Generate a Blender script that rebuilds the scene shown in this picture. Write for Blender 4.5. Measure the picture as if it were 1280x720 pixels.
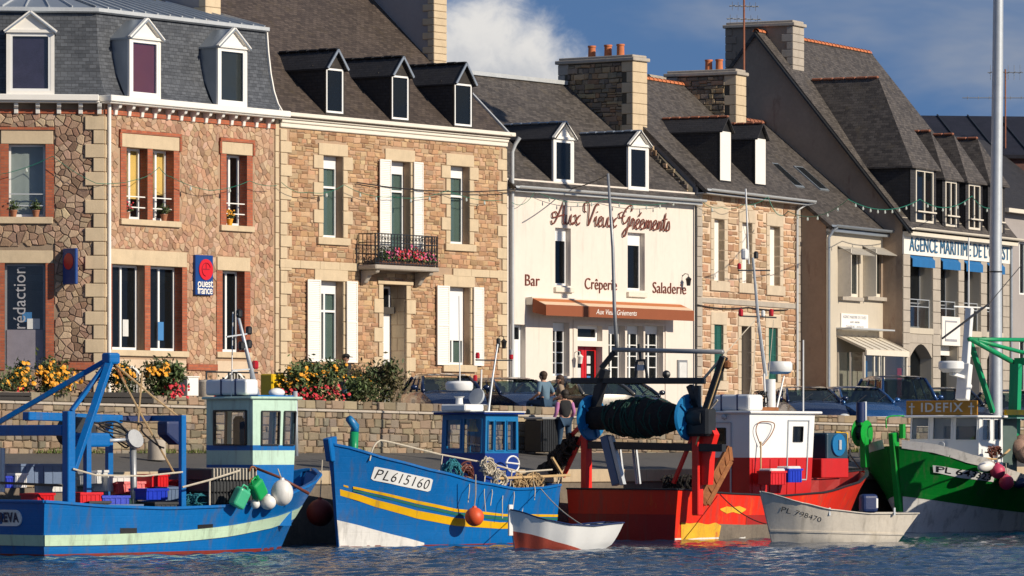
import bpy, bmesh, math, random
from mathutils import Vector, Matrix, noise
R = math.radians
for o in list(bpy.data.objects): bpy.data.objects.remove(o)
scene = bpy.context.scene
COL = scene.collection
random.seed(7)
# ---------------------------------------------------------------- camera
FP, ZC, HY = 6000.0, 2.2, 560.0            # focal length in photo pixels, eye height above water, horizon row
cam_d = bpy.data.cameras.new('camera'); cam = bpy.data.objects.new('camera', cam_d); COL.objects.link(cam)
cam_d.sensor_width = 36; cam_d.lens = FP/1280*36; cam_d.shift_y = (HY-360)/1280
cam_d.clip_start = 1; cam_d.clip_end = 6000
cam.location = (0, 0, ZC); cam.rotation_euler = (R(90), 0, 0); scene.camera = cam
# ---------------------------------------------------------------- sun and sky
SUN_AZ = Vector((.87, -.49, 0)).normalized(); SUN_EL = R(25)
to_sun = Vector((SUN_AZ.x*math.cos(SUN_EL), SUN_AZ.y*math.cos(SUN_EL), math.sin(SUN_EL)))
sd = bpy.data.lights.new('sun', 'SUN'); sd.energy = 4.6; sd.angle = R(.5); sd.color = (1, .89, .73)
sun = bpy.data.objects.new('sun', sd); COL.objects.link(sun)
sun.rotation_euler = (-to_sun).to_track_quat('-Z', 'Y').to_euler()
scene.view_settings.view_transform = 'Standard'; scene.view_settings.look = 'None'
scene.view_settings.exposure = .12; scene.view_settings.gamma = 1; scene.view_settings.use_curve_mapping = False
scene.render.resolution_x, scene.render.resolution_y = 1024, 576

class NT:
    """small node-tree helper"""
    def __init__(s, tree): s.t = tree; s.n = tree.nodes; s.l = tree.links
    def add(s, typ, ins=None, **kw):
        n = s.n.new(typ)
        for k, v in kw.items(): setattr(n, k, v)
        for k, v in (ins or {}).items(): s.put(n.inputs[k], v)
        return n
    def put(s, sock, v):
        if isinstance(v, bpy.types.NodeSocket): s.l.new(v, sock)
        elif isinstance(v, bpy.types.Node): s.l.new(v.outputs[0], sock)
        else: sock.default_value = v
    def math(s, op, a, b=0.0, clamp=False):
        n = s.n.new('ShaderNodeMath'); n.operation = op; n.use_clamp = clamp
        s.put(n.inputs[0], a); s.put(n.inputs[1], b); return n.outputs[0]
    def mix(s, f, a, b, blend='MIX'):
        n = s.n.new('ShaderNodeMix'); n.data_type = 'RGBA'; n.blend_type = blend
        s.put(n.inputs[0], f); s.put(n.inputs[6], c4(a)); s.put(n.inputs[7], c4(b)); return n.outputs[2]
    def mapr(s, v, a, b, c=0.0, d=1.0, smooth=True):
        n = s.n.new('ShaderNodeMapRange'); n.interpolation_type = 'SMOOTHSTEP' if smooth else 'LINEAR'
        s.put(n.inputs[0], v)
        for i, q in enumerate((a, b, c, d)): n.inputs[1+i].default_value = q
        return n.outputs[0]
    def noise(s, vec, scale, detail=3, rough=.55, dist=0):
        n = s.n.new('ShaderNodeTexNoise'); s.put(n.inputs['Vector'], vec)
        n.inputs['Scale'].default_value = scale; n.inputs['Detail'].default_value = detail
        n.inputs['Roughness'].default_value = rough; n.inputs['Distortion'].default_value = dist
        return n.outputs[0]
def c4(c):
    if isinstance(c, (tuple, list)) and len(c) == 3: return (*c, 1)
    return c

world = bpy.data.worlds.new('World'); scene.world = world; world.use_nodes = True
w = NT(world.node_tree); w.n.clear()
tc = w.add('ShaderNodeTexCoord')
sep = w.add('ShaderNodeSeparateXYZ', {0: tc.outputs['Generated']})
# clear air: the sky keeps its blue down to the roofs, so the look-up is lifted a little over the whole dome
lift = w.add('ShaderNodeVectorMath', {0: tc.outputs['Generated'], 1: (0, 0, .36)}, operation='ADD')
nrm = w.add('ShaderNodeVectorMath', {0: lift.outputs[0]}, operation='NORMALIZE')
sky = w.add('ShaderNodeTexSky', {0: nrm.outputs[0]}); sky.sky_type = 'NISHITA'; sky.sun_disc = False
sky.sun_elevation = SUN_EL; sky.sun_rotation = math.atan2(SUN_AZ.x, SUN_AZ.y)
sky.air_density = 1.0; sky.dust_density = .25; sky.ozone_density = 2.2
# clouds: a heaped white one low over the roofs and thin grey veils, laid out by compass direction
yy = w.math('MAXIMUM', w.math('ABSOLUTE', sep.outputs[1]), .02)
az = w.math('MULTIPLY', w.math('DIVIDE', sep.outputs[0], yy), 10.0)
el = w.math('MULTIPLY', w.math('DIVIDE', sep.outputs[2], yy), 10.0)
cv = w.add('ShaderNodeCombineXYZ', {0: az, 1: el, 2: w.math('MULTIPLY', w.math('SIGN', sep.outputs[1]), 3.0)})
n1 = w.noise(cv, 5.0, 6, .58, .3)
n2 = w.noise(cv, 17.0, 6, .6, .5)
nn = w.math('ADD', w.math('MULTIPLY', w.math('SUBTRACT', n1, .5), .34), w.math('MULTIPLY', w.math('SUBTRACT', n2, .5), .17))
# heap: centre left of the view axis, flat base hidden by the roofs
hx = w.math('DIVIDE', w.math('ADD', az, .05), .25); hy = w.math('DIVIDE', w.math('SUBTRACT', el, .66), .29)
dist = w.math('SQRT', w.math('ADD', w.math('POWER', hx, 2.0), w.math('POWER', w.math('ABSOLUTE', hy), 2.0)))
slope = w.math('ADD', dist, w.math('MULTIPLY', hx, .12))
heap = w.mapr(w.math('ADD', slope, w.math('MULTIPLY', nn, -2.6)), .70, 1.22, 1, 0)
front = w.math('GREATER_THAN', sep.outputs[1], 0.0)
heap = w.math('MULTIPLY', heap, front)
shade = w.mapr(w.math('ADD', w.math('ADD', el, w.math('MULTIPLY', az, .25)), w.math('MULTIPLY', nn, .9)), .66, .88, 0, 1)
vn = w.noise(w.add('ShaderNodeMapping', {0: cv, 'Scale': (.55, 1.6, 1), 'Location': (1.7, .4, 0)}), 2.1, 5, .55, .2)
veil = w.math('MULTIPLY', w.mapr(vn, .42, .74, 0, .85), w.mapr(el, .2, 1.1, .55, 1))
skyc = w.mix(.62, sky.outputs[0], w.mix(1, sky.outputs[0], (.62, .86, 1.12), 'MULTIPLY'))
veilc = w.mix(veil, skyc, (3.3, 3.55, 4.1))
cloudc = w.mix(shade, (3.9, 4.2, 4.8), (7.6, 7.4, 7.1))
full = w.mix(w.math('MULTIPLY', heap, .96), veilc, cloudc)
bg = w.add('ShaderNodeBackground', {0: full, 1: .096})
w.add('ShaderNodeOutputWorld', {0: bg.outputs[0]})

# ---------------------------------------------------------------- materials
MATS = {}
def newmat(name):
    m = bpy.data.materials.new(name); m.use_nodes = True
    t = NT(m.node_tree); b = t.n['Principled BSDF']; MATS[name] = m
    return m, t, b
def pm(name, col, rough=.6, metal=0.0, var=.14, scale=3.0, bump=.12, bscale=40.0, wear=None, wamt=.6, spec=.5, streak=1.0, attr=None, coat=0, dirt=0, seam=0):
    """painted / mineral surface: colour drift at two scales, fine relief, optional worn or stained patches"""
    if name in MATS: return MATS[name]
    m, t, b = newmat(name)
    pos = t.add('ShaderNodeNewGeometry').outputs['Position']
    base = c4(col)
    if attr: base = t.add('ShaderNodeAttribute', attribute_name=attr).outputs[0]
    a = t.noise(pos, scale, 4, .6); f = t.noise(pos, scale*9, 3, .6)
    v = t.math('ADD', t.math('MULTIPLY', t.math('SUBTRACT', a, .5), var*3.2), t.math('MULTIPLY', t.math('SUBTRACT', f, .5), var*2.0))
    k = t.math('ADD', 1.0, v)
    cc = t.add('ShaderNodeCombineColor', {0: k, 1: k, 2: k})
    colr = t.mix(1.0, base, cc.outputs[0], 'MULTIPLY')
    if wear:
        mp = t.add('ShaderNodeMapping', {0: pos, 'Scale': (1, 1, streak)})
        wn = t.noise(mp.outputs[0], 2.6, 6, .68, .4)
        colr = t.mix(t.math('MULTIPLY', t.mapr(wn, .56, .70, 0, 1), wamt), colr, wear)
    if dirt:
        mp = t.add('ShaderNodeMapping', {0: pos, 'Scale': (1, 1, .12)})
        dn = t.noise(mp.outputs[0], 5.0, 5, .65, .3)
        colr = t.mix(t.math('MULTIPLY', t.mapr(dn, .5, .72, 0, 1), dirt), colr, (.10, .085, .07))
    t.put(b.inputs['Base Color'], colr)
    b.inputs['Metallic'].default_value = metal
    t.put(b.inputs['Roughness'], t.math('ADD', rough, t.math('MULTIPLY', t.math('SUBTRACT', f, .5), .25), True))
    b.inputs['Specular IOR Level'].default_value = spec
    if coat: b.inputs['Coat Weight'].default_value = coat; b.inputs['Coat Roughness'].default_value = .08
    if bump:
        bn = t.noise(pos, bscale, 4, .6)
        if seam:
            zz_ = t.math('ADD', t.add('ShaderNodeSeparateXYZ', {0: pos}).outputs[2], t.math('MULTIPLY', a, .06)); ln_ = t.math('ABSOLUTE', t.math('SUBTRACT', t.math('FRACT', t.math('DIVIDE', zz_, seam)), .5))
            bn = t.math('SUBTRACT', bn, t.math('MULTIPLY', t.mapr(ln_, .44, .5, 0, 1), 1.6))
        bp = t.add('ShaderNodeBump', {'Height': bn, 'Strength': bump, 'Distance': .03})
        t.put(b.inputs['Normal'], bp.outputs[0])
    return m
def slate(name, c1, c2, w_=.22, h_=.11, moss=(.07, .06, .03), mamt=.3, rough=.62):
    """courses of small slates; uses the object's own axes (x along the eave)"""
    if name in MATS: return MATS[name]
    m, t, b = newmat(name)
    co = t.add('ShaderNodeTexCoord').outputs['UV']
    pos = t.add('ShaderNodeNewGeometry').outputs['Position']
    br = t.add('ShaderNodeTexBrick', {'Vector': co, 'Color1': c4(c1), 'Color2': c4(c2), 'Mortar': (c1[0]*.3, c1[1]*.3, c1[2]*.3, 1),
               'Scale': 1.0, 'Mortar Size': .006, 'Bias': -.1, 'Brick Width': w_, 'Row Height': h_})
    a = t.noise(pos, 1.1, 5, .62); f = t.noise(pos, 14, 3, .6)
    k = t.math('ADD', 1.0, t.math('ADD', t.math('MULTIPLY', t.math('SUBTRACT', a, .5), .7), t.math('MULTIPLY', t.math('SUBTRACT', f, .5), .6)))
    cc = t.add('ShaderNodeCombineColor', {0: k, 1: k, 2: k})
    colr = t.mix(1.0, br.outputs[0], cc.outputs[0], 'MULTIPLY')
    mo = t.mapr(t.noise(pos, 2.3, 6, .7), .52, .72, 0, mamt)
    colr = t.mix(mo, colr, moss)
    t.put(b.inputs['Base Color'], colr); b.inputs['Roughness'].default_value = rough; b.inputs['Specular IOR Level'].default_value = .35
    bp = t.add('ShaderNodeBump', {'Height': t.math('ADD', t.math('MULTIPLY', br.outputs[1], -1.0), t.math('MULTIPLY', f, .5)), 'Strength': .5, 'Distance': .02})
    t.put(b.inputs['Normal'], bp.outputs[0])
    return m
def brickmat(name, c1, c2, mortar, bw=.22, rh=.075):
    if name in MATS: return MATS[name]
    m, t, b = newmat(name)
    co = t.add('ShaderNodeTexCoord').outputs['UV']
    pos = t.add('ShaderNodeNewGeometry').outputs['Position']
    br = t.add('ShaderNodeTexBrick', {'Vector': co, 'Color1': c4(c1), 'Color2': c4(c2), 'Mortar': c4(mortar), 'Scale': 1.0,
               'Mortar Size': .007, 'Brick Width': bw, 'Row Height': rh})
    a = t.noise(pos, 7, 4, .6); k = t.math('ADD', .72, t.math('MULTIPLY', a, .56))
    cc = t.add('ShaderNodeCombineColor', {0: k, 1: k, 2: k})
    t.put(b.inputs['Base Color'], t.mix(1.0, br.outputs[0], cc.outputs[0], 'MULTIPLY')); b.inputs['Roughness'].default_value = .85
    bp = t.add('ShaderNodeBump', {'Height': t.math('MULTIPLY', br.outputs[1], -1.0), 'Strength': .6, 'Distance': .012})
    t.put(b.inputs['Normal'], bp.outputs[0]); return m
def glassmat(name, tint=(.75, .8, .8), dark=.35, rough=.02):
    """window glass: see-through with a sky reflection that grows at grazing angles"""
    if name in MATS: return MATS[name]
    m, t, b = newmat(name); t.n.remove(b)
    lw = t.add('ShaderNodeLayerWeight', {'Blend': .5}); fr = t.math('ADD', .045, t.math('MULTIPLY', t.math('POWER', lw.outputs['Facing'], 5.0), .95), True)
    tr = t.add('ShaderNodeBsdfTransparent', {0: c4(tint)}); gl = t.add('ShaderNodeBsdfGlossy', {0: (.9, .95, 1, 1), 'Roughness': rough})
    mx = t.add('ShaderNodeMixShader', {0: fr, 1: tr.outputs[0], 2: gl.outputs[0]})
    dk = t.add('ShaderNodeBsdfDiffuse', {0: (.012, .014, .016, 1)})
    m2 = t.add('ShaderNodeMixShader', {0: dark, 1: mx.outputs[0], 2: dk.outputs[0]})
    t.put(t.n['Material Output'].inputs[0], m2.outputs[0]); return m

pm('stone', (.4, .3, .2), .88, var=.13, scale=4, bump=.55, bscale=22, attr='tint', wear=(.50, .365, .26), wamt=.30)
pm('mortar_pale', (.40, .275, .18), .95, var=.12, scale=5, bump=.3, bscale=60)
pm('mortar_brown', (.27, .20, .14), .95, var=.2, scale=4, bump=.3, bscale=60)
pm('mortar_white', (.62, .48, .35), .95, var=.1, scale=5, bump=.3, bscale=60)
pm('mortar_dark', (.10, .085, .06), .95, var=.2, scale=4, bump=.3, bscale=60)
pm('dressed_stone', (.56, .44, .29), .85, var=.12, scale=2.5, bump=.18, bscale=30, dirt=.12)
pm('grey_granite', (.40, .35, .29), .85, var=.14, scale=3, bump=.25, bscale=45, dirt=.15)
pm('plaster_pale', (.58, .45, .32), .9, var=.09, scale=1.4, bump=.15, bscale=30, dirt=.1)
pm('render_white', (.70, .625, .55), .9, var=.05, scale=.6, bump=.14, bscale=50, dirt=.13)
pm('render_beige', (.50, .44, .35), .92, var=.06, scale=.9, bump=.12, bscale=60, dirt=.10)
pm('render_brown', (.34, .25, .18), .92, var=.16, scale=.8, bump=.2, bscale=30, wear=(.20, .11, .075), wamt=.6, streak=.25)
pm('render_grey', (.33, .30, .29), .92, var=.1, scale=.8, bump=.15, bscale=40)
pm('white_paint', (.80, .77, .71), .5, var=.04, scale=2, bump=.04)
pm('white_pvc', (.80, .80, .78), .35, var=.02, scale=2, bump=0)
pm('cream_wood', (.68, .62, .52), .55, var=.08, scale=6, bump=.08)
pm('zinc', (.34, .38, .42), .42, .55, var=.1, scale=2, bump=.06)
pm('zinc_pale', (.52, .54, .55), .5, .3, var=.1, scale=2, bump=.06)
pm('grey_metal', (.30, .31, .32), .45, .4, var=.1, scale=3, bump=.05)
pm('galvanised', (.47, .50, .53), .5, .35, var=.1, scale=4, bump=.05)
pm('dark_metal', (.025, .027, .03), .45, .3, var=.2, scale=4, bump=.08)
pm('iron_black', (.02, .024, .03), .5, .2, var=.2, scale=4, bump=.05)
pm('terracotta', (.52, .16, .06), .8, var=.2, scale=6, bump=.15)
pm('terracotta_dark', (.30, .11, .06), .85, var=.3, scale=6, bump=.2)
brickmat('brick', (.42, .115, .05), (.31, .075, .035), (.26, .13, .085))
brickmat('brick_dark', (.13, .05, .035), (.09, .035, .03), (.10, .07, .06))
slate('slate_blue', (.098, .106, .120), (.050, .055, .064), .2, .10, moss=(.11, .11, .11), mamt=.35, rough=.5)
slate('slate_brown', (.090, .068, .055), (.042, .031, .026), .2, .10, moss=(.085, .062, .035), mamt=.5)
slate('slate_grey', (.104, .090, .080), (.044, .038, .035), .2, .10, moss=(.115, .092, .062), mamt=.5)
slate('slate_dark', (.036, .034, .036), (.026, .025, .027), .2, .10, moss=(.05, .042, .03), mamt=.3)
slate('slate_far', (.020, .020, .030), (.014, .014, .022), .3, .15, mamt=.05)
glassmat('pane', (.90, .93, .93), .16)
glassmat('pane_dark', (.80, .84, .85), .45)
glassmat('pane_clear', (.97, .98, .98), .03)
glassmat('car_glass', (.74, .84, .80), .22)
pm('curtain_white', (.62, .64, .60), .9, var=.06, scale=3, bump=.1, bscale=14)
pm('curtain_green', (.20, .28, .24), .9, var=.1, scale=3, bump=.1)
pm('curtain_ochre', (.75, .50, .14), .8, var=.06, scale=3, bump=.05)
pm('curtain_purple', (.115, .02, .035), .9, var=.1, scale=3, bump=.05)
pm('curtain_violet', (.10, .075, .15), .9, var=.3, scale=2, bump=.05)
pm('curtain_grey', (.06, .062, .055), .9, var=.1, scale=3, bump=.05)
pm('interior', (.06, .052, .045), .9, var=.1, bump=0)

# ---------------------------------------------------------------- frames and mesh builder
class Fr:
    """upright frame: local x along a facade or a keel, y to its left, z up; photo columns/rows become local x and z"""
    def __init__(s, x, y, deg): s.x, s.y, s.deg = x, y, deg; s.c, s.sn = math.cos(R(deg)), math.sin(R(deg))
    def o(s, yy): return s.x-s.sn*yy, s.y+s.c*yy
    def S(s, px, yy=0.0):
        k = (px-640)/FP; X, Y = s.o(yy); return (k*Y-X)/(s.c-k*s.sn)
    def Z(s, px, py, yy=0.0):
        X, Y = s.o(yy); return ZC+(HY-py)/FP*(Y+s.sn*s.S(px, yy))
    def P(s, px, py, yy=0.0): return Vector((s.S(px, yy), yy, s.Z(px, py, yy)))
    def Y(s, px, x):                       # local y on the cross plane local x = const
        k = (px-640)/FP; X, Y = s.x+s.c*x, s.y+s.sn*x; return (X-k*Y)/(s.sn+k*s.c)
    def PX(s, px, py, x):
        y = s.Y(px, x); return Vector((x, y, ZC+(HY-py)/FP*(s.y+s.sn*x+s.c*y)))
    def W(s, x, y, z=0.0): return Vector((s.x+s.c*x-s.sn*y, s.y+s.sn*x+s.c*y, z))
    def at(s, px, yy=0.0, deg=None):       # new frame with its origin moved along this one
        t = s.S(px, yy); q = s.W(t, yy); return Fr(q.x, q.y, s.deg if deg is None else deg)
    def mpx(s, px, yy=0.0): return (s.o(yy)[1]+s.sn*s.S(px, yy))/FP      # metres per photo pixel there

def V(*a): return Vector(a)
class MB:
    def __init__(s): s.v = []; s.f = []; s.t = []; s.cur = None
    def add(s, vs, fs):
        n = len(s.v); s.v += [tuple(v) for v in vs]; s.f += [tuple(i+n for i in f) for f in fs]
        if s.cur is not None: s.t += [s.cur]*len(vs)
        return s
    def box(s, x0, x1, y0, y1, z0, z1, M=None):
        vs = [Vector((x, y, z)) for z in (z0, z1) for y in (y0, y1) for x in (x0, x1)]
        if M: vs = [M@v for v in vs]
        return s.add(vs, [(0, 2, 3, 1), (4, 5, 7, 6), (0, 1, 5, 4), (2, 6, 7, 3), (0, 4, 6, 2), (1, 3, 7, 5)])
    def prism(s, a, b):
        """two matching outlines joined and capped"""
        n = len(a)
        return s.add(list(a)+list(b), [tuple(range(n))[::-1], tuple(range(n, 2*n))]+[(i, (i+1) % n, n+(i+1) % n, n+i) for i in range(n)])
    def ext(s, poly, y0, y1):              # outline in x,z pushed along y
        return s.prism([(p[0], y0, p[1]) for p in poly], [(p[0], y1, p[1]) for p in poly])
    def extx(s, poly, x0, x1):             # outline in y,z pushed along x
        return s.prism([(x0, p[0], p[1]) for p in poly], [(x1, p[0], p[1]) for p in poly])
    def bar(s, p, q, wd, hg=None, up=(0, 0, 1)):
        p, q = Vector(p), Vector(q); d = (q-p).normalized(); u = Vector(up)
        if abs(d.dot(u)) > .95: u = Vector((1, 0, 0))
        a = d.cross(u).normalized(); b = a.cross(d).normalized(); hg = hg or wd
        o = [a*(wd/2)*i+b*(hg/2)*j for i, j in ((-1, -1), (1, -1), (1, 1), (-1, 1))]
        return s.prism([p+k for k in o], [q+k for k in o])
    def tube(s, pts, r, n=6, cap=True):
        pts = [Vector(p) for p in pts]; rings = []; ref = None
        for i, p in enumerate(pts):
            d = (pts[min(i+1, len(pts)-1)]-pts[max(i-1, 0)])
            d = d.normalized() if d.length > 1e-6 else Vector((0, 0, 1))
            if ref is None: ref = Vector((0, 0, 1)) if abs(d.z) < .9 else Vector((1, 0, 0))
            a = d.cross(ref).normalized(); b = a.cross(d).normalized(); ref = b
            rr = r[i] if isinstance(r, (list, tuple)) else r
            rings.append([p+(a*math.cos(k*2*math.pi/n)+b*math.sin(k*2*math.pi/n))*rr for k in range(n)])
        return s.rings(rings, cap)
    def rings(s, rings, cap=True, closed=True):
        n = len(rings[0]); vs = [v for r in rings for v in r]; fs = []
        for i in range(len(rings)-1):
            for k in range(n if closed else n-1):
                k2 = (k+1) % n; fs.append((i*n+k, i*n+k2, (i+1)*n+k2, (i+1)*n+k))
        if cap and closed: fs += [tuple(range(n))[::-1], tuple((len(rings)-1)*n+k for k in range(n))]
        return s.add(vs, fs)
    def lathe(s, c, prof, n=16, M=None):
        c = Vector(c); rr = []
        for r, z in prof:
            ring = [Vector((math.cos(k*2*math.pi/n)*max(r, 1e-4), math.sin(k*2*math.pi/n)*max(r, 1e-4), z)) for k in range(n)]
            rr.append([c+(M@v if M else v) for v in ring])
        return s.rings(rr, True)
    def ball(s, c, r, n=14, m=8, M=None):
        r = (r, r, r) if not isinstance(r, (tuple, list)) else r; c = Vector(c); rr = []
        for i in range(m+1):
            a = math.pi*i/m-math.pi/2; q = max(math.cos(a), .02)
            ring = [Vector((math.cos(k*2*math.pi/n)*q*r[0], math.sin(k*2*math.pi/n)*q*r[1], math.sin(a)*r[2])) for k in range(n)]
            rr.append([c+(M@v if M else v) for v in ring])
        return s.rings(rr, True)
    def wallgrid(s, x0, x1, z0, z1, holes, dep, y=0.0):
        """front sheet with openings; reveals run back by dep"""
        xs = sorted({x0, x1}|{max(x0, min(x1, h[i])) for h in holes for i in (0, 1)}); zs = sorted({z0, z1}|{max(z0, min(z1, h[i])) for h in holes for i in (2, 3)})
        for a, b in zip(xs, xs[1:]):
            for c, d in zip(zs, zs[1:]):
                mx, mz = (a+b)/2, (c+d)/2
                if any(h[0] < mx < h[1] and h[2] < mz < h[3] for h in holes): continue
                s.add([(a, y, c), (b, y, c), (b, y, d), (a, y, d)], [(0, 1, 2, 3)])
        for h in holes:
            a, b, c, d = h[:4]; e = y+(h[4] if len(h) > 4 else dep)
            s.add([(a, y, c), (a, e, c), (a, e, d), (a, y, d)], [(0, 1, 2, 3)]); s.add([(b, y, c), (b, y, d), (b, e, d), (b, e, c)], [(0, 1, 2, 3)])
            s.add([(a, y, c), (b, y, c), (b, e, c), (a, e, c)], [(0, 1, 2, 3)]); s.add([(a, y, d), (a, e, d), (b, e, d), (b, y, d)], [(0, 1, 2, 3)])
        return s
    def build(s, name, mat, parent=None, smooth=False, bevel=0, uv=None, fix=True, segs=1):
        me = bpy.data.meshes.new(name); me.from_pydata(s.v, [], s.f)
        if s.t and len(s.t) == len(s.v):
            at = me.attributes.new('tint', 'FLOAT_COLOR', 'POINT')
            at.data.foreach_set('color', [k for c in s.t for k in (*c[:3], 1.0)])
        if fix:
            bm = bmesh.new(); bm.from_mesh(me); bmesh.ops.recalc_face_normals(bm, faces=bm.faces); bm.to_mesh(me); bm.free()
        if uv: boxuv(me)
        me.materials.append(MATS[mat] if isinstance(mat, str) else mat)
        if smooth: me.shade_smooth() if smooth is True else me.set_sharp_from_angle(angle=R(smooth))
        if smooth and smooth is not True: 
            for p in me.polygons: p.use_smooth = True
        o = bpy.data.objects.new(name, me); COL.objects.link(o)
        if parent: o.parent = parent
        if bevel:
            b = o.modifiers.new('bevel', 'BEVEL'); b.width = bevel; b.segments = segs; b.limit_method = 'ANGLE'; b.angle_limit = R(40)
        return o
def boxuv(me):
    """uv in metres: along the horizontal of each face and up its slope"""
    lay = me.uv_layers.new(name='UVMap')
    for p in me.polygons:
        n = p.normal; h = Vector((0, 0, 1)).cross(n)
        h = Vector((1, 0, 0)) if h.length < 1e-4 else h.normalized()
        u = n.cross(h).normalized()
        for li in p.loop_indices:
            co = me.vertices[me.loops[li].vertex_index].co; lay.data[li].uv = (co.dot(h), co.dot(u))
def tag(o, label=None, cat=None, group=None, kind=None):
    if label: o['label'] = label
    if cat: o['category'] = cat
    if group: o['group'] = group
    if kind: o['kind'] = kind
    return o
def thing(name, label, cat, fr=None, loc=None, rz=0, group=None):
    o = bpy.data.objects.new(name, None); COL.objects.link(o); o.empty_display_size = .3
    if fr: o.location = (fr.x, fr.y, 0); o.rotation_euler.z = R(fr.deg)
    if loc is not None: o.location = loc; o.rotation_euler.z = rz
    return tag(o, label, cat, group)
def copy_tree(o, parent=None):
    c = o.copy(); COL.objects.link(c); c.parent = parent
    for ch in o.children: copy_tree(ch, c)
    return c
def text(s, size, mat, parent, loc, rot, name='lettering', extrude=.01, shear=0, sx=1.0, align='CENTER', spacing=1.0, bold=0, M=None):
    cu = bpy.data.curves.new('t', 'FONT'); cu.body = s; cu.size = size; cu.extrude = extrude; cu.shear = shear
    cu.align_x = align; cu.align_y = 'CENTER'; cu.space_character = spacing; cu.offset = bold; cu.resolution_u = 3
    t = bpy.data.objects.new('t', cu); COL.objects.link(t)
    dg = bpy.context.evaluated_depsgraph_get(); me = bpy.data.meshes.new_from_object(t.evaluated_get(dg))
    bpy.data.objects.remove(t); me.transform(Matrix.Diagonal((sx, 1, 1, 1))); me.materials.clear(); me.materials.append(MATS[mat] if isinstance(mat, str) else mat)
    if M: me.transform(M)
    o = bpy.data.objects.new(name, me); COL.objects.link(o); o.parent = parent
    if M is None: o.location = loc; o.rotation_euler = rot
    return o
FACE = (R(90), 0, 0)                       # lettering upright on a facade, read from outside
def strokes(lines, r, mat, parent, name, y, n=5, flat=.5):
    m = MB()
    for ln in lines: m.tube([(p[0], y, p[1]) for p in smooth_line(ln)], r, n)
    return m.build(name, mat, parent, smooth=True)
def smooth_line(p, k=4):
    if len(p) < 3: return p
    q = [p[0]]+list(p)+[p[-1]]; out = []
    for i in range(1, len(q)-2):
        for j in range(k):
            t = j/k; out.append(tuple(.5*((2*q[i][c])+(-q[i-1][c]+q[i+1][c])*t+(2*q[i-1][c]-5*q[i][c]+4*q[i+1][c]-q[i+2][c])*t*t+(-q[i-1][c]+3*q[i][c]-3*q[i+1][c]+q[i+2][c])*t**3) for c in range(len(q[0]))))
    return out+[p[-1]]

# ---------------------------------------------------------------- masonry
def clip(poly, nx, nz, d):
    """keep the part of a convex outline where nx*x+nz*z <= d"""
    out = []; n = len(poly)
    for i in range(n):
        a, b = poly[i], poly[(i+1) % n]; da = nx*a[0]+nz*a[1]-d; db = nx*b[0]+nz*b[1]-d
        if da <= 0: out.append(a)
        if (da < 0 < db) or (db < 0 < da):
            t = da/(da-db); out.append((a[0]+(b[0]-a[0])*t, a[1]+(b[1]-a[1])*t))
    return out
def area(p): return abs(sum(p[i][0]*p[(i+1) % len(p)][1]-p[(i+1) % len(p)][0]*p[i][1] for i in range(len(p))))/2
def inset(poly, d):
    n = len(poly); sgn = 1 if sum(poly[i][0]*poly[(i+1) % n][1]-poly[(i+1) % n][0]*poly[i][1] for i in range(n)) > 0 else -1
    out = list(poly)
    for i in range(n):
        a, b = poly[i], poly[(i+1) % n]; ex, ez = b[0]-a[0], b[1]-a[1]; L = math.hypot(ex, ez)
        if L < 1e-5: continue
        nx, nz = ez/L*sgn, -ex/L*sgn; out = clip(out, nx, nz, nx*a[0]+nz*a[1]-d)
        if len(out) < 3: return []
    return out
PAL = {
 'rose': [(0.437, 0.265, 0.164), (0.465, 0.298, 0.193), (0.409, 0.239, 0.148), (0.493, 0.332, 0.217), (0.437, 0.281, 0.176), (0.502, 0.349, 0.234), (0.372, 0.210, 0.131), (0.456, 0.269, 0.164)],
 'brown': [(.34, .22, .15), (.40, .27, .18), (.29, .185, .125), (.44, .31, .21), (.36, .25, .17), (.46, .34, .23), (.25, .15, .10)],
 'gold': [(0.465, 0.288, 0.156), (0.427, 0.254, 0.135), (0.494, 0.323, 0.180), (0.399, 0.228, 0.123), (0.475, 0.305, 0.172), (0.437, 0.245, 0.135), (0.361, 0.202, 0.107), (0.513, 0.348, 0.205)],
 'tan':  [(0.470, 0.282, 0.162), (0.412, 0.235, 0.133), (0.510, 0.329, 0.199), (0.372, 0.211, 0.119), (0.451, 0.301, 0.190), (0.529, 0.367, 0.237)],
 'quay': [(0.234, 0.187, 0.128), (0.281, 0.218, 0.148), (0.203, 0.160, 0.112), (0.304, 0.218, 0.144), (0.226, 0.187, 0.144), (0.265, 0.191, 0.120), (0.172, 0.144, 0.108), (0.312, 0.250, 0.172)],
 'soot': [(.30, .22, .14), (.36, .26, .16), (.22, .175, .125), (.40, .29, .17), (.26, .21, .16), (.33, .21, .12), (.17, .14, .11)],
}
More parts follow.
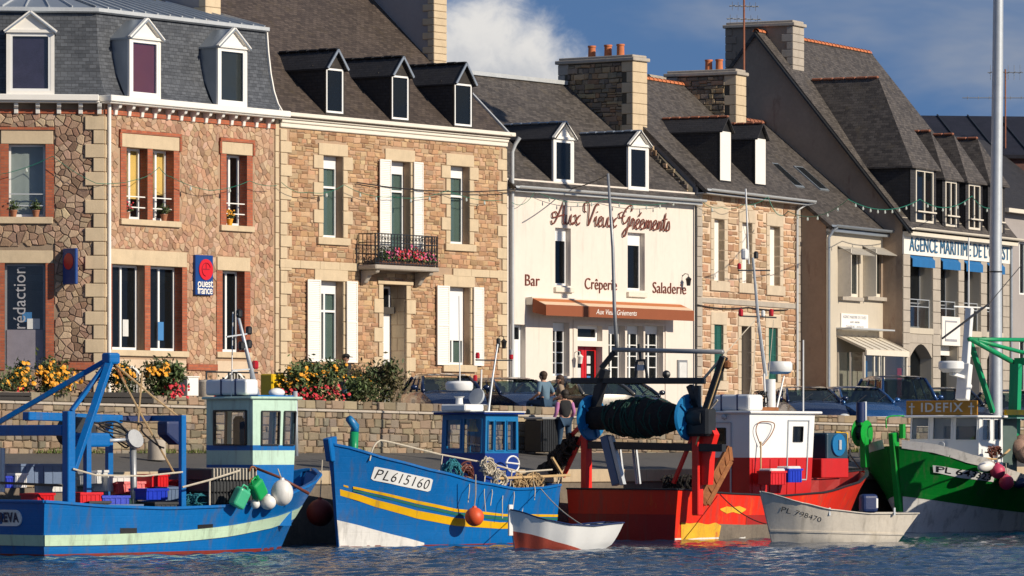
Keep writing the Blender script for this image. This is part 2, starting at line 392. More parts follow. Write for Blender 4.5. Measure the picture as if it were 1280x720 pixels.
def masonry(parent, x0, x1, z0, z1, holes, cw, ch, pal, seed, coursed=False, dep=.035, joint=.014, keep=300, name='stone', y=0.0, area_fn=None, axis='x', jit=.34, zof=None, drop=0.0):
    """stones with their own outlines standing proud of the mortar; the largest stay single pieces"""
    rnd = random.Random(seed); cells = []
    if coursed:
        z = z0
        while z < z1-.03:
            h = ch*rnd.uniform(.75, 1.35); zt = min(z+h, z1); 
            if z1-zt < .05: zt = z1
            x = x0-rnd.uniform(0, cw)
            while x < x1:
                w_ = cw*rnd.choice((.55, .8, 1, 1.2, 1.5))*rnd.uniform(.85, 1.15); j = lambda: rnd.uniform(-.022, .022)
                if rnd.random() < .14 and h > ch:        # two small ones instead of one
                    zm = z+h*.5+j(); cells += [[(x+j(), z+j()), (x+w_, z+j()), (x+w_+j(), zm), (x, zm)], [(x+j(), zm), (x+w_, zm), (x+w_+j(), zt+j()), (x, zt+j())]]
                else: cells.append([(x+j(), z+j()), (x+w_+j(), z+j()), (x+w_+j(), zt+j()), (x+j(), zt+j())])
                x += w_
            z = zt
    else:
        nx, nz = int((x1-x0)/cw)+3, int((z1-z0)/ch)+3; pts = {}
        for i in range(-1, nx):
            for k in range(-1, nz):
                if rnd.random() < drop: continue
                pts[i, k] = (x0+(i+(k % 2)*.5+rnd.uniform(-jit, jit))*cw, z0+(k+rnd.uniform(-jit, jit)+.3)*ch)
        for (i, k), p in pts.items():
            poly = [(p[0]-cw*2, p[1]-ch*2), (p[0]+cw*2, p[1]-ch*2), (p[0]+cw*2, p[1]+ch*2), (p[0]-cw*2, p[1]+ch*2)]
            for di in (-2, -1, 0, 1, 2):
                for dk in (-2, -1, 0, 1, 2):
                    q = pts.get((i+di, k+dk))
                    if q is None or q == p: continue
                    ax, az = q[0]-p[0], q[1]-p[1]; poly = clip(poly, ax, az, ax*(p[0]+q[0])/2+az*(p[1]+q[1])/2)
                    if len(poly) < 3: break
                if len(poly) < 3: break
            if len(poly) >= 3: cells.append(poly)
    done = []
    for poly in cells:
        for n_, d_ in (((-1, 0), -x0), ((1, 0), x1), ((0, -1), -z0), ((0, 1), z1)):
            poly = clip(poly, *n_, d_)
            if len(poly) < 3: break
        if len(poly) < 3: continue
        for h in holes:
            cx = sum(p[0] for p in poly)/len(poly); cz = sum(p[1] for p in poly)/len(poly)
            if max(p[0] for p in poly) < h[0] or min(p[0] for p in poly) > h[1] or max(p[1] for p in poly) < h[2] or min(p[1] for p in poly) > h[3]: continue
            sepd = [(h[0]-cx, (1, 0, h[0])), (cx-h[1], (-1, 0, -h[1])), (h[2]-cz, (0, 1, h[2])), (cz-h[3], (0, -1, -h[3]))]
            b = max(sepd, key=lambda q: q[0])
            if b[0] <= 0: poly = []; break
            poly = clip(poly, *b[1])
            if len(poly) < 3: break
        if len(poly) < 3: continue
        if area_fn and not area_fn(poly): continue
        poly = inset(poly, joint/2)
        if len(poly) < 3 or area(poly) < .002: continue
        done.append(poly)
    done.sort(key=area, reverse=True)
    rest = MB()
    for i, poly in enumerate(done):
        c = rnd.choice(PAL[pal]); k = rnd.choice((.72, .9, 1, 1, 1, 1.06))*rnd.uniform(.9, 1.1); col = tuple(min(.75, q*k*rnd.uniform(.95, 1.05)) for q in c)
        d = dep*rnd.uniform(.55, 1.25); top = inset(poly, min(.022, math.sqrt(area(poly))*.12))
        if len(top) != len(poly): 
            cx = sum(p[0] for p in poly)/len(poly); cz = sum(p[1] for p in poly)/len(poly); top = [(cx+(p[0]-cx)*.84, cz+(p[1]-cz)*.84) for p in poly]
        m = MB() if i < keep else rest; m.cur = col; n = len(poly)
        if zof: poly = [(p[0], p[1]+zof(p[0])) for p in poly]; top = [(p[0], p[1]+zof(p[0])) for p in top]
        if axis == 'x': rr = [[(p[0], y+.006, p[1]) for p in poly], [(p[0], y-d*.55, p[1]) for p in poly], [(p[0], y-d, p[1]) for p in top]]
        else: rr = [[(y+.006, p[0], p[1]) for p in poly], [(y-d*.55, p[0], p[1]) for p in poly], [(y-d, p[0], p[1]) for p in top]]
        vs = [v for r_ in rr for v in r_]
        fs = [(a*n+q, a*n+(q+1) % n, (a+1)*n+(q+1) % n, (a+1)*n+q) for a in (0, 1) for q in range(n)]+[tuple(2*n+q for q in range(n))]
        m.add(vs, fs)
        if i < keep: m.build(name, 'stone', parent)
    if rest.v: tag(rest.build('small_'+name+'s', 'stone', parent), kind='stuff')
def blocks(parent, x0, x1, z0, z1, n, alt, side, mat='dressed_stone', name='quoin', y=-.045, yb=.02, seed=1, wrap=None):
    """a column of dressed blocks, long and short in turn; side=+1 long ones reach to the right"""
    rnd = random.Random(seed); h = (z1-z0)/n
    for i in range(n):
        e = alt if i % 2 else 0; a, b = (x0, x1+e) if side > 0 else (x0-e, x1)
        m = MB().box(a, b, y-rnd.uniform(0, .012), yb, z0+i*h+.008, z0+(i+1)*h-.006); m.build(name, mat, parent, bevel=.012)
# ================================================================ buildings
REL = [None, None]
_build = MB.build
def _b(self, name, mat, parent=None, **k):
    o = _build(self, name, mat, parent, **k)
    if REL[0] is not None and parent is REL[0]: o.location = REL[1].translation; o.rotation_euler.z = REL[2]
    return o
MB.build = _b
A = Fr((500-640)/FP*144.6, 144.6, 54.6)             # line of the left-hand row
GZ = 3.2                                            # street level along the houses
def window(par, s0, s1, z0, z1, ops=None, dep=.18, cols=2, trans=None, fm='white_pvc', pane='pane', curtain=(), fw=.065, rows=0, box=0.0, blind=0.0, name='window', y=0.0, label=None):
    if ops is not None: ops.append((s0, s1, z0, z1, dep+.07))
    a = y+dep; e = .004; m = MB()
    m.box(s0+e, s0+fw, a, a+.06, z0+e, z1-e); m.box(s1-fw, s1-e, a, a+.06, z0+e, z1-e)
    m.box(s0+fw, s1-fw, a, a+.06, z0+e, z0+fw*1.2); m.box(s0+fw, s1-fw, a, a+.06, z1-fw-box, z1-e)
    zi1 = z1-fw-box; zi0 = z0+fw*1.2
    for c in range(1, cols):
        x = s0+(s1-s0)*c/cols; m.box(x-fw*.6, x+fw*.6, a-.006, a+.055, zi0, zi1)
    if trans: zt = z0+(z1-z0)*trans; m.box(s0+fw, s1-fw, a-.003, a+.058, zt-fw*.5, zt+fw*.5)
    for r in range(1, rows): zt = zi0+(zi1-zi0)*r/rows; m.box(s0+fw, s1-fw, a+.01, a+.05, zt-.014, zt+.014)
    f = m.build(name, fm, par); 
    if label: f['label'] = label
    MB().box(s0+fw*.8, s1-fw*.8, a+.030, a+.036, zi0-.02, zi1+.02).build('pane', pane, f)
    if blind: MB().box(s0+fw, s1-fw, a-.012, a+.02, zi1-(zi1-zi0)*blind, zi1).build('roller_blind', 'white_pvc', f)
    for (u0, u1, cm, *lo) in curtain:
        n = 10; p = []; x0 = s0+(s1-s0)*u0; x1 = s0+(s1-s0)*u1; zlo = z0+.03+(z1-z0)*(lo[0] if lo else 0)
        r0 = [(x0+(x1-x0)*i/n, a+.085+.015*math.sin(i*2.4), zlo) for i in range(n+1)]; r1 = [(q[0], q[1], z1-.03) for q in r0]
        r2 = [(q[0], q[1]+.01, q[2]) for q in r1]; r3 = [(q[0], q[1]+.01, q[2]) for q in r0]
        cu = MB(); cu.rings([r0, r1, r2, r3], False, False); cu.build('curtain', cm, f, smooth=True)
    return f
def shutter(par, s0, s1, z0, z1, mat='white_paint', y=-.05, slats=True, name='shutter'):
    m = MB(); t = .035; b = .05
    m.box(s0, s0+b, y, y+t, z0, z1); m.box(s1-b, s1, y, y+t, z0, z1)
    for zz in (z0, (z0+z1)/2-b/2, z1-b): m.box(s0+b, s1-b, y, y+t, zz, zz+b)
    n = int((z1-z0)/.055)
    for i in range(n):
        z = z0+b+(z1-z0-2*b)*(i+.5)/n
        m.add([(s0+b, y+.006, z-.034), (s1-b, y+.006, z-.034), (s1-b, y+t-.010, z+.024), (s0+b, y+t-.010, z+.024), (s0+b, y+.012, z-.038), (s1-b, y+.012, z-.038), (s1-b, y+t-.004, z+.020), (s0+b, y+t-.004, z+.020)],
              [(0, 1, 2, 3), (7, 6, 5, 4), (0, 4, 5, 1), (2, 6, 7, 3)])
    return m.build(name, mat, par)
def slab(par, x0, x1, yz0, yz1, th, mat, name='roof', **k):
    """sloping sheet from (y,z) to (y,z), thickness downwards"""
    (a, b), (c, d) = yz0, yz1; L = math.hypot(c-a, d-b); n = ((b-d)/L*th, (c-a)/L*th)
    return MB().extx([(a, b), (c, d), (c-n[0], d-n[1]), (a-n[0], b-n[1])], x0, x1).build(name, mat, par, uv=True, **k)
def gable_house(par, x0, x1, ze, yr, zr, side_mat, roof_mat, over=.25, dep=None, zb=2.5, roof_out=(0, 0), back=True, th=.12, rname='roof'):
    tn = (zr-ze)/yr; dep = dep or 2*yr
    for nm, a, b in (('gable_wall', x0+.012, x0+.3), ('gable_wall', x1-.3, x1-.012)):
        MB().extx([(.012, zb), (dep, zb), (dep, ze-.16), (yr, zr-.16), (.012, ze-.16)], a, b).build(nm, side_mat, par)
    MB().box(x0+.3, x1-.3, dep-.3, dep-.002, zb, ze-.2).build('rear_wall', side_mat, par)
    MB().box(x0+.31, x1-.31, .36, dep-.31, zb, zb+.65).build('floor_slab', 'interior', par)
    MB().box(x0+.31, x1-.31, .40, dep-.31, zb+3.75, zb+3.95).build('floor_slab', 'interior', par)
    r = slab(par, x0-roof_out[0], x1+roof_out[1], (-over, ze-over*tn), (yr, zr), th, roof_mat, rname)
    slab(par, x0-roof_out[0], x1+roof_out[1], (dep+over, ze-over*tn), (yr, zr), -th, roof_mat, rname)
    return tn
def ridge_tiles(par, x0, x1, y, z, mat='terracotta', L=.34, r=.11):
    m = MB(); x = x0
    while x < x1-.02:
        e = min(x+L, x1); k = 7
        rr = [[(xx, y+math.cos(math.pi*i/(k-1))*q, z-.05+math.sin(math.pi*i/(k-1))*q) for i in range(k)] for xx, q in ((x, r*1.16), (x+.05, r*1.16), (x+.051, r), (e+.02, r*.97))]
        m.rings(rr, False, False); x = e
    return m.build('ridge_tiles', mat, par)
def solve_front(fr, px, py, ze, tn):
    a, b = -.5, 6.0
    for _ in range(40):
        c = (a+b)/2
        if fr.Z(px, py, c)-(ze+c*tn) > 0: a = c
        else: b = c
    return (a+b)/2
def dormer(par, fr, pxl, pxr, base, eave, apex, ze, tn, roof_mat='slate_dark', cheek='slate_dark', front='slate_grey', frame='white_pvc', glass=None, over=.05, ridge=None, pedi=False, pane='pane_dark', curtain=(), cols=1, solid=None, yf=None, lab=None, back=None):
    """dormer standing on the roof plane: cheeks, front, own little roof, window"""
    pm_ = (pxl+pxr)/2
    if yf is None: yf = solve_front(fr, pm_, base, ze, tn)
    s0, s1 = fr.S(pxl, yf), fr.S(pxr, yf); zb = fr.Z(pm_, base, yf); zE = fr.Z(pm_, eave, yf); zA = fr.Z(pm_, apex, yf); sm = (s0+s1)/2
    yb = back if back else (zE-ze)/tn; ya = (back+.02) if back else (zA-ze)/tn; dn = .25
    t = .05; m = MB()
    for a, b in ((s0, s0+t), (s1-t, s1)): m.extx([(yf+.02, zb-dn*.4), (yf+.02, zE), (yb+.1, zE), (yf+.1, zb-dn*.6)], a, b)
    m.box(s0, s1, yf+.03, yf+.09, zb-.14, zb-.09)
    d = m.build('dormer', cheek, par, uv=True)
    if lab: d['label'] = lab
    # little roof
    o = over; rm = MB(); th = .05; k = (zA-zE)/(sm-s0); fy = yf-.12
    for sg in (-1, 1):
        xe = sm+sg*((s1-s0)/2+o); z_e = zA-k*((s1-s0)/2+o)
        rm.prism([(sm, fy, zA), (xe, fy, z_e), (xe, fy, z_e-th), (sm, fy, zA-th)], [(sm, ya+.15, zA), (xe, max(yb+.1, ya*.55+yb*.45), z_e), (xe, max(yb+.1, ya*.55+yb*.45), z_e-th), (sm, ya+.15, zA-th)])
    rm.build('dormer_roof', roof_mat, d, uv=True)
    if ridge: ridge_tiles(d, sm, sm, 0, 0, ridge) if False else None
    if ridge:
        q = MB(); n = max(3, int((ya-fy)/.34))
        for i in range(n):
            y0 = fy+(ya-fy)*i/n; q.box(sm-.075, sm+.075, y0, y0+(ya-fy)/n-.03, zA-.03, zA+.045+.012*(i % 2))
        q.build('ridge_tiles', ridge, d, bevel=.03)
    # gable front
    fm_ = 'white_paint' if pedi else front
    MB().ext([(s0+.005, zE-.005), (s1-.005, zE-.005), (sm, zA-.06)], yf, yf+.05).build('dormer_front', fm_, d)
    if not pedi and not solid:
        q = MB(); z_e = zA-k*((s1-s0)/2+o)
        for xe in (s0-o, s1+o): q.bar((xe, yf-.13, z_e-.01), (sm, yf-.13, zA-.01), .03, .07)
        q.build('verge_trim', 'zinc', d)
    if pedi:
        q = MB(); e = .06; z_e = zA-k*((s1-s0)/2+e)
        q.bar((s0-e, yf-.05, z_e+.0), (sm, yf-.05, zA-.0), .1, .09); q.bar((s1+e, yf-.05, z_e+.0), (sm, yf-.05, zA-.0), .1, .09)
        q.box(s0-.03, s1+.03, yf-.06, yf+.02, zE-.06, zE+.02); q.build('pediment', 'white_paint', d)
    fw = .11 if pedi else .04
    fm2 = 'white_paint' if pedi else front
    q = MB(); q.box(s0-.002, s0+fw, yf, yf+.07, zb-.1, zE-.006); q.box(s1-fw, s1+.002, yf, yf+.07, zb-.1, zE-.006)
    q.box(s0+fw, s1-fw, yf, yf+.07, zb-.1, zb+.06); q.box(s0+fw, s1-fw, yf, yf+.07, zE-(.10 if pedi else .04), zE-.006); q.build('window_surround', fm2, d)
    a, b, c, e = s0+fw, s1-fw, zb+.06, zE-(.10 if pedi else .04)
    if solid: MB().box(a, b, yf-.005, yf+.03, c, e).build('shutter', solid, d)
    else:
        q = MB(); w_ = .06; q.box(a, a+w_, yf+.01, yf+.06, c, e); q.box(b-w_, b, yf+.01, yf+.06, c, e); q.box(a+w_, b-w_, yf+.01, yf+.06, c, c+w_); q.box(a+w_, b-w_, yf+.01, yf+.06, e-w_, e)
        for i in range(1, cols): x = a+(b-a)*i/cols; q.box(x-.03, x+.03, yf+.012, yf+.058, c+w_, e-w_)
        f = q.build('window_frame', frame, d); MB().box(a+.03, b-.03, yf+.035, yf+.042, c+.03, e-.03).build('pane', pane, d)
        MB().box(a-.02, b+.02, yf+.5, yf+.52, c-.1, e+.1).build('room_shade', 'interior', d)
        for (u0, u1, cm) in curtain: MB().box(a+(b-a)*u0, a+(b-a)*u1, yf+.09, yf+.10, c, e).build('curtain', cm, d)
    return d
def chimney(par, x0, x1, y0, y1, z0, z1, pal='soot', seed=3, pots=(), keep=40, qmat='dressed_stone', facem='mortar_dark', front='dressed_stone', qn=None, stones=True):
    """stack with rubble flank, dressed corner blocks, cap and pots"""
    c = MB().box(x0, x1, y0, y1, z0, z1-.2).build('chimney', facem, par)
    n = qn or max(3, int((z1-z0)/.36)); h = (z1-.22-z0)/n
    for i in range(n):
        e = .22 if i % 2 else .42
        MB().box(x0-.04, x1+.02, y0-.04, y0+e, z0+i*h+.006, z0+(i+1)*h-.004).build('quoin', front, c, bevel=.015)
        MB().box(x0-.035, x0+.2, y1-(.24 if i % 2 else .4), y1+.03, z0+i*h+.006, z0+(i+1)*h-.004).build('quoin', qmat, c, bevel=.015)
    if stones: masonry(c, y0+.40, y1-.36, z0, z1-.24, [], .28, .15, pal, seed, coursed=True, dep=.05, keep=keep, y=x0, axis='y')
    MB().box(x0-.12, x1+.08, y0-.12, y1+.1, z1-.21, z1-.09).build('cap', 'grey_granite', c, bevel=.02)
    MB().box(x0-.03, x1+.0, y0-.03, y1+.0, z1-.088, z1).build('cap', 'grey_granite', c, bevel=.02)
    for yy_, hh in pots:
        MB().lathe(((x0+x1)/2, yy_, z1-.02), [(.13, 0), (.12, hh*.85), (.14, hh*.87), (.14, hh), (.10, hh), (.10, hh-.1)], 12).build('chimney_pot', 'terracotta', c, smooth=40)
    return c
def pipe(par, pts, r=.05, mat='zinc_pale', name='downpipe'):
    o = MB().tube(pts, r, 8).build(name, mat, par, smooth=50)
    return o

# ---------------------------------------------------------------- corner house with the mansard
pm('red_cloth', (.45, .05, .03), .8)
f1 = A.at(130); S, Z = f1.S, f1.Z
h1 = thing('corner_house', 'corner house of rosy rubble with brick window surrounds and slate mansard roof', 'house', f1)
fL = Fr(f1.x, f1.y, 6.2)
E1 = S(347.3)
zf_top, zf_bot = Z(130, 119.5), Z(130, 127.5)                     # white gutter board
zband = Z(140, 141)
ops = []; cover = []
def H1win(px0, px1, py0, py1, lint=None, brick=(7, 7), sillpx=None, mid=None, **kw):
    z1, z0 = Z(px0, py0), Z((px0+px1)/2, py1); s0, s1 = S(px0), S(px1)
    if mid:
        m0, m1 = S(mid[0]), S(mid[1]); spans = [(s0, m0), (m1, s1)]
        MB().box(m0, m1, -.03, .26, z0, z1).build('brick_mullion', 'brick', h1, uv=True)
    else: spans = [(s0, s1)]
    cur = kw.pop('curtains', [(), ()])
    for (a, b), cu in zip(spans, cur): window(h1, a, b, z0, z1, ops, dep=.26, curtain=cu, **kw)
    bl, br = S(px0-brick[0]), S(px1+brick[1])
    MB().box(bl, s0+.006, -.03, .258, z0-.02, z1).build('brick_jamb', 'brick', h1, uv=True); MB().box(s1-.006, br, -.03, .258, z0-.02, z1).build('brick_jamb', 'brick', h1, uv=True)
    if lint:
        zt = Z(px0, lint); MB().box(bl+.02, br-.02, -.045, .2, z1+.004, zt).build('lintel', 'dressed_stone', h1, bevel=.01)
        if kw.get('_', 1) and lint > 140 and py0 < 300:
            MB().box(bl-.05, br+.05, -.075, .1, zt+.004, zt+.1).build('brick_hood', 'brick', h1, uv=True)
            for a, b in ((bl-.07, bl+.016), (br-.016, br+.07)): MB().box(a, b, -.07, .1, z1+.0, zt).build('brick_hood', 'brick', h1, uv=True)
            cover.append((bl-.07, br+.07, z0-.2, zt+.11))
        else: cover.append((bl, br, z0-.2, zt+.02))
    MB().box(bl-.03, br+.03, -.09, .24, z0-.17, z0-.004).build('sill', 'dressed_stone', h1, bevel=.012)
    return spans, z0, z1
sp, wz0, wz1 = H1win(157, 216.5, 184, 275, lint=166.5, mid=(183.5, 190), cols=2, trans=None, pane='pane_clear', curtains=[((.2, .95, 'curtain_ochre', .28),), ((.2, .95, 'curtain_ochre', .36),)])
for a, b in sp:
    MB().box(a+.01, b-.01, .05, .075, wz0+.32, wz0+.35).box(a+.01, b-.01, .05, .075, wz0+.62, wz0+.65).build('window_rail', 'white_paint', h1)
sp2, v0, v1 = H1win(282, 308, 192.5, 282, lint=177, cols=2, pane='pane_clear', curtains=[((.2, .62, 'curtain_white', .34), (.2, .62, 'red_cloth'))])
MB().box(sp2[0][0]+.01, sp2[0][1]-.01, .05, .075, v0+.32, v0+.35).box(sp2[0][0]+.01, sp2[0][1]-.01, .05, .075, v0+.62, v0+.65).build('window_rail', 'white_paint', h1)
H1win(139, 227, 330, 438, lint=311, mid=(180, 187), brick=(6, 6), cols=2, pane='pane_dark')
H1win(277, 305, 338, 440, lint=321, brick=(7, 7), cols=2, pane='pane_dark')
# pale panels below the ground-floor windows, brick plinth course
zg = Z(180, 446)
MB().box(S(134), S(232), -.02, .2, 2.6, zg-.08).build('stone_panel', 'plaster_pale', h1); cover.append((S(133), S(233), 2, zg))
MB().box(S(271), S(312), -.02, .2, 2.6, Z(290, 448)-.08).build('stone_panel', 'plaster_pale', h1); cover.append((S(271), S(312), 2, Z(290, 448)))
for px0, px1, py in ((150, 173, 458), (196, 219, 459), (279, 303, 464)):         # cellar lights with arched heads
    a, b, z1_ = S(px0), S(px1), Z(px0, py); n = 9
    arc = [(a+(b-a)*i/(n-1), z1_-.22+.22*math.sin(math.pi*i/(n-1))) for i in range(n)]
    MB().ext([(a, 3.3), (b, 3.3)]+arc[::-1], -.03, .1).build('cellar_window', 'pane_dark', h1)
    q = MB()
    for i in range(n-1): q.bar((arc[i][0], -.035, arc[i][1]), (arc[i+1][0], -.035, arc[i+1][1]), .07, .06)
    for i in range(1, 6): x = a+(b-a)*i/6; q.box(x-.01, x+.01, -.06, -.045, 3.3, z1_-.06)
    q.build('cellar_grille', 'white_paint', h1)
MB().box(S(233), S(270), -.07, .1, Z(250, 463), Z(250, 455)).build('brick_course', 'brick', h1, uv=True)
# wall and stones
wl = MB().wallgrid(0, E1, 2.5, zf_bot+.1, ops, .26).build('wall', 'mortar_pale', h1)
masonry(wl, .02, S(342)-.02, 3.0, zband-.06, cover, .215, .135, 'rose', 11, dep=.024, joint=.012, keep=190, jit=.42, drop=.16)
MB().box(.0, S(343), -.05, .1, zband-.05, zband+.07).build('brick_course', 'brick', h1, uv=True)
blocks(h1, S(343), E1, 2.8, zf_bot-.05, 19, .0, -1, seed=5)
MB().box(S(206), S(250), -.012, .01, Z(228, 292), Z(228, 262)).build('plaster_patch', 'plaster_pale', h1) if False else None
# gutter board, brackets (right side)
MB().box(-.18, E1+.1, -.42, .1, zf_bot, zf_top).box(-.15, E1+.08, -.36, .05, zf_bot-.05, zf_bot-.002).build('gutter_board', 'white_paint', h1, bevel=.02)
for px in (142, 159, 175, 191, 208, 224, 239, 255, 271, 287, 302, 318, 333):
    s_ = S(px); MB().extx([(-.001, zf_bot-.36), (-.10, zf_bot-.34), (-.12, zf_bot-.2), (-.24, zf_bot-.15), (-.28, zf_bot-.051), (-.001, zf_bot-.051)], s_-.06, s_+.06).build('bracket', 'white_paint', h1, bevel=.01)
pipe(h1, [(S(133.5), -.09, 2.9), (S(133.5), -.09, zf_bot-.05)], .055, 'white_paint')
# left front, nearly square to the view
dl = R(fL.deg-f1.deg); ML = Matrix.Rotation(dl, 4, 'Z'); REL[:] = [h1, ML]; REL.append(dl)
SL, ZL = fL.S, fL.Z; opl = []; covl = []
def LW(px0, px1, py0, py1, lint, **kw):
    a, b, z1, z0 = SL(px0), SL(px1), ZL(px0, py0), ZL(px0, py1); f = window(h1, a, b, z0, z1, opl, dep=.2, **kw)
    for u, v in ((SL(px0-11), a), (b, SL(px1+10.5))): MB().box(u, v, -.03, .22, z0-.02, z1).build('brick_jamb', 'brick', h1, uv=True)
    zt = ZL(px0, lint); MB().box(SL(px0-10), SL(px1+9), -.045, .2, z1+.004, zt).build('lintel', 'dressed_stone', h1, bevel=.01)
    covl.append((SL(px0-11), SL(px1+11), z0-.2, zt+.1)); return a, b, z0, z1
a, b, z0, z1 = LW(11, 57, 180, 271, 163, cols=1, pane='pane', curtain=((.02, .98, 'curtain_white'),))
MB().box(SL(0)-.1, SL(68), -.075, .1, ZL(20, 162.5), ZL(20, 159)).build('brick_hood', 'brick', h1, uv=True)
MB().box(SL(-3), SL(66), -.09, .2, z0-.19, z0-.004).build('sill', 'dressed_stone', h1, bevel=.012)
MB().box(a+.01, b-.01, .03, .055, z0+.30, z0+.33).box(a+.01, b-.01, .03, .055, z0+.62, z0+.65).build('window_rail', 'zinc_pale', h1)
a, b, z0, z1 = LW(6, 57, 329, 462, 313, cols=1, pane='pane', fm='grey_metal')
MB().box(a+.06, b-.06, .17, .21, z0+.05, ZL(30, 412)).build('door_panel', pm('panel_grey', (.22, .20, .23), .35, bump=0), h1)
t_ = text('rédaction', .50, pm('vinyl_grey', (.33, .33, .35), .6, bump=0), h1, None, None, extrude=.002, M=ML.inverted() and Matrix.Translation((SL(25), .17, ZL(25, 372)))@Matrix.Rotation(R(90), 4, 'X')@Matrix.Rotation(R(90), 4, 'Z'), sx=.92)
t_.location = ML.translation; t_.rotation_euler.z = dl
MB().box(SL(34), SL(50), .22, .23, ZL(40, 411), ZL(40, 398)).build('leaflet', pm('paper', (.6, .6, .58), .7, bump=0), h1)
MB().box(SL(28), SL(40), .23, .24, ZL(40, 402), ZL(40, 390)).build('leaflet', pm('poster_blue', (.05, .2, .45), .6, bump=0), h1)
wl2 = MB().wallgrid(-6, 0, 2.5, zf_bot+.1, opl, .2).build('wall', 'mortar_brown', h1)
zbl = ZL(100, 140)
masonry(wl2, -3.4, -.31, ZL(60, 452), zbl-.06, covl, .23, .14, 'brown', 12, dep=.042, joint=.014, keep=100, jit=.42, drop=.16)
masonry(wl2, -3.4, SL(116), 3.0, ZL(60, 463), covl, .25, .15, 'brown', 13, dep=.06, joint=.014, keep=6, jit=.42, drop=.16)
MB().box(-3.4, -.03, -.05, .1, zbl-.05, zbl+.06).build('brick_course', 'brick', h1, uv=True)
MB().box(SL(68), SL(118), -.10, .1, ZL(90, 462), ZL(90, 452.5)).build('brick_course', 'brick', h1, uv=True)
MB().box(-6, -.145, -.42, .1, zf_bot, zf_top).box(-6, -.12, -.36, .05, zf_bot-.05, zf_bot-.002).build('gutter_board', 'white_paint', h1, bevel=.02)
for px in (-6, 20, 47, 73.5, 100.5, 124):
    s_ = SL(px); MB().extx([(-.001, zf_bot-.36), (-.10, zf_bot-.34), (-.12, zf_bot-.2), (-.24, zf_bot-.15), (-.28, zf_bot-.051), (-.001, zf_bot-.051)], s_-.06, s_+.06).build('bracket', 'white_paint', h1, bevel=.01)
n = 22; z0, z1 = 2.9, zf_bot-.4; hq = (z1-z0)/n
for i in range(n):
    w_ = .53 if i % 2 else .30; p = -.088
    MB().box(-w_, .012, p, .05, z0+i*hq+.008, z0+(i+1)*hq-.006).build('quoin', 'dressed_stone', h1, bevel=.015)
REL[:] = [None, None]
for i in range(n):          # the return of the corner blocks on the right front
    MB().box(.0, .10 if i % 2 else .05, -.052, .05, z0+i*hq+.008, z0+(i+1)*hq-.006).build('quoin', 'dressed_stone', h1, bevel=.012)
# mansard rings
def inv(fr, p): d = Vector((p.x-fr.x, p.y-fr.y)); return Vector((d.x*fr.c+d.y*fr.sn, -d.x*fr.sn+d.y*fr.c))
foot = [inv(f1, fL.W(-6, -.12)), None, Vector((E1, -.12)), Vector((E1, 9)), inv(f1, fL.W(-6, 9.5))]
foot[1] = Vector((0, 0))+Vector((math.cos(R(-90+(fL.deg-f1.deg)/2)), math.sin(R(-90+(fL.deg-f1.deg)/2))))*.13
def ringat(d, z):
    out = []
    for i, p in enumerate(foot):
        a, b = foot[i-1], foot[(i+1) % 5]; e1 = (p-a).normalized(); e2 = (b-p).normalized()
        n1 = Vector((-e1.y, e1.x)); n2 = Vector((-e2.y, e2.x)); k = n1+n2; k = k/max(.3, k.dot(n1)) if k.length > 1e-5 else n1
        q = p+k*d
        if i == 2: q.x = E1
        if i == 3: q.x = E1
        out.append((q.x, q.y, z))
    return out
zm0, zm1 = zf_top-.02, Z(130, 14)
prof = [(0, 0), (.17, .10), (.32, .26), (.44, .48), (.53, .75), (.58, 1)]
m = MB(); m.rings([ringat(d, zm0+(zm1-zm0)*t) for d, t in prof], False); m.build('mansard_roof', 'slate_blue', h1, uv=True)
m = MB(); m.rings([ringat(.50, zm1-.02), ringat(.42, zm1+.02), ringat(.42, zm1+.12), ringat(.62, zm1+.15)], False); m.build('roof_edge', 'zinc_pale', h1)
m = MB(); m.rings([ringat(.6, zm1+.14), ringat(3.6, zm1+.95)], True); top = m.build('upper_roof', 'zinc', h1)
m = MB(); q0, q1 = ringat(.6, zm1+.16), ringat(3.6, zm1+.97)
for i, j, n in ((0, 1, 8), (1, 2, 14)):
    for k in range(n+1): t = k/n; m.bar(Vector(q0[i]).lerp(Vector(q0[j]), t), Vector(q1[i]).lerp(Vector(q1[j]), t), .03, .06)
m.build('standing_seams', 'zinc_pale', h1)
MB().box(E1-.06, E1+.02, -.1, .5, zm0, zm0+.12).build('flashing', 'zinc_pale', h1)
m = MB(); pr = [(E1+.0, Vector(ringat(d, 0)[2]).y, zm0+(zm1-zm0)*t) for d, t in prof]
for a, b in zip(pr, pr[1:]): m.bar((a[0], a[1]-.03, a[2]), (b[0], b[1]-.03, b[2]), .09, .05, up=(1, 0, 0))
m.build('flashing', 'white_paint', h1)
MB().box(0.3, E1-.012, 8.6, 8.98, 2.5, zf_bot).build('rear_wall', 'mortar_pale', h1); MB().box(E1-.3, E1-.012, .3, 8.6, 2.5, zf_bot).build('side_wall', 'mortar_pale', h1)
MB().box(.6, E1-.32, .5, 8, 2.5, GZ+.05).build('floor_slab', 'interior', h1); MB().box(.6, E1-.32, .5, 8, 6.9, 7.1).build('floor_slab', 'interior', h1)
MB().box(.6, E1-.32, .5, 8, zf_bot-.1, zf_bot+.05).build('floor_slab', 'interior', h1)
dormer(h1, f1, 162, 201, 121, 47, 24, zm0, 3, roof_mat='zinc', cheek='zinc', pedi=True, yf=-.27, back=.62, pane='pane_clear', curtain=((0, 1, 'curtain_purple'),))
dormer(h1, f1, 272.5, 309, 131, 58, 36, zm0, 3, roof_mat='zinc', cheek='zinc', pedi=True, yf=-.27, back=.62, pane='pane', curtain=((0, 1, 'curtain_grey'),))
REL[:] = [h1, ML]; REL.append(dl)
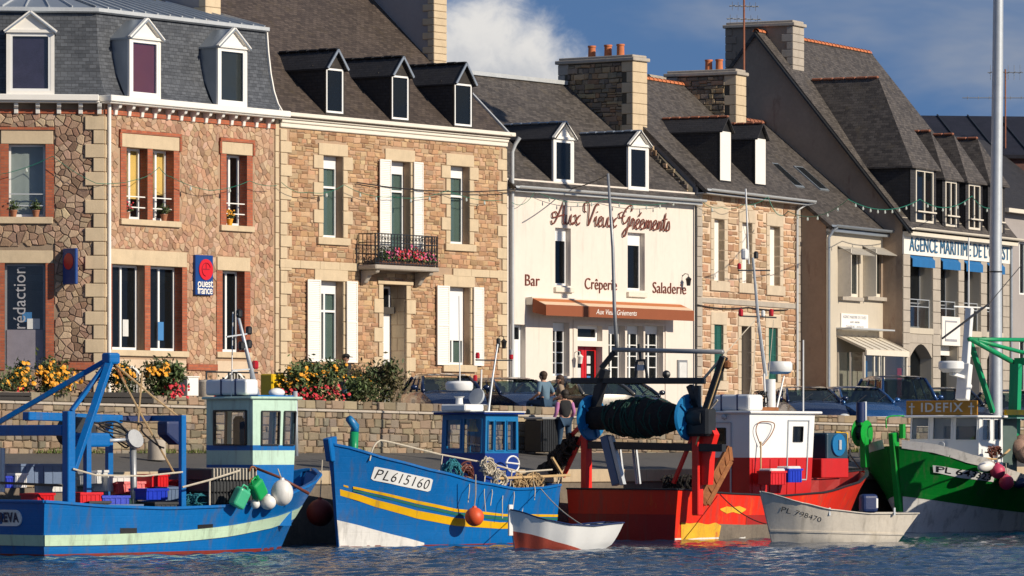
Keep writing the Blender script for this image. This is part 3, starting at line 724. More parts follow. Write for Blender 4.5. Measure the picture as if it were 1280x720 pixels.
dormer(h1, fL, 8, 68, 116, 38, 15, zm0, 3, roof_mat='zinc', cheek='zinc', pedi=True, yf=-.27, back=.62, pane='pane', curtain=((0, 1, 'curtain_violet'),))
REL[:] = [None, None]
chimney(h1, E1-.75, E1-.1, f1.Y(277, E1), f1.Y(277, E1)+1.9, zm1-1, zm1+2.4, facem='render_grey', stones=False)
# notices stuck inside the ground-floor panes, potted plants on the sills
for px, py0, py1, mt in ((156, 399, 420, 'paper'), (200, 402, 425, 'poster_blue')):
    MB().box(S(px-3, .24), S(px+4, .24), .225, .232, Z(px, py1), Z(px, py0)).build('notice', mt, h1)
pm('flower_red', (.55, .02, .035), .6, var=.2, scale=20, bump=0); pm('flower_yellow', (.80, .34, .015), .6, var=.25, scale=20, bump=0)
pm('flower_pink', (.62, .10, .22), .6, var=.2, scale=20, bump=0); pm('leaf', (.055, .095, .025), .6, var=.35, scale=9, bump=0, attr='tint')
pm('pot_clay', (.35, .14, .07), .8)
# ---------------------------------------------------------------- the gold rubble house with the balcony
f2 = A.at(348.6); S, Z = f2.S, f2.Z; E2 = S(632.5)
h2 = thing('townhouse', 'golden rubble townhouse with white cornice, balcony and white shutters', 'house', f2)
zc1, zc0 = Z(352, 140), Z(352, 159); ops = []; cov = []
def H2win(px0, px1, py0, py1, lint, sill=True, nblk=6, **kw):
    s0, s1, z1, z0 = S(px0), S(px1), Z((px0+px1)/2, py0), Z((px0+px1)/2, py1)
    w_ = window(h2, s0, s1, z0, z1, ops, dep=.24, **kw); zt = Z((px0+px1)/2, lint); ob = .22
    MB().box(s0-ob, s1+ob, -.05, .2, z1+.004, zt).build('lintel', 'dressed_stone', h2, bevel=.012)
    blocks(h2, s0-ob, s0, z0-.0, z1, nblk, .24, -1, name='jamb_block'); blocks(h2, s1, s1+ob, z0-.0, z1, nblk, .24, 1, name='jamb_block', seed=4)
    cov.append((s0-ob, s1+ob, z0, zt+.02))
    for i in range(nblk):
        if i % 2: h = (z1-z0)/nblk; cov.append((s0-ob-.25, s1+ob+.25, z0+i*h, z0+(i+1)*h))
    if sill: MB().box(s0-.3, s1+.28, -.1, .22, z0-.22, z0-.004).build('sill', 'dressed_stone', h2, bevel=.012); cov.append((s0-.3, s1+.28, z0-.23, z0))
    return s0, s1, z0, z1
wcur = ((.04, .42, 'curtain_green'), (.55, .96, 'curtain_green'))
H2win(403, 428, 195, 297, 180, cols=1, trans=.62, box=.30, curtain=((.3, .95, 'curtain_green'),))
bx0, bx1, bz0, bz1 = H2win(486, 512, 202, 333, 187, sill=False, nblk=8, cols=1, trans=.72, box=.30, curtain=((.3, .95, 'curtain_green'),))
H2win(562, 586, 208, 305, 193, cols=1, trans=.62, box=.28, curtain=((.3, .95, 'curtain_green'),))
gx0, gx1, gz0, gz1 = H2win(398, 428, 351.5, 452, 337, sill=False, nblk=6, cols=2, trans=.63, box=.30, curtain=wcur)
jx0, jx1, jz0, jz1 = H2win(559, 587, 359, 456, 344, nblk=6, cols=2, blind=.70, curtain=wcur)
for a, b, z0, z1 in ((gx0, gx1, gz0, gz1), (jx0, jx1, jz0, jz1), (bx0, bx1, bz0+.1, bz1)):
    wd = (b-a)*.56
    shutter(h2, a-wd, a-.02, z0-.02, z1+.02, y=-.12); shutter(h2, b+.08, b+.08+wd*.8, z0-.02, z1+.02, y=-.12)
# front door in a deep stone porch
d0, d1, dz1 = S(478), S(507), Z(492, 356); ops.append((d0, d1, GZ+.35, dz1, .62)); cov.append((d0-.22, d1+.22, 2, dz1+.1))
blocks(h2, d0-.22, d0, GZ, dz1, 9, .24, -1, name='jamb_block'); blocks(h2, d1, d1+.22, GZ, dz1, 9, .24, 1, name='jamb_block')
MB().box(d0-.3, d1+.3, -.08, .2, dz1+.004, dz1+.12).build('lintel', 'dressed_stone', h2, bevel=.01)
MB().box(d0-.25, d1+.25, -.5, .6, GZ-.3, GZ+.35).build('doorstep', 'grey_granite', h2, bevel=.02)
dr = MB().box(d0+.02, d1-.02, .56, .62, GZ+.36, dz1-.75).box(d0+.02, d0+.09, .56, .62, dz1-.75, dz1-.03).box(d1-.09, d1-.02, .56, .62, dz1-.75, dz1-.03).box(d0+.09, d1-.09, .56, .62, dz1-.1, dz1-.03).build('door', 'white_pvc', h2)
MB().box(d0+.08, d1-.08, .585, .59, dz1-.76, dz1-.09).build('pane', 'pane_dark', dr)
MB().tube([(d1-.2, .54, GZ+1.3), (d1-.2, .50, GZ+1.3), (d1-.32, .50, GZ+1.3)], .014, 6).build('handle', 'grey_metal', dr)
for i in range(9):
    h = (dz1-GZ-.35)/9; MB().box(d1-.008, d1+.05, .03, .54 if i % 2 else .30, GZ+.35+i*h+.006, GZ+.35+(i+1)*h-.005).build('reveal_block', 'dressed_stone', h2, bevel=.01)
    MB().box(d1-.008, d1+.05, (.54 if i % 2 else .30)+.012, .56, GZ+.35+i*h+.006, GZ+.35+(i+1)*h-.005).build('reveal_block', 'dressed_stone', h2, bevel=.01) if not i % 2 else None
# string course, quoins, cornice, wall
zs1, zs0 = Z(352, 324.5), Z(352, 334.5)
for i in range(12):
    a, b = E2*i/12, E2*(i+1)/12
    if b < S(470) or a > S(549): MB().box(a+.004, b-.004, -.06, .05, zs0, zs1).build('string_block', 'dressed_stone', h2, bevel=.012)
cov.append((0, E2, zs0-.01, zs1+.01))
blocks(h2, .03, .34, 2.9, zc0-.05, 25, .22, 1, seed=6); blocks(h2, E2-.24, E2-.0, 2.9, zc0-.05, 25, .26, -1, seed=7)
cov += [(0, .45, 2, 20), (E2-.36, E2, 2, 20)]
wl = MB().wallgrid(0, E2, 2.5, zc0+.1, ops, .24).build('wall', 'mortar_pale', h2)
masonry(wl, .36, E2-.26, 3.0, zc0-.02, cov, .27, .125, 'gold', 21, coursed=True, dep=.028, joint=.014, keep=300)
m = MB(); hh = zc1-zc0
for a, b, y in ((0, .30, -.07), (.305, .52, -.11), (.525, .72, -.16), (.725, 1, -.22)): m.box(.02, E2+.22*(a > .6)+.02, y, .1, zc0+hh*a, zc0+hh*b)
m.build('cornice', pm('cornice_stone', (.74, .68, .58), .7, var=.06, bump=.08), h2, bevel=.02)
tn2 = math.tan(R(42.5)); yr = 6.0
gable_house(h2, 0, E2, zc1+.05, yr, zc1+.05+yr*tn2, 'render_grey', 'slate_brown', over=.20)
zeH2 = zc1+.05
for x in (E2-.03,): 
    MB().bar((x, -.2, zeH2-.2*tn2+.02), (x, yr, zeH2+yr*tn2+.02), .10, .08, up=(1, 0, 0)).build('verge_flashing', 'zinc_pale', h2)
for l, r_, b_, e_, a_ in ((407, 430.5, 144, 84, 62), (489, 512, 152, 93, 71), (567.5, 591, 160, 103, 79)):
    dormer(h2, f2, l, r_, b_, e_, a_, zeH2, tn2, roof_mat='slate_dark', ridge='slate_dark', pane='pane_dark', curtain=((.0, 1, 'curtain_grey'),))
y0c = f2.Y(557, E2); chimney(h2, E2-.62, E2+.0, y0c, y0c+3.0, zeH2+1.6, 17.4, facem='render_grey', stones=False, keep=0, qmat='render_grey', qn=16)
pipe(h2, [(S(637.2), -.1, 2.9), (S(637.2), -.1, Z(637, 190)), (S(638.5), -.18, Z(637, 180)), (S(640), -.3, Z(637, 172))], .06, 'zinc_pale')
# balcony
bal = MB().box(S(470, -.75), S(549.5, -.75), -.75, -.061, bz0-.16, bz0-.02).build('balcony', 'grey_granite', h2, bevel=.03)
a, b, zt = S(470, -.75)+.04, S(549.5, -.75)-.04, Z(510, 294, -.7); zb = bz0-.02
m = MB()
for z in (zb+.05, zb+(zt-zb)*.72, zt): m.box(a, b, -.72, -.685, z-.014, z+.014); m.box(a, a+.03, -.70, -.06, z-.014, z+.014); m.box(b-.03, b, -.70, -.06, z-.014, z+.014)
n = 20
for i in range(n+1):
    x = a+(b-a)*i/n; m.box(x-.012, x+.012, -.712, -.692, zb, zt)
    if i < n:
        for zz, r_ in ((zb+(zt-zb)*.86, .055), (zb+(zt-zb)*.55, .06), (zb+(zt-zb)*.33, .06), (zb+(zt-zb)*.14, .05)):
            c = x+(b-a)/n/2; pts = [(c+math.cos(q*.9+i)*r_*(1-q*.06), -.702, zz+math.sin(q*.9+i)*r_*1.25*(1-q*.06)) for q in range(9)]; m.tube(pts, .009, 4, False)
for k in range(5):
    y = -.68+k*.15; m.box(a+.003, a+.023, y, y+.02, zb, zt); m.box(b-.023, b-.003, y, y+.02, zb, zt)
m.build('railing', 'iron_black', bal)
for x in (a+.12, b-.3): MB().extx([(-.05, bz0-.17), (-.66, bz0-.17), (-.62, bz0-.26), (-.35, bz0-.33), (-.2, bz0-.55), (-.05, bz0-.62)], x, x+.18).build('bracket', 'grey_granite', bal, bevel=.02)

# ---------------------------------------------------------------- the white crêperie
f3 = A.at(634); S, Z = f3.S, f3.Z; E3 = S(868.5)
h3 = thing('white_house', 'white rendered house with brown script sign and terracotta awning', 'house', f3)
ze3 = Z(640, 232)+.18; ops = []
def win(par, S, Z, px0, px1, py0, py1, dep, ops, **kw):
    c = (px0+px1)/2; z0 = kw.pop('zb', None) or Z(c, py1); return window(par, S(px0), S(px1), z0, Z(c, py0), ops, dep=dep, **kw)
w1 = win(h3, S, Z, 694, 713.5, 285, 357, .19, ops, cols=1, box=.34, pane='pane_dark')
w2 = win(h3, S, Z, 784.5, 806, 291, 363, .19, ops, cols=1, box=.34, pane='pane_dark')
for px0, px1, py in ((692, 715, 359), (783, 806.5, 365)): MB().box(S(px0), S(px1), -.1, .24, Z((px0+px1)/2, py+6.5), Z((px0+px1)/2, py)-.004).build('sill', 'cream_wood', h3, bevel=.012)
zfl = GZ+.05
win(h3, S, Z, 691, 712, 403, 470, .22, ops, cols=2, rows=4, box=.2, pane='pane_dark')
for a, b in ((760.5, 781.5), (784, 804.5), (806.5, 829)): win(h3, S, Z, a, b, 407, 476, .24, ops, cols=2, rows=4, box=.2, pane='pane_dark', curtain=((.02, .3, 'curtain_white'),))
# side door with fanlight
a, b, z1 = S(636), S(657), Z(646, 405.5); ops.append((a, b, zfl, z1, .25))
d = MB().box(a+.03, b-.03, .2, .25, zfl, z1-.52).box(a+.004, a+.09, .19, .25, zfl, z1-.005).box(b-.09, b-.004, .19, .25, zfl, z1-.005).box(a+.09, b-.09, .19, .25, z1-.08, z1-.005).box(a+.09, b-.09, .19, .25, z1-.54, z1-.46).build('side_door', 'white_pvc', h3)
MB().box(a+.08, b-.08, .22, .226, z1-.5, z1-.06).build('fanlight', 'pane_dark', d); MB().box(b-.24, b-.2, .17, .2, zfl+1, zfl+1.16).build('handle', 'grey_metal', d)
# red entrance door with a window above
a, b = S(722), S(753); zr1 = Z(737, 433); z1 = Z(737, 426)
ops.append((a, b, zfl, zr1, .3)); window(h3, a, b, z1, Z(737, 407), ops, dep=.2, cols=1, pane='pane_dark', fw=.1)
pm('red_paint', (.52, .012, .015), .35, var=.08, bump=.03)
d = MB()
for u0, u1 in ((0, .47), (.53, 1)):
    x0, x1 = a+(b-a)*u0, a+(b-a)*u1; d.box(x0+.004, x0+.1, .24, .3, zfl, zr1-.01); d.box(x1-.1, x1-.004, .24, .3, zfl, zr1-.01)
    for z_ in (zfl, zfl+1.0, zr1-.13): d.box(x0+.1, x1-.1, .24, .3, z_, z_+.12)
d.box(a+(b-a)*.47, a+(b-a)*.53, .25, .3, zfl, zr1-.01); d = d.build('red_door', 'red_paint', h3)
MB().box(a+.06, b-.06, .268, .274, zfl+.1, zr1-.1).build('pane', 'pane_dark', d)
MB().box(a+.25, a+.5, .225, .235, zfl+1.15, zfl+1.5).build('notice', 'paper', d)
for i in range(3): MB().box(b-.55, b-.35, .225, .235, zfl+1.0+i*.32, zfl+1.25+i*.32).build('sticker', ('poster_blue', 'paper', 'paper')[i], d)
mc = MB().box(S(846), S(857.5), -.06, .0, Z(852, 475), Z(852, 450)).build('menu_case', 'grey_metal', h3); MB().box(S(847.3), S(856.3), -.066, -.058, Z(852, 474), Z(852, 453)).build('menu_sheet', 'paper', mc)
MB().wallgrid(0, E3, 2.5, ze3+.05, ops, .24).build('wall', 'render_white', h3)
MB().box(S(716), S(831), -.035, .0-.002, GZ-.1, Z(770, 400)-.0).build('x', 'render_white', h3) if False else None
m = MB(); zt = Z(770, 402)
m.box(S(716), S(719), -.03, -.002, GZ, zt); m.box(S(831), S(833), -.03, -.002, GZ, zt); m.box(S(719), S(831), -.03, -.002, zt-.08, zt); m.build('shopfront_moulding', 'render_white', h3)
tn3 = math.tan(R(39.5)); yr3 = 4.6
gable_house(h3, 0.02, E3, ze3, yr3, ze3+yr3*tn3, 'render_white', 'slate_grey', over=.3)
zrd = ze3+yr3*tn3; MB().box(-.0, E3-.9, yr3-.16, yr3+.16, zrd-.06, zrd+.07).build('ridge_flashing', 'zinc_pale', h3)
zgut = ze3-.3*tn3
m = MB(); k = 8; rr = []
for x in (0.02, E3+.02): rr.append([(x, -.40+math.cos(math.pi+math.pi*i/(k-1))*.085, zgut+.05+math.sin(math.pi+math.pi*i/(k-1))*.09) for i in range(k)])
m.rings(rr, False, False); m.box(0.02, E3, -.31, -.01, zgut-.12, zgut-.04); m.build('gutter', 'zinc_pale', h3)
for l, r_, b_, e_, a_ in ((692, 717.5, 229, 172, 153), (785.5, 811, 238, 181, 164)):
    dormer(h3, f3, l, r_, b_, e_, a_, ze3, tn3, roof_mat='slate_dark', pedi=True, pane='pane_dark', ridge='zinc')
# raised gable of the neighbour's party wall with rubble, and its chimney
yb = 2.05; y0c = f3.Y(808, E3)
zt_ch = Z(808, 70, y0c)
chimney(h3, E3-.82, E3-.02, y0c, y0c+2.95, ze3+y0c*tn3-.3, zt_ch+.0, seed=31, pots=((y0c+.75, .42), (y0c+1.25, .42), (y0c+1.9, .42)), keep=60, front='dressed_stone', qmat='grey_granite')
tn4 = math.tan(R(43)); f4 = Fr(*(A.W(A.S(870), 0).xy), 63.4); zeH4 = f4.Z(940, 243)+.30
def coping(poly):
    c = [sum(p[i] for p in poly)/len(poly) for i in (0, 1)]; return c[1] < zeH4-.35+c[0]*tn4 and c[1] > ze3+c[0]*tn3-.1
pw = MB().extx([(.1, ze3-.1), (4.2, ze3+4.2*tn3-.2), (4.2, zeH4-.3+4.2*tn4), (.1, zeH4-.3)], E3-.24, E3+.03).build('party_wall', 'mortar_dark', h3)
masonry(pw, .1, y0c, ze3, zeH4+y0c*tn4, [], .28, .14, 'soot', 33, coursed=True, dep=.05, keep=30, y=E3-.24, axis='y', area_fn=coping)
pipe(h3, [(E3-.06, -.08, 2.9), (E3-.06, -.08, ze3-.4)], .035, 'dark_metal')
# awning: closed cassette, striped cloth and valance
aw = MB(); a, b = S(657), S(872, -.9); pj = .75
zt0, zb0 = Z(660, 372), Z(660, 381)
aw.extx([(-.001, zt0), (-.25, zt0+.02), (-.25, zb0), (-.001, zb0)], S(657)+.0, b); awo = aw.build('awning', 'cream_wood', h3)
z_a = zt0-.02; z_b = f3.Z(770, 390, -pj)-.0; z_c = f3.Z(770, 398.5, -pj)
z_b, z_c = f3.Z(870, 388.5, -pj), f3.Z(870, 401.5, -pj)
pm('awning_orange', (.50, .16, .05), .8, var=.06, bump=.1); pm('awning_cream', (.70, .50, .34), .8, var=.05, bump=.1); pm('awning_brown', (.25, .068, .024), .8, var=.06, bump=.12)
q = [(-.25, z_a), (-pj, z_b)]
for i, cm in enumerate(('awning_orange', 'awning_cream')):
    t0, t1 = i*.5, (i+1)*.5; p0 = (q[0][0]+(q[1][0]-q[0][0])*t0, q[0][1]+(q[1][1]-q[0][1])*t0); p1 = (q[0][0]+(q[1][0]-q[0][0])*t1, q[0][1]+(q[1][1]-q[0][1])*t1)
    slab(awo, a+.02, b, p1, p0, .015, cm, 'cloth_band')
MB().box(a+.02, b, -pj-.012, -pj+.0, z_c, z_b).build('valance', 'awning_brown', awo)
MB().extx([(-.25, z_a-.02), (-pj+.01, z_b-.01), (-pj+.01, z_c), (-.25, z_c+.1)], a+.02, a+.035).build('side_cheek', 'awning_brown', awo)
xs = f3.S(770, -pj); text('Aux Vieux Gréements', .24, 'white_paint', awo, (xs, -pj-.018, (z_b+z_c)/2), FACE, extrude=.003, shear=.3, sx=1.05)
# script sign: each letter drawn with the pen
GL = {'A': [[(-.22, .12), (-.16, -.02), (.0, .04), (.2, .4), (.48, 1.02), (.52, .5), (.54, .1), (.62, 0), (.74, .1)], [(.14, .36), (.0, .52), (-.2, .44), (-.16, .26), (.1, .3), (.4, .38), (.6, .42)]],
 'u': [[(0, .42), (.02, .1), (.1, 0), (.22, .08), (.32, .44), (.32, .1), (.4, 0), (.5, .1)]],
 'x': [[(0, .36), (.1, .44), (.16, .3), (.24, .06), (.34, 0), (.44, .1)], [(.42, .44), (.3, .34), (.1, .06), (0, .02)]],
 'V': [[(.05, .6), (-.12, .7), (-.1, .98), (.12, 1.05), (.22, .8), (.24, .4), (.28, .0), (.45, .4), (.62, .85), (.75, 1.0), (.85, .95)]],
 'i': [[(0, .2), (.1, .44), (.1, .1), (.17, 0), (.27, .1)], [(.13, .62), (.15, .66)]],
 'e': [[(.0, .14), (.16, .24), (.24, .38), (.14, .45), (.04, .3), (.06, .06), (.18, 0), (.34, .12)]],
 'G': [[(.62, .78), (.66, .98), (.5, 1.06), (.2, .8), (.06, .42), (.2, .2), (.4, .32), (.55, .55), (.5, .1), (.38, -.32), (.24, -.4), (.2, -.25), (.4, -.02), (.7, .12)], [(.2, .55), (-.12, .45), (-.2, .62), (.0, .72)]],
 'r': [[(0, .1), (.1, .46), (.18, .38), (.22, .4), (.2, .1), (.26, 0), (.36, .1)]],
 'é': [[(.0, .14), (.16, .24), (.24, .38), (.14, .45), (.04, .3), (.06, .06), (.18, 0), (.34, .12)], [(.16, .58), (.3, .76)]],
 'm': [[(0, .02), (.06, .42), (.07, .04), (.18, .4), (.25, .36), (.24, .04), (.36, .4), (.43, .34), (.42, .06), (.48, 0), (.58, .1)]],
 'n': [[(0, .02), (.06, .42), (.07, .04), (.18, .4), (.25, .34), (.24, .06), (.3, 0), (.4, .1)]],
 't': [[(.0, .1), (.12, .8), (.1, .1), (.17, 0), (.28, .1)], [(-.04, .5), (.24, .54)]],
 's': [[(.0, .08), (.12, .44), (.2, .26), (.22, .08), (.1, 0), (.0, .06)]]}
ADV = dict(A=.72, u=.5, x=.44, V=.66, i=.27, e=.32, G=.66, r=.34, m=.56, n=.38, t=.26, s=.28); ADV['é'] = .32
pm('sign_brown', (.16, .035, .018), .55, var=.1, bump=.03)
lines = []; cx = 0
for ch in 'Aux Vieux Gréements':
    if ch == ' ': cx += .30; continue
    for st in GL[ch]: lines.append([(p[0]+cx+p[1]*.16, p[1]) for p in st])
    cx += ADV[ch]
u0, u1 = S(688, -.06), S(838, -.06); zl = Z(690, 279); hs = .70
sc = (u1-u0)/(cx+.3)
strokes([[(u0+.3*sc+p[0]*sc, zl+p[1]*hs) for p in ln] for ln in lines], .024, 'sign_brown', h3, 'script_lettering', -.05)
for s_, px0, px1, py in (('Bar', 655.5, 673.5, 351), ('Crêperie', 730.5, 770.5, 356), ('Saladerie', 815.5, 857, 361)):
    o = text(s_, .52, 'sign_brown', h3, (S((px0+px1)/2), -.02, Z((px0+px1)/2, py)), FACE, extrude=.012, align='CENTER', bold=-.004)
    wd = o.dimensions.x or 1; wd = max(v.co.x for v in o.data.vertices)-min(v.co.x for v in o.data.vertices); o.scale.x = (S(px1)-S(px0))/wd

# ---------------------------------------------------------------- tan rubble house with green shutters
S, Z = f4.S, f4.Z; E4 = S(1000)
h4 = thing('rubble_house', 'tan rubble house with green ground-floor shutters between white house and grey render', 'house', f4)
ops = []; cov = []
pm('pale_granite', (.54, .44, .32), .85, var=.12, scale=3, bump=.2, bscale=45, dirt=.1)
def H4o(px0, px1, py0, py1, ob=.26, pointed=True):
    a, b, z1, z0 = S(px0), S(px1), Z((px0+px1)/2, py0), Z((px0+px1)/2, py1)
    MB().box(a-ob, b+ob, -.04, .2, z1+.004, z1+.42).build('lintel', 'pale_granite', h4, bevel=.012)
    if pointed: MB().ext([(a-ob+.1, z1+.424), (b+ob-.1, z1+.424), ((a+b)/2+.2, z1+.62), ((a+b)/2-.2, z1+.62)], -.035, .1).build('lintel', 'pale_granite', h4, bevel=.012)
    for u, v in ((a-ob, a), (b, b+ob)):
        n = 6
        for i in range(n): MB().box(u, v, -.035, .2, z0+(z1-z0)*i/n+.006, z0+(z1-z0)*(i+1)/n-.004).build('jamb_block', 'pale_granite', h4, bevel=.012)
    cov.append((a-ob, b+ob, z0-.35, z1+.44)); return a, b, z0, z1
for p0, p1, q0, q1 in ((892, 905, 274, 351), (927, 939.5, 278.5, 354), (961.5, 974.5, 283, 357)):
    a, b, z0, z1 = H4o(p0, p1, q0, q1); ops.append((a, b, z0, z1, .24))
    for u, v in ((a+.008, (a+b)/2-.006), ((a+b)/2+.006, b-.008)): MB().box(u, v, .20, .235, z0+.01, z1-.01).build('closed_shutter', 'white_paint', h4, bevel=.006)
    MB().box(a-.34, b+.34, -.08, .3, z0-.34, z0-.004).build('sill', 'pale_granite', h4, bevel=.012)
pm('green_shutter', (.012, .095, .075), .5, var=.12, bump=.06)
for p0, p1, q0, q1 in ((892, 903.5, 406, 476), (960, 971.5, 410, 478)):
    a, b, z0, z1 = H4o(p0, p1, q0, q1, pointed=False); ops.append((a, b, z0, z1, .12)); shutter(h4, a+.01, (a+b)/2-.005, z0+.01, z1-.01, 'green_shutter', y=.05); shutter(h4, (a+b)/2+.005, b-.01, z0+.01, z1-.01, 'green_shutter', y=.05)
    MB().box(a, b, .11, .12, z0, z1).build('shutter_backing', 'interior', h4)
    MB().box(a-.3, b+.3, -.08, .3, z0-.3, z0-.004).build('sill', 'pale_granite', h4, bevel=.012)
a, b, z0, z1 = H4o(926, 938.5, 408, 505, pointed=False); ops.append((a, b, z0, z1, .35))
d = MB().box(a+.03, b-.03, .30, .35, z0, z1-.02).build('door', pm('door_dark', (.03, .035, .03), .5), h4); MB().box(b-.25, b-.2, .26, .30, z0+1, z0+1.12).build('handle', 'grey_metal', d)
zs = Z(935, 379); MB().box(.02, E4, -.05, .05, zs-.09, zs+.09).build('string_course', 'grey_granite', h4, bevel=.015); cov.append((0, E4, zs-.09, zs+.09))
blocks(h4, 0.02, .42, 2.9, zeH4-.25, 24, .0, 1, 'grey_granite', seed=8); blocks(h4, E4-.32, E4-.02, 2.9, zeH4-.25, 24, .0, -1, 'grey_granite', seed=9)
wl = MB().wallgrid(0, E4, 2.5, zeH4-.02, ops, .3).build('wall', 'mortar_white', h4)
masonry(wl, .44, E4-.34, 3.0, zeH4-.1, cov, .46, .215, 'tan', 41, coursed=True, dep=.04, joint=.045, keep=270)
yr4 = 4.05
gable_house(h4, .05, E4, zeH4, yr4, zeH4+yr4*tn4, 'render_grey', 'slate_grey', over=.42, roof_out=(.1, .1))
ridge_tiles(h4, .1, E4+.1, yr4, zeH4+yr4*tn4, 'terracotta')
zg4 = zeH4-.42*tn4
m = MB(); rr = []
for x in (-.02, E4+.12): rr.append([(x, -.50+math.cos(math.pi+math.pi*i/7)*.085, zg4+.06+math.sin(math.pi+math.pi*i/7)*.09) for i in range(8)])
m.rings(rr, False, False); m.box(.0, E4, -.40, -.02, zg4-.10, zg4-.06); m.build('gutter', 'zinc_pale', h4)
for l, r_, b_, e_, a_ in ((899.5, 914, 228, 163, 146), (943.5, 957.5, 232.5, 172, 154)):
    dormer(h4, f4, l, r_, b_, e_, a_, zeH4, tn4, roof_mat='slate_dark', ridge='terracotta_dark', solid='white_paint', front='slate_dark')
y0c = f4.Y(932, E4); chimney(h4, E4-.85, E4-.05, y0c, y0c+2.6, zeH4+y0c*tn4-.3, f4.ZX(932, 88, E4) if hasattr(f4, 'ZX') else f4.PX(932, 88, E4).z, seed=37, pots=((y0c+.8, .4), (y0c+1.2, .4)), keep=30, qmat='grey_granite', front='dressed_stone')
pipe(h4, [(S(993.5), -.09, 2.9), (S(993.5), -.09, zg4-.3), (S(996), -.3, zg4-.1), (S(1003), -.48, zg4+.0)], .05, 'zinc_pale')
# plain stub of a further stack behind the ridge
sb = thing('yellow_brick_chimney', 'yellow brick chimney stub behind the orange ridge tiles', 'chimney', Fr(*f4.W(3, 9).xy, 63.4))
_f = Fr(sb.location.x, sb.location.y, 63.4); zz = _f.Z(821, 98)
MB().box(_f.S(810), _f.S(832), 0, .9, 9, zz).build('stack', pm('brick_yellow', (.40, .22, .08), .8, var=.2), sb); MB().box(_f.S(810)-.06, _f.S(832)+.06, -.06, .96, zz, zz+.1).build('cap', 'grey_granite', sb)
# ---------------------------------------------------------------- beige house
_5 = Fr(*f4.W(0, -1.0).xy, 63.4); f5 = _5.at(1033); S, Z = f5.S, f5.Z; E5 = S(1106)
h5 = thing('beige_house', 'narrow beige rendered house with two flap-shaded windows and glazed porch', 'house', f5)
ze5 = Z(1040, 284)+.18; ops = []
tn5 = math.tan(R(40)); yr5 = 4.6
pm('flap_clear', (.40, .37, .32), .5)
for p0, p1 in ((1047.5, 1075), (1079, 1104)):
    a, b = S(p0)+.05, S(p1)-.05; z1, z0 = Z((p0+p1)/2, 312), Z((p0+p1)/2, 371)
    window(h5, a, b, z0, z1, ops, dep=.06, cols=2, rows=0, fm='cream_wood', pane='pane', fw=.1, curtain=((.05, .95, 'curtain_grey'),))
    MB().box(a-.1, a-.03, -.55, .0, z0, z1-.1).build('shade_cheek', 'cream_wood', h5) if False else None
    m = MB(); m.box(a-.07, a-.02, -.5, -.004, z0-.02, z1-.02); m.build('open_shutter', 'cream_wood', h5)
    slab(h5, a-.1, b+.1, (-.55, z1-.18), (-.004, z1+.1), .03, 'flap_clear', 'window_flap')
    MB().box(a-.05, b+.05, -.16, .05, z0-.14, z0-.004).build('sill', 'grey_granite', h5, bevel=.012)
MB().wallgrid(0, E5, 2.5, ze5, ops, .15).build('wall', 'render_beige', h5)
gable_house(h5, 0, E5, ze5, yr5, ze5+yr5*tn5, 'render_brown', 'slate_grey', over=.25, roof_out=(.05, .0))
ridge_tiles(h5, 0, E5, yr5, ze5+yr5*tn5, 'terracotta_dark')
zg5 = ze5-.25*tn5
m = MB(); rr = []
for x in (-.15, E5+.1): rr.append([(x, -.36+math.cos(math.pi+math.pi*i/7)*.10, zg5+.09+math.sin(math.pi+math.pi*i/7)*.10) for i in range(8)])
m.rings(rr, False, False); m.box(-.02, E5, -.26, -.004, zg5-.14, zg5-.04); m.build('gutter', 'zinc', h5)
pipe(h5, [(-.03, -.10, 2.9), (-.03, -.10, zg5-.35), (.0, -.25, zg5-.12), (.1, -.36, zg5)], .06, 'zinc')
m = MB()
for p, q in (((983, 208), (1003, 236)), ((1012, 212), (1034, 240))):
    y0 = solve_front(f5, q[0], q[1], ze5, tn5); y1 = solve_front(f5, p[0]+2, p[1], ze5, tn5); x0 = S(q[0]-8, y0)
    nrm_ = Vector((0, -tn5, 1)).normalized()*.05
    o = slab(h5, max(.2, x0), max(.2, x0)+.8, (y0, ze5+y0*tn5+.06), (y1, ze5+y1*tn5+.06), .1, 'zinc', 'skylight'); slab(o, max(.2, x0)+.07, max(.2, x0)+.73, (y0+.06, ze5+(y0+.06)*tn5+.075), (y1-.06, ze5+(y1-.06)*tn5+.075), .01, 'pane_dark', 'pane')
# sign plate and porch
zp = Z(1067, 403); pl = MB().box(S(1050), S(1083.5), -.05, -.002, zp-.29, zp+.29).build('sign_plate', 'white_paint', h5)
pm('letter_grey', (.30, .30, .33), .6, bump=0); pm('letter_blue', (.04, .14, .26), .5, bump=0)
xm = (S(1050)+S(1083.5))/2
for i, (t_, sz) in enumerate((('AGENCE MARITIME DE L\'OUEST', .15), ('AGENT - MARITIME', .10), ('TRANSPORT - PASSAGES', .15))): text(t_, sz, 'letter_grey', pl, (xm, -.054, zp+.17-i*.17), FACE, extrude=.002, sx=1.0)
px0, px1 = S(1046), S(1100); pj = 1.0; z1 = Z(1060, 420); z2 = f5.Z(1090, 437, -pj)
m = MB(); m.box(S(1045), S(1099), -.6, -.002, z1+.22, z1+.27); po = m.build('porch_hood', 'zinc_pale', h5)
prc = slab(h5, px0, px1, (-pj-.1, z2), (0, z1+.0), .05, 'cream_wood', 'porch_roof')
for i in range(7): x = px0+(px1-px0)*i/6; slab(prc, x-.03, x+.03, (-pj-.1, z2+.03), (0, z1+.03), .03, 'render_beige', 'rib')
m = MB(); m.box(px0, px1, -pj-.12, -pj-.06, z2-.2, z2-.03)
for x in (px0+.03, px0+.9, px0+1.35, px0+1.8, px1-.03): m.box(x-.04, x+.04, -pj-.04, -pj+.04, GZ-.2, z2-.2)
for y in (-pj, -.5, -.05): m.box(px0+.0, px0+.06, y-.03, y+.03, GZ-.2, z2-.1)
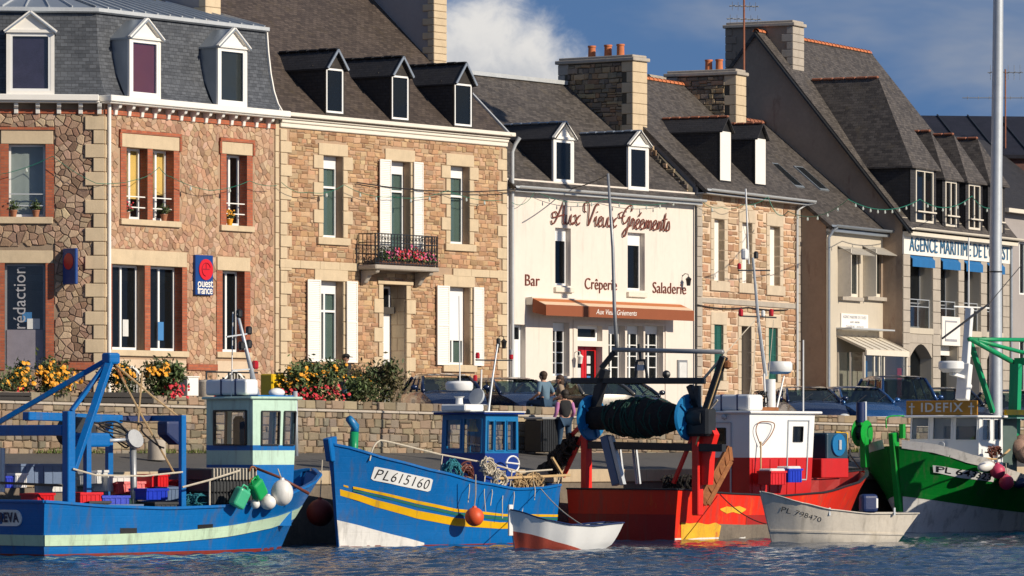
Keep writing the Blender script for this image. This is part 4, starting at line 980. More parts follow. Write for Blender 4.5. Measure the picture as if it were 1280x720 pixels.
prf = m.build('porch_frame', 'cream_wood', h5); MB().box(px0+.06, px1-.06, -pj-.01, -pj, GZ-.2, z2-.2).build('pane', 'pane', prf); MB().box(px0+.02, px0+.03, -pj, -.02, GZ-.2, z2-.1).build('pane', 'pane', prf)
MB().box(px0+.1, px0+.5, -pj+.06, -pj+.08, GZ+.5, z2-.4).build('poster', 'poster_blue', prf); MB().box(px1-.7, px1-.3, -pj+.06, -pj+.08, GZ+.7, z2-.6).build('poster', 'red_paint', prf)
# ---------------------------------------------------------------- shipping agency with the long sign
_7 = Fr(*f4.W(0, -1.75).xy, 63.4); f7 = _7.at(1128); S, Z = f7.S, f7.Z; E7 = S(1262)
h7 = thing('agency_building', 'steep-roofed agency building with white sign band, stone piers and blue blinds', 'building', f7)
yr7 = f7.Y(945, 0); zr7 = f7.PX(945, 38, 0).z; ze7 = (Z(1130, 287)+.35*zr7/yr7)/(1+.35/yr7); tn7 = (zr7-ze7)/yr7
zs1, zs0 = Z(1130, 293), Z(1130, 317.5)
sgn = MB().box(.0, E7-.02, -.06, .0-.002, zs0, zs1).build('sign_band', 'white_paint', h7)
u0, u1 = S(1134.5), S(1259); o = text("AGENCE MARITIME DE L'OUEST", .70, 'letter_blue', sgn, ((u0+u1)/2, -.075, (zs0+zs1)/2-.0), FACE, extrude=.02, bold=.0, spacing=1.06)
wd = max(v.co.x for v in o.data.vertices)-min(v.co.x for v in o.data.vertices); o.scale.x = (u1-u0)/wd
ops = []; piers = ((1128, 1136.5), (1165, 1174.5), (1197, 1204), (1225, 1232.5), (1252.5, 1262))
pm('blind_blue', (.01, .13, .34), .7, bump=.05)
for i in range(4):
    p0, p1 = piers[i][1], piers[i+1][0]; a, b = S(p0), S(p1); c = (p0+p1)/2
    zt = Z(c, 320+(c-1130)*.062); zf = Z(1150, 410)
    z_lo = zf
    ops.append((a, b, z_lo, zs0-.02, .5))
    w_ = window(h7, a, b, z_lo, zs0-.02, None, dep=.45, cols=2, trans=.35, fm='grey_metal', pane='pane_dark', fw=.07)
    slab(h7, a+.02, b-.02, (-.12, zs0-.14), (-.0, zs0-.03), .015, 'blind_blue', 'blind'); MB().box(a+.02, b-.02, -.13, -.115, zs0-.42, zs0-.14).build('blind_valance', 'blind_blue', h7)
    m = MB(); zr_ = z_lo+1.0
    m.box(a, b, .1, .13, zr_, zr_+.03); m.box(a, b, .1, .13, zr_-.25, zr_-.22)
    for k in range(3): x = a+(b-a)*k/2; m.box(x-.02+(.02 if k == 0 else -.02 if k == 2 else 0), x+.02+(.02 if k == 0 else -.02 if k == 2 else 0), .1, .13, z_lo, zr_)
    g = m.build('guard_rail', 'galvanised', h7); MB().box(a+.05, b-.05, .112, .118, z_lo+.05, zr_-.26).build('guard_panel', 'pane', g)
    MB().box(a-.05, b+.05, -.05, .3, z_lo-.22, z_lo-.004).build('sill', 'render_beige', h7, bevel=.012)
za = Z(1150, 430)
for i in range(4):
    p0, p1 = piers[i][1], piers[i+1][0]; a, b = S(p0)+.02, S(p1)-.02
    if i in (0, 3):
        ops.append((a, b, 2.6, za-.5, .5)); n = 9; arc = [(a+(b-a)*k/(n-1), za-.5+.5*math.sin(math.pi*k/(n-1))) for k in range(n)]
        MB().ext([(a, za-.502)]+[(a, za+.02), (b, za+.02), (b, za-.502)]+arc[::-1][1:-1], -.01, .5).build('arch_head', 'grey_granite', h7) ; MB().box(a, b, .45, .5, 2.7, za-.1).build('door_screen', 'pane_dark', h7); MB().box((a+b)/2-.05, (a+b)/2+.05, .42, .45, 2.7, za-.2).build('door_frame', 'blind_blue', h7)
        ops[-1] = (a, b, 2.6, za, .5)
    else:
        ops.append((a, b, 2.6, za, .5)); MB().box(a+.02, b-.02, .3, .35, za-.35, za).build('fascia_panel', 'white_paint', h7); MB().box(a+.05, (a+b)/2, .4, .45, 2.7, za-.4).build('door_leaf', pm('door_blue', (.06, .14, .30), .5), h7); MB().box((a+b)/2, b-.02, .42, .45, 2.7, za-.4).build('door_pane', 'pane_dark', h7)
MB().wallgrid(0, E7, 2.5, ze7+.02, ops, .5).build('wall', 'render_beige', h7)
for p0, p1 in piers:                      # coursed pier blocks
    a, b = S(p0)+.004, S(p1)-.004; n = 16
    for i in range(n):
        zA_, zB_ = 2.7+(zs0-2.7)*i/n, 2.7+(zs0-2.7)*(i+1)/n; MB().box(a, b, -.045, -.002, zA_+.008, zB_-.006).build('pier_block', 'grey_granite', h7, bevel=.012)
for k in (0, 1, 2, 3):
    a, b = S(piers[k][1])+.002, S(piers[k+1][0])-.002; z_u, z_l = Z(1150, 410)-.23, za+.024
    for j in range(3): MB().box(a+(b-a)*j/3+.003, a+(b-a)*(j+1)/3-.003, -.03, -.002, z_l, z_u).build('spandrel_block', 'grey_granite', h7, bevel=.01)
MB().box(S(1174.5), S(1197), -.10, -.05, Z(1186, 432), Z(1186, 396)).build('hanging_sign', 'white_paint', h7)
MB().box(S(1178), S(1193), -.108, -.101, Z(1186, 427), Z(1186, 424)).box(S(1178), S(1179), -.108, -.101, Z(1186, 427), Z(1186, 403)).box(S(1178), S(1193), -.108, -.101, Z(1186, 403), Z(1186, 401)).build('sign_outline', 'letter_grey', h7)
gable_house(h7, 0, E7, ze7, yr7, zr7, 'render_brown', 'slate_grey', over=.35, roof_out=(.05, .15))
ridge_tiles(h7, 0, E7, yr7, zr7, 'terracotta')
MB().bar((-.06, -.35, ze7-.35*tn7-.12), (-.06, yr7, zr7-.12), .06, .3, up=(1, 0, 0)).build('barge_board', 'dark_metal', h7)
m = MB(); zg7 = ze7-.35*tn7; rr = []
for x in (-.05, E7+.2): rr.append([(x, -.44+math.cos(math.pi+math.pi*i/7)*.09, zg7+.07+math.sin(math.pi+math.pi*i/7)*.09) for i in range(8)])
m.rings(rr, False, False); m.box(0, E7, -.34, -.01, zg7-.2, zg7-.07); m.build('gutter', 'cream_wood', h7)
yq = f7.Y(1000, 2.0)
chz = f7.PX(960, 27, 1.0).z
chimney(h7, .75, 1.7, yr7-1.1, yr7+1.5, zr7-1.5, chz, facem='render_brown', stones=False, front='grey_granite', qmat='render_brown', qn=6)
def hip_dormer(l, r_, base, eave, apexpx, apexpy, win_, back_y=None, lab=None):
    yf = solve_front(f7, (l+r_)/2, base, ze7, tn7); yf = max(-.15, yf); s0, s1 = S(l, yf), S(r_, yf); zb = f7.Z((l+r_)/2, base, yf); zE = f7.Z((l+r_)/2, eave, yf)
    sm = (s0+s1)/2; ya_ = f7.Y(apexpx, sm); zA = f7.PX(apexpx, apexpy, sm).z; yb = (zA-ze7)/tn7; yE = (zE-ze7)/tn7
    ya_ = max(yf+.4, min(ya_, yb-.3)); t = .06; m = MB()
    for a, b in ((s0, s0+t), (s1-t, s1)): m.extx([(yf+.02, zb-.3), (yf+.02, zE), (yE+.1, zE), (yf+.1, zb-.4)], a, b)
    m.box(s0, s1, yf+.03, yf+.09, zb-.36, zb-.31)
    d = m.build('dormer', 'slate_dark', h7, uv=True)
    o = .14; e0, e1, fy = s0-o, s1+o, yf-o; zq = zE-.06
    rf = MB(); A0, A1 = (sm, ya_, zA), (sm, yb+.2, zA); B0, B1, C0, C1 = (e0, fy, zq), (e0, yE+.3, zq), (e1, fy, zq), (e1, yE+.3, zq)
    dn = Vector((0, 0, -.06)); low = lambda p: tuple(Vector(p)+dn)
    rf.add([A0, A1, B1, B0], [(0, 1, 2, 3)]); rf.add([A0, A1, C1, C0], [(0, 1, 2, 3)]); rf.add([A0, B0, C0], [(0, 1, 2)])
    rf.add([B0, C0, C1, B1, low(B0), low(C0), low(C1), low(B1)], [(0, 1, 5, 4), (1, 2, 6, 5), (3, 0, 4, 7), (4, 5, 6, 7)])
    rf.build('dormer_roof', 'slate_grey', d, uv=True, fix=True)
    q = MB(); n = max(3, int((yb-ya_)/.4))
    for i in range(n): y0 = ya_+(yb-ya_)*i/n; q.box(sm-.08, sm+.08, y0, y0+(yb-ya_)/n-.04, zA-.03, zA+.06)
    q.build('ridge_tiles', 'terracotta_dark', d, bevel=.03)
    w0, w1 = S(win_[0], yf), S(win_[1], yf); fz0 = zb+.02
    q = MB(); q.box(s0, w0, yf, yf+.06, zb-.3, zE-.004); q.box(w1, s1, yf, yf+.06, zb-.3, zE-.004); q.box(w0, w1, yf, yf+.06, zE-.12, zE-.004); q.box(w0, w1, yf, yf+.06, zb-.3, fz0); q.build('dormer_front', 'slate_dark', d, uv=True)
    q = MB(); fw = .08; a, b, c, e = w0, w1, fz0, zE-.12
    q.box(a, a+fw, yf-.03, yf+.05, c, e); q.box(b-fw, b, yf-.03, yf+.05, c, e); q.box(a+fw, b-fw, yf-.03, yf+.05, c, c+fw); q.box(a+fw, b-fw, yf-.03, yf+.05, e-fw, e); q.box((a+b)/2-.04, (a+b)/2+.04, yf-.03, yf+.05, c+fw, e-fw)
    q.box(a-.05, b+.05, yf-.14, yf-.10, c+.35, c+.40); q.build('window_frame', 'cream_wood', d); MB().box(a+.03, b-.03, yf+.01, yf+.02, c+.03, e-.03).build('pane', 'pane_dark', d)
    return d
hip_dormer(1138, 1170, 279, 208, 1098, 97, (1144, 1166))
hip_dormer(1178, 1199, 284, 222, 1163, 164, (1181, 1195))
hip_dormer(1207, 1228, 288, 226, 1192, 168, (1210, 1224.5))
hip_dormer(1235, 1256, 291, 229, 1222, 173, (1238, 1252))
pipe(h7, [(E7-.08, -.1, 2.9), (E7-.08, -.1, zg7-.2)], .05, 'zinc')
# ---------------------------------------------------------------- grey rendered end house and the far warehouse
f8 = Fr(*f7.W(E7+.15, .5).xy, 63.4)
h8 = thing('end_house', 'grey-pink rendered house at the right edge beyond the agency', 'house', f8)
S, Z = f8.S, f8.Z; ze8 = Z(1272, 258); ops = []
window(h8, 2.2, 3.3, 8.0, 10.0, ops, dep=.2, cols=2); window(h8, 5.2, 6.3, 8.0, 10.0, ops, dep=.2, cols=2); window(h8, 2.2, 3.3, 4.3, 6.3, ops, dep=.2, cols=2)
MB().wallgrid(0, 9, 2.5, ze8, ops, .2).build('wall', 'render_grey', h8)
gable_house(h8, 0, 9, ze8, 4, ze8+3.0, 'render_grey', 'slate_dark', over=.25)
MB().box(0, 9, -.42, -.25, ze8-.3, ze8-.15).build('gutter', 'cream_wood', h8)
f9 = Fr(*f7.W(E7-6, 26).xy, 8)
h9 = thing('warehouse', 'long dark-roofed brick building standing behind the agency roof', 'building', f9)
S, Z = f9.S, f9.Z; zr9, ze9 = f9.Z(1220, 145, 5), Z(1268, 194)
sx0, sx1 = S(1150, 0), S(1150, 0)+22
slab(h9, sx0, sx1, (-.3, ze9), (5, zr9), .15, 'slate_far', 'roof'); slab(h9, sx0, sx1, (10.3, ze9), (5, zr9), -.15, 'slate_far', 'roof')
m = MB()
for i in range(14): x = sx0+.6+i*1.25; m.bar((x, -.3, ze9+.03), (x, 5, zr9+.03), .05, .06)
m.build('roof_battens', 'dark_metal', h9)
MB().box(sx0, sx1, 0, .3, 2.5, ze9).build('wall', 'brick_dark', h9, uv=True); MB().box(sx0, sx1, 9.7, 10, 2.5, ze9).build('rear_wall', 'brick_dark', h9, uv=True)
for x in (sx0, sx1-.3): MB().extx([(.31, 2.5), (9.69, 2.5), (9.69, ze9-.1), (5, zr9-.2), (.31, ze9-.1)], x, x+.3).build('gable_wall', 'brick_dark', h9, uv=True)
x = S(1150.5); MB().box(x-.3, x+.1, 4.6, 5.4, zr9-.5, f9.Z(1150, 124, 5)).build('chimney', 'white_paint', h9); MB().box(x+.15, x+.75, 4.6, 5.4, zr9-.5, f9.Z(1157, 143, 5)).build('chimney', 'terracotta_dark', h9)
# ================================================================ setting: water, quay, street
FQ = Fr(-16.07, 102.9, 51)                        # foot line of the quay's parapet wall
QW = 4.6                                          # width of the sloping quay
def asphalt(name, c, dark=.6):
    m, t, b = newmat(name); pos = t.add('ShaderNodeNewGeometry').outputs['Position']
    a = t.noise(pos, .5, 5, .6); f = t.noise(pos, 60, 2, .7); g = t.noise(pos, 3, 5, .65)
    k = t.math('ADD', .45, t.math('ADD', t.math('MULTIPLY', a, .5), t.math('MULTIPLY', f, .45)))
    cc = t.add('ShaderNodeCombineColor', {0: k, 1: k, 2: k}); col = t.mix(1, c, cc.outputs[0], 'MULTIPLY')
    col = t.mix(t.mapr(g, .56, .66, 0, dark), col, (c[0]*.55, c[1]*.55, c[2]*.55))
    t.put(b.inputs['Base Color'], col); b.inputs['Roughness'].default_value = .85
    t.put(b.inputs['Normal'], t.add('ShaderNodeBump', {'Height': f, 'Strength': .35, 'Distance': .01}).outputs[0]); return m
asphalt('asphalt', (.105, .098, .09)); asphalt('asphalt_street', (.12, .115, .11))
pm('kerb_concrete', (.46, .36, .24), .9, var=.12, scale=2, bump=.2, dirt=.25)
pm('quay_stone', (.16, .13, .10), .9, var=.3, scale=2, bump=.4, bscale=12, dirt=.4)
def sheet(name, pts, faces, mat, fr=FQ):
    m = MB(); m.add([fr.W(*p) for p in pts], faces); return tag(m.build(name, mat), kind='structure')
def streetz(x, y): z0 = 2.84-.0113*(min(55, max(0, x))-9.2); return z0+(3.18-z0)*min(1, max(0, (y-.3)/14.2))
xs_ = [-1500, 0, 55, 1500]; sheet('street', [(x, y, streetz(x, y)) for y in (.3, 14.5, 3500) for x in xs_], [(j*4+i, j*4+i+1, j*4+i+5, j*4+i+4) for j in (0, 1) for i in (0, 1, 2)], 'asphalt_street')
sheet('quay', [(-1500, -QW+.42, 1.66), (1500, -QW+.42, 1.66), (1500, .2, 2.10), (-1500, .2, 2.10)], [(0, 1, 2, 3)], 'asphalt')
ed = MB()
for i in range(-6, 66):
    p = [FQ.W(i*1.2+.004, -QW, 0), FQ.W(i*1.2+1.196, -QW, 0), FQ.W(i*1.2+1.196, -QW+.43, 0), FQ.W(i*1.2+.004, -QW+.43, 0)]
    ed.prism([(q.x, q.y, 1.36) for q in p], [(q.x, q.y, 1.68) for q in p])
tag(ed.build('quay_kerb', 'kerb_concrete', bevel=.02), kind='structure')
sheet('quay_face', [(-300, -QW+.05, -2), (300, -QW+.05, -2), (300, -QW+.05, 1.37), (-300, -QW+.05, 1.37)], [(0, 1, 2, 3)], 'quay_stone')
# water: real ripples where the picture sees it, a plain sheet to the horizon round it
m, t, b = newmat('water'); pos = t.add('ShaderNodeNewGeometry').outputs['Position']
b.inputs['Base Color'].default_value = (.003, .036, .088, 1); b.inputs['Roughness'].default_value = .06; b.inputs['IOR'].default_value = 1.33
mp = t.add('ShaderNodeMapping', {0: pos, 'Scale': (1, 1, 1)})
bp = t.add('ShaderNodeBump', {'Height': t.math('ADD', t.noise(mp.outputs[0], 7, 3, .6, .4), t.math('MULTIPLY', t.noise(mp.outputs[0], 20, 2, .6), .3)), 'Strength': .5, 'Distance': .035})
t.put(b.inputs['Normal'], bp.outputs[0])
wx0, wx1, wy0, wy1 = -16.0, 20.0, 78.0, 128.0
wm = MB(); NX = 300; ys = []; y = wy0
while y < wy1: ys.append(y); y += .085 if y < 106 else .3
ys.append(wy1)
def wave(x, y):
    return .95*(.050*noise.noise((x*1.1, y*1.5, 0))+.044*noise.noise((x*2.3+5, y*2.9, 3))+.028*noise.noise((x*4.7, y*6.1, 7))+.012*noise.noise((x*9, y*11, 9)))
wm.v = [(wx0+(wx1-wx0)*i/NX, y, wave(wx0+(wx1-wx0)*i/NX, y) if (y < wy1 and y > wy0 and 0 < i < NX) else 0.0) for y in ys for i in range(NX+1)]
wm.f = [(j*(NX+1)+i, j*(NX+1)+i+1, (j+1)*(NX+1)+i+1, (j+1)*(NX+1)+i) for j in range(len(ys)-1) for i in range(NX)]
n0 = len(wm.v); BX = 3000
wm.v += [(-BX, -BX, 0), (BX, -BX, 0), (BX, BX, 0), (-BX, BX, 0), (wx0, wy0, 0), (wx1, wy0, 0), (wx1, wy1, 0), (wx0, wy1, 0)]
wm.f += [(n0, n0+1, n0+5, n0+4), (n0+1, n0+2, n0+6, n0+5), (n0+2, n0+3, n0+7, n0+6), (n0+3, n0, n0+4, n0+7)]
tag(wm.build('water', 'water', smooth=True), kind='structure')

# ---------------------------------------------------------------- parapet wall of the quay
pw_ = thing('quay_parapet', 'long low rubble wall with parapet between the quay and the street', 'wall', FQ)
def ztop(x): return 3.48-.0113*(x-9.2)
def zled(x): return ztop(x)-.23
X0, X1 = -4.0, 62.0
lw = MB().prism([(X0, 0, 1.9), (X1, 0, 1.9), (X1, 0, zled(X1)-.05), (X0, 0, zled(X0)-.05)], [(X0, .42, 1.9), (X1, .42, 1.9), (X1, .42, zled(X1)-.05), (X0, .42, zled(X0)-.05)]).build('wall', 'mortar_brown', pw_)
wz_ = lambda x: -.0113*(x-9.2)
masonry(lw, 3.0, 52, 2.02, 3.20, [], .27, .17, 'quay', 51, coursed=True, dep=.05, joint=.016, keep=230, zof=wz_)
pp = MB().prism([(X0, .12, 2.6), (X1, .12, 2.6), (X1, .12, ztop(X1)-.02), (X0, .12, ztop(X0)-.02)], [(X0, .40, 2.6), (X1, .40, 2.6), (X1, .40, ztop(X1)-.02), (X0, .40, ztop(X0)-.02)]).build('parapet', 'mortar_brown', pw_)
masonry(pp, 3.0, 52, 3.25, 3.475, [], .40, .19, 'quay', 52, coursed=True, dep=.05, joint=.016, keep=60, y=.12, zof=wz_)
x = X0; rnd = random.Random(3)
while x < 50:
    e = x+rnd.uniform(.7, 1.3); MB().prism([(x+.004, -.09, zled(x)-.06), (e-.004, -.09, zled(e)-.06), (e-.004, .17, zled(e)-.06), (x+.004, .17, zled(x)-.06)], [(x+.004, -.07, zled(x)), (e-.004, -.07, zled(e)), (e-.004, .17, zled(e)), (x+.004, .17, zled(x))]).build('ledge_slab', 'grey_granite', pw_, bevel=.012)
    x = e
# grass along the wall's foot
gm = MB(); rnd = random.Random(5)
for i in range(5200):
    x = rnd.uniform(2, 46); k = noise.noise((x*.6, 0, 0))
    if k < -.12 or (x > 18 and k < .25): continue
    y = -.08-abs(rnd.gauss(0, .07)); h = rnd.uniform(.04, .13)*(1+k); a = rnd.uniform(0, 6.28); w_ = .012; z = 2.10+y*.096
    gm.cur = rnd.choice(((.10, .15, .02), (.14, .17, .03), (.07, .11, .02), (.17, .17, .05)))
    p = FQ.W(x, y); dx, dy = math.cos(a)*w_, math.sin(a)*w_; lx, ly = rnd.uniform(-.04, .04), rnd.uniform(-.04, .04)
    gm.add([(p.x-dx, p.y-dy, z), (p.x+dx, p.y+dy, z), (p.x+lx, p.y+ly, z+h)], [(0, 1, 2)])
tag(gm.build('grass', 'leaf', fix=False), 'tufts of grass growing along the foot of the quay wall', 'grass', kind='stuff')

# ---------------------------------------------------------------- planting
def flower(m, c, n_, r, petals=6):
    n_ = n_.normalized(); a = n_.orthogonal().normalized(); b = n_.cross(a); pts = [c+n_*r*.35]
    for i in range(petals): q = i*2*math.pi/petals; pts.append(c+(a*math.cos(q)+b*math.sin(q))*r)
    m.add(pts, [(0, i+1, (i+1) % petals+1) for i in range(petals)])
GREENS = ((.050, .085, .022), (.075, .115, .03), (.035, .06, .018), (.10, .13, .04), (.06, .075, .02))
def bush(name, label, cat, base, w_, d_, h_, nl, flowers, seed, leafs=.055, greens=GREENS, gap=.1, along=None, group=None):
    """stems, leaves through the whole volume in clumps, and flower heads"""
    rnd = random.Random(seed); o = thing(name, label, cat, loc=base, rz=along or 0, group=group); lm = MB(); sm = MB()
    clumps = []
    nc = max(8, int(w_*9))
    for i in range(nc):
        a = rnd.uniform(-1, 1); cx = a*w_/2*.9; hh = h_*(1-.38*abs(a)**2.5)*rnd.uniform(.55, .98); cy = rnd.uniform(-.45, .45)*d_
        clumps.append((cx, cy, hh, rnd.uniform(.13, .24), rnd.choice(greens)))
        sm.tube([(cx*.6, cy*.5, 0), (cx*.85, cy*.8, hh*.5), (cx, cy, hh)], [.012, .009, .005], 4)
    for i in range(nl):
        cx, cy, hh, r, g = rnd.choice(clumps); t = rnd.random()**.7
        if rnd.random() < .5: p = Vector((cx+rnd.gauss(0, r*.62), cy+rnd.gauss(0, r*.62), hh+rnd.gauss(0, r*.6)))
        else: p = Vector((cx*(.6+.4*t)+rnd.gauss(0, r*.7), cy*(.5+.5*t)+rnd.gauss(0, r*.7), hh*t+rnd.gauss(0, .05)))
        if p.z < .01: p.z = rnd.uniform(.01, .1)
        n_ = Vector((rnd.gauss(0, 1), rnd.gauss(0, 1)-.3, rnd.gauss(.5, .8))).normalized(); a = n_.orthogonal().normalized(); a.rotate(Matrix.Rotation(rnd.uniform(0, 6.28), 3, n_)); b = n_.cross(a)
        L = leafs*rnd.uniform(.6, 1.5); k = rnd.uniform(.7, 1.35); lm.cur = tuple(q*k for q in g)
        lm.add([p-a*L, p+b*L*.42+n_*L*.12, p+a*L, p-b*L*.42+n_*L*.12], [(0, 1, 2), (0, 2, 3)])
    tag(lm.build('foliage', 'leaf', o, fix=False), kind='stuff'); sm.build('stems', pm('stem', (.07, .06, .03), .8), o)
    for mat, nf, r, (x0, x1), (u0, u1), nm in flowers:
        fm = MB()
        for i in range(nf):
            cx, cy, hh, rr, g = rnd.choice([c for c in clumps if x0 <= c[0]/w_+.5 <= x1] or clumps); zz = hh*rnd.uniform(u0, u1)+rnd.gauss(0, .05)
            p = Vector((cx+rnd.gauss(0, rr*.75), cy-abs(rnd.gauss(0, rr*.6))-.04, max(.03, zz)))
            flower(fm, p, Vector((rnd.gauss(.3, .4), rnd.gauss(-1, .3), rnd.gauss(.5, .4))), r*rnd.uniform(.7, 1.25))
        tag(fm.build(nm, mat, o, fix=False), kind='stuff')
    return o
def on_wall(px, y, z): x = FQ.S(px, y); p = FQ.W(x, y); return Vector((p.x, p.y, z(x) if callable(z) else z))
al = R(51)
pm('planter_dark', (.022, .018, .016), .7, var=.2)
for i, (p0, p1) in enumerate(((-14, 38), (104, 191))):      # dark timber troughs standing on the ledge
    a, b = FQ.S(p0, -.05), FQ.S(p1, -.05); z0 = zled((a+b)/2)+.004; z1 = FQ.Z((p0+p1)/2, 490, -.05)
    o = thing('planter_trough', ('dark timber planter trough under the left yellow flowers at the frame edge', 'dark timber planter trough under the tall yellow flowers beside the white utility box')[i], 'planter', loc=FQ.W(a, 0, z0), rz=al, group='dark planters on the quay wall')
    n = max(2, int((b-a)/.9)); 
    for k in range(2): MB().box(0, b-a, -.085, -.045, .01+k*(z1-z0)/2, (k+1)*(z1-z0)/2-.008).build('board', 'planter_dark', o, bevel=.006)
    MB().box(0, .04, -.04, .10, 0, z1-z0-.01).build('end_board', 'planter_dark', o); MB().box(b-a-.04, b-a, -.04, .10, 0, z1-z0-.01).build('end_board', 'planter_dark', o)
Y_ = ('flower_yellow', 170, .06, (0, 1), (.6, 1.05), 'yellow_flowers')
zt_ = lambda x: ztop(x)-.12
bush('flower_bush', 'rounded bush thick with orange-yellow blooms left of the brick pier', 'bush', on_wall(48, .5, zt_), 1.25, .6, .78, 1900, [('flower_yellow', 260, .055, (0, 1), (.45, 1.05), 'yellow_flowers'), ('flower_red', 40, .04, (0, .6), (.05, .3), 'red_flowers')], 1, along=al*.4)
bush('flower_bush', 'tall bush with yellow daisies on top and red geraniums at its right foot', 'bush', on_wall(180, .5, zt_), 1.9, .6, 1.02, 3200, [('flower_yellow', 90, .055, (.1, .75), (.85, 1.08), 'yellow_flowers'), ('flower_red', 120, .045, (.72, 1), (.15, .6), 'red_flowers')], 2, along=al*.4)
bush('flower_bush', 'low dark green planting at the left frame edge under the grey door', 'bush', on_wall(8, .5, zt_), 1.0, .5, .45, 900, [('flower_yellow', 12, .05, (0, 1), (.7, 1.1), 'yellow_flowers'), ('flower_red', 14, .04, (0, 1), (.1, .4), 'red_flowers')], 3, along=al*.4)
bush('flower_bush', 'small red geranium clump behind the stone post above the blue cabin', 'bush', on_wall(285, .7, zt_), 1.3, .5, .42, 1000, [('flower_red', 130, .045, (0, 1), (.4, 1.05), 'red_flowers')], 4, along=al*.4)
bush('flower_bush', 'wide mixed flower bush with yellow tops and red blooms before the balcony house', 'bush', on_wall(404, .9, zt_), 2.5, .8, 1.0, 5200, [('flower_yellow', 90, .055, (.0, .8), (.85, 1.08), 'yellow_flowers'), ('flower_red', 150, .045, (0, .75), (.15, .55), 'red_flowers')], 5, along=al*.4)
bush('flower_bush', 'straggly brown-green shrub at the right end of the flower bed beside the navy car', 'bush', on_wall(470, .9, zt_), 1.4, .7, 1.12, 2600, [('flower_yellow', 12, .05, (0, .4), (.8, 1.0), 'yellow_flowers')], 6, greens=((.09, .075, .03), (.06, .085, .025), (.12, .10, .04), (.05, .07, .02), (.11, .085, .04)), along=al*.4)
for i, (px, py, n_, lab) in enumerate(((17, 269, 'pot', 'potted plant on the left sill of the corner house upper window'), (45, 269, 'pot', 'leafy potted plant at the right of the same upper window sill'), (160, 271, 'pot', 'red geranium pot on the upper double window sill'), (207, 273, 'pot', 'green potted plant on the right half of the double window sill'), (289, 279, 'pot', 'yellow flower pot on the upper single window sill'))):
    fr, zz = (fL, fL.Z(px, py+3)) if i < 2 else (f1, f1.Z(px, py+3)); p = fr.W(fr.S(px), .06, {0: zz, 1: zz}.get(i, wz0 if i < 4 else v0))
    if i < 2: p.z = fL.Z(11, 271)+.002
    o = thing('flower_pot', lab, 'flower pot', loc=p, group='pots on the window sills')
    MB().lathe((0, 0, 0), [(.07, 0), (.10, .16), (.11, .16), (.11, .19), (.09, .19)], 10).build('pot', 'pot_clay' if i != 4 else 'flower_yellow', o, smooth=40); lm = MB(); rnd = random.Random(i)
    for k in range(160):
        q = Vector((rnd.gauss(0, .07), rnd.gauss(0, .06), .22+abs(rnd.gauss(0, .1)))); nn_ = Vector((rnd.gauss(0, 1), rnd.gauss(0, 1), rnd.gauss(.4, 1))); lm.cur = rnd.choice(GREENS); flower(lm, q, nn_, .03, 4)
    tag(lm.build('foliage', 'leaf', o, fix=False), kind='stuff')
    if i in (2, 4):
        lm = MB()
        for k in range(40): flower(lm, Vector((rnd.gauss(0, .07), -.05+rnd.gauss(0, .04), .28+abs(rnd.gauss(0, .08)))), Vector((0, -1, .5)), .03, 5)
        lm.build('blooms', 'flower_red' if i == 2 else 'flower_yellow', o, fix=False)
bf = thing('balcony_flowers', 'pink and red geraniums in boxes on the iron balcony', 'flowers', loc=f2.W(S2(500) if False else f2.S(500, -.5), -.5, bz0-.018), rz=R(54.6))
rnd = random.Random(9); a0, a1 = f2.S(474, -.6)-f2.S(500, -.5), f2.S(545, -.6)-f2.S(500, -.5)
MB().box(a0+.1, a1-.1, -.13, .02, .01, .16).build('flower_box', 'pot_clay', bf); lm = MB()
for k in range(2200):
    q = Vector((rnd.uniform(a0+.05, a1-.05), rnd.gauss(-.08, .08), .15+abs(rnd.gauss(0, .13)))); lm.cur = rnd.choice(GREENS); flower(lm, q, Vector((rnd.gauss(0, 1), rnd.gauss(-.4, 1), rnd.gauss(.4, 1))), .04, 4)
tag(lm.build('foliage', 'leaf', bf, fix=False), kind='stuff')
for mt_, u0, u1 in (('flower_pink', .1, .95), ('flower_red', .25, .75)):
    lm = MB()
    for k in range(170): flower(lm, Vector((a0+(a1-a0)*rnd.uniform(u0, u1), -.15+rnd.gauss(0, .05), .2+abs(rnd.gauss(0, .14)))), Vector((rnd.gauss(0, .4), -1, rnd.gauss(.4, .3))), .045, 6)
    tag(lm.build('blooms', mt_, bf, fix=False), kind='stuff')

# ---------------------------------------------------------------- street furniture
# tall mast light whose shadow falls on the white house
lm_ = thing('lamp_mast', 'tall grey steel lighting mast rising out of the picture at right', 'lamp post', loc=(14.55, 144.4, 2.5))
MB().tube([(0, 0, 0), (0, 0, 1.2), (0, 0, 6), (.06, 0, 11), (.13, 0, 19.5)], [.21, .205, .185, .165, .12], 14).build('pole', 'galvanised', lm_, smooth=50)
MB().box(-.32, .32, -.32, .32, 0, .06).build('base_plate', 'grey_metal', lm_); MB().tube([(0, 0, 4.98), (0, 0, 5.02)], .205, 14).build('joint_ring', 'dark_metal', lm_)
MB().tube([(-.9, 0, 18.9), (1.1, 0, 18.9)], .05, 8).tube([(.13, -.9, 18.6), (.13, .9, 18.6)], .05, 8).build('crossarm', 'galvanised', lm_)
for x, y, z in ((-.9, 0, 18.9), (1.1, 0, 18.9), (.13, -.9, 18.6), (.13, .9, 18.6), (.45, .3, 19.3), (-.3, -.3, 19.3)): MB().box(x-.3, x+.3, y-.24, y+.24, z-.22, z+.14).build('floodlight', 'grey_metal', lm_, bevel=.05)
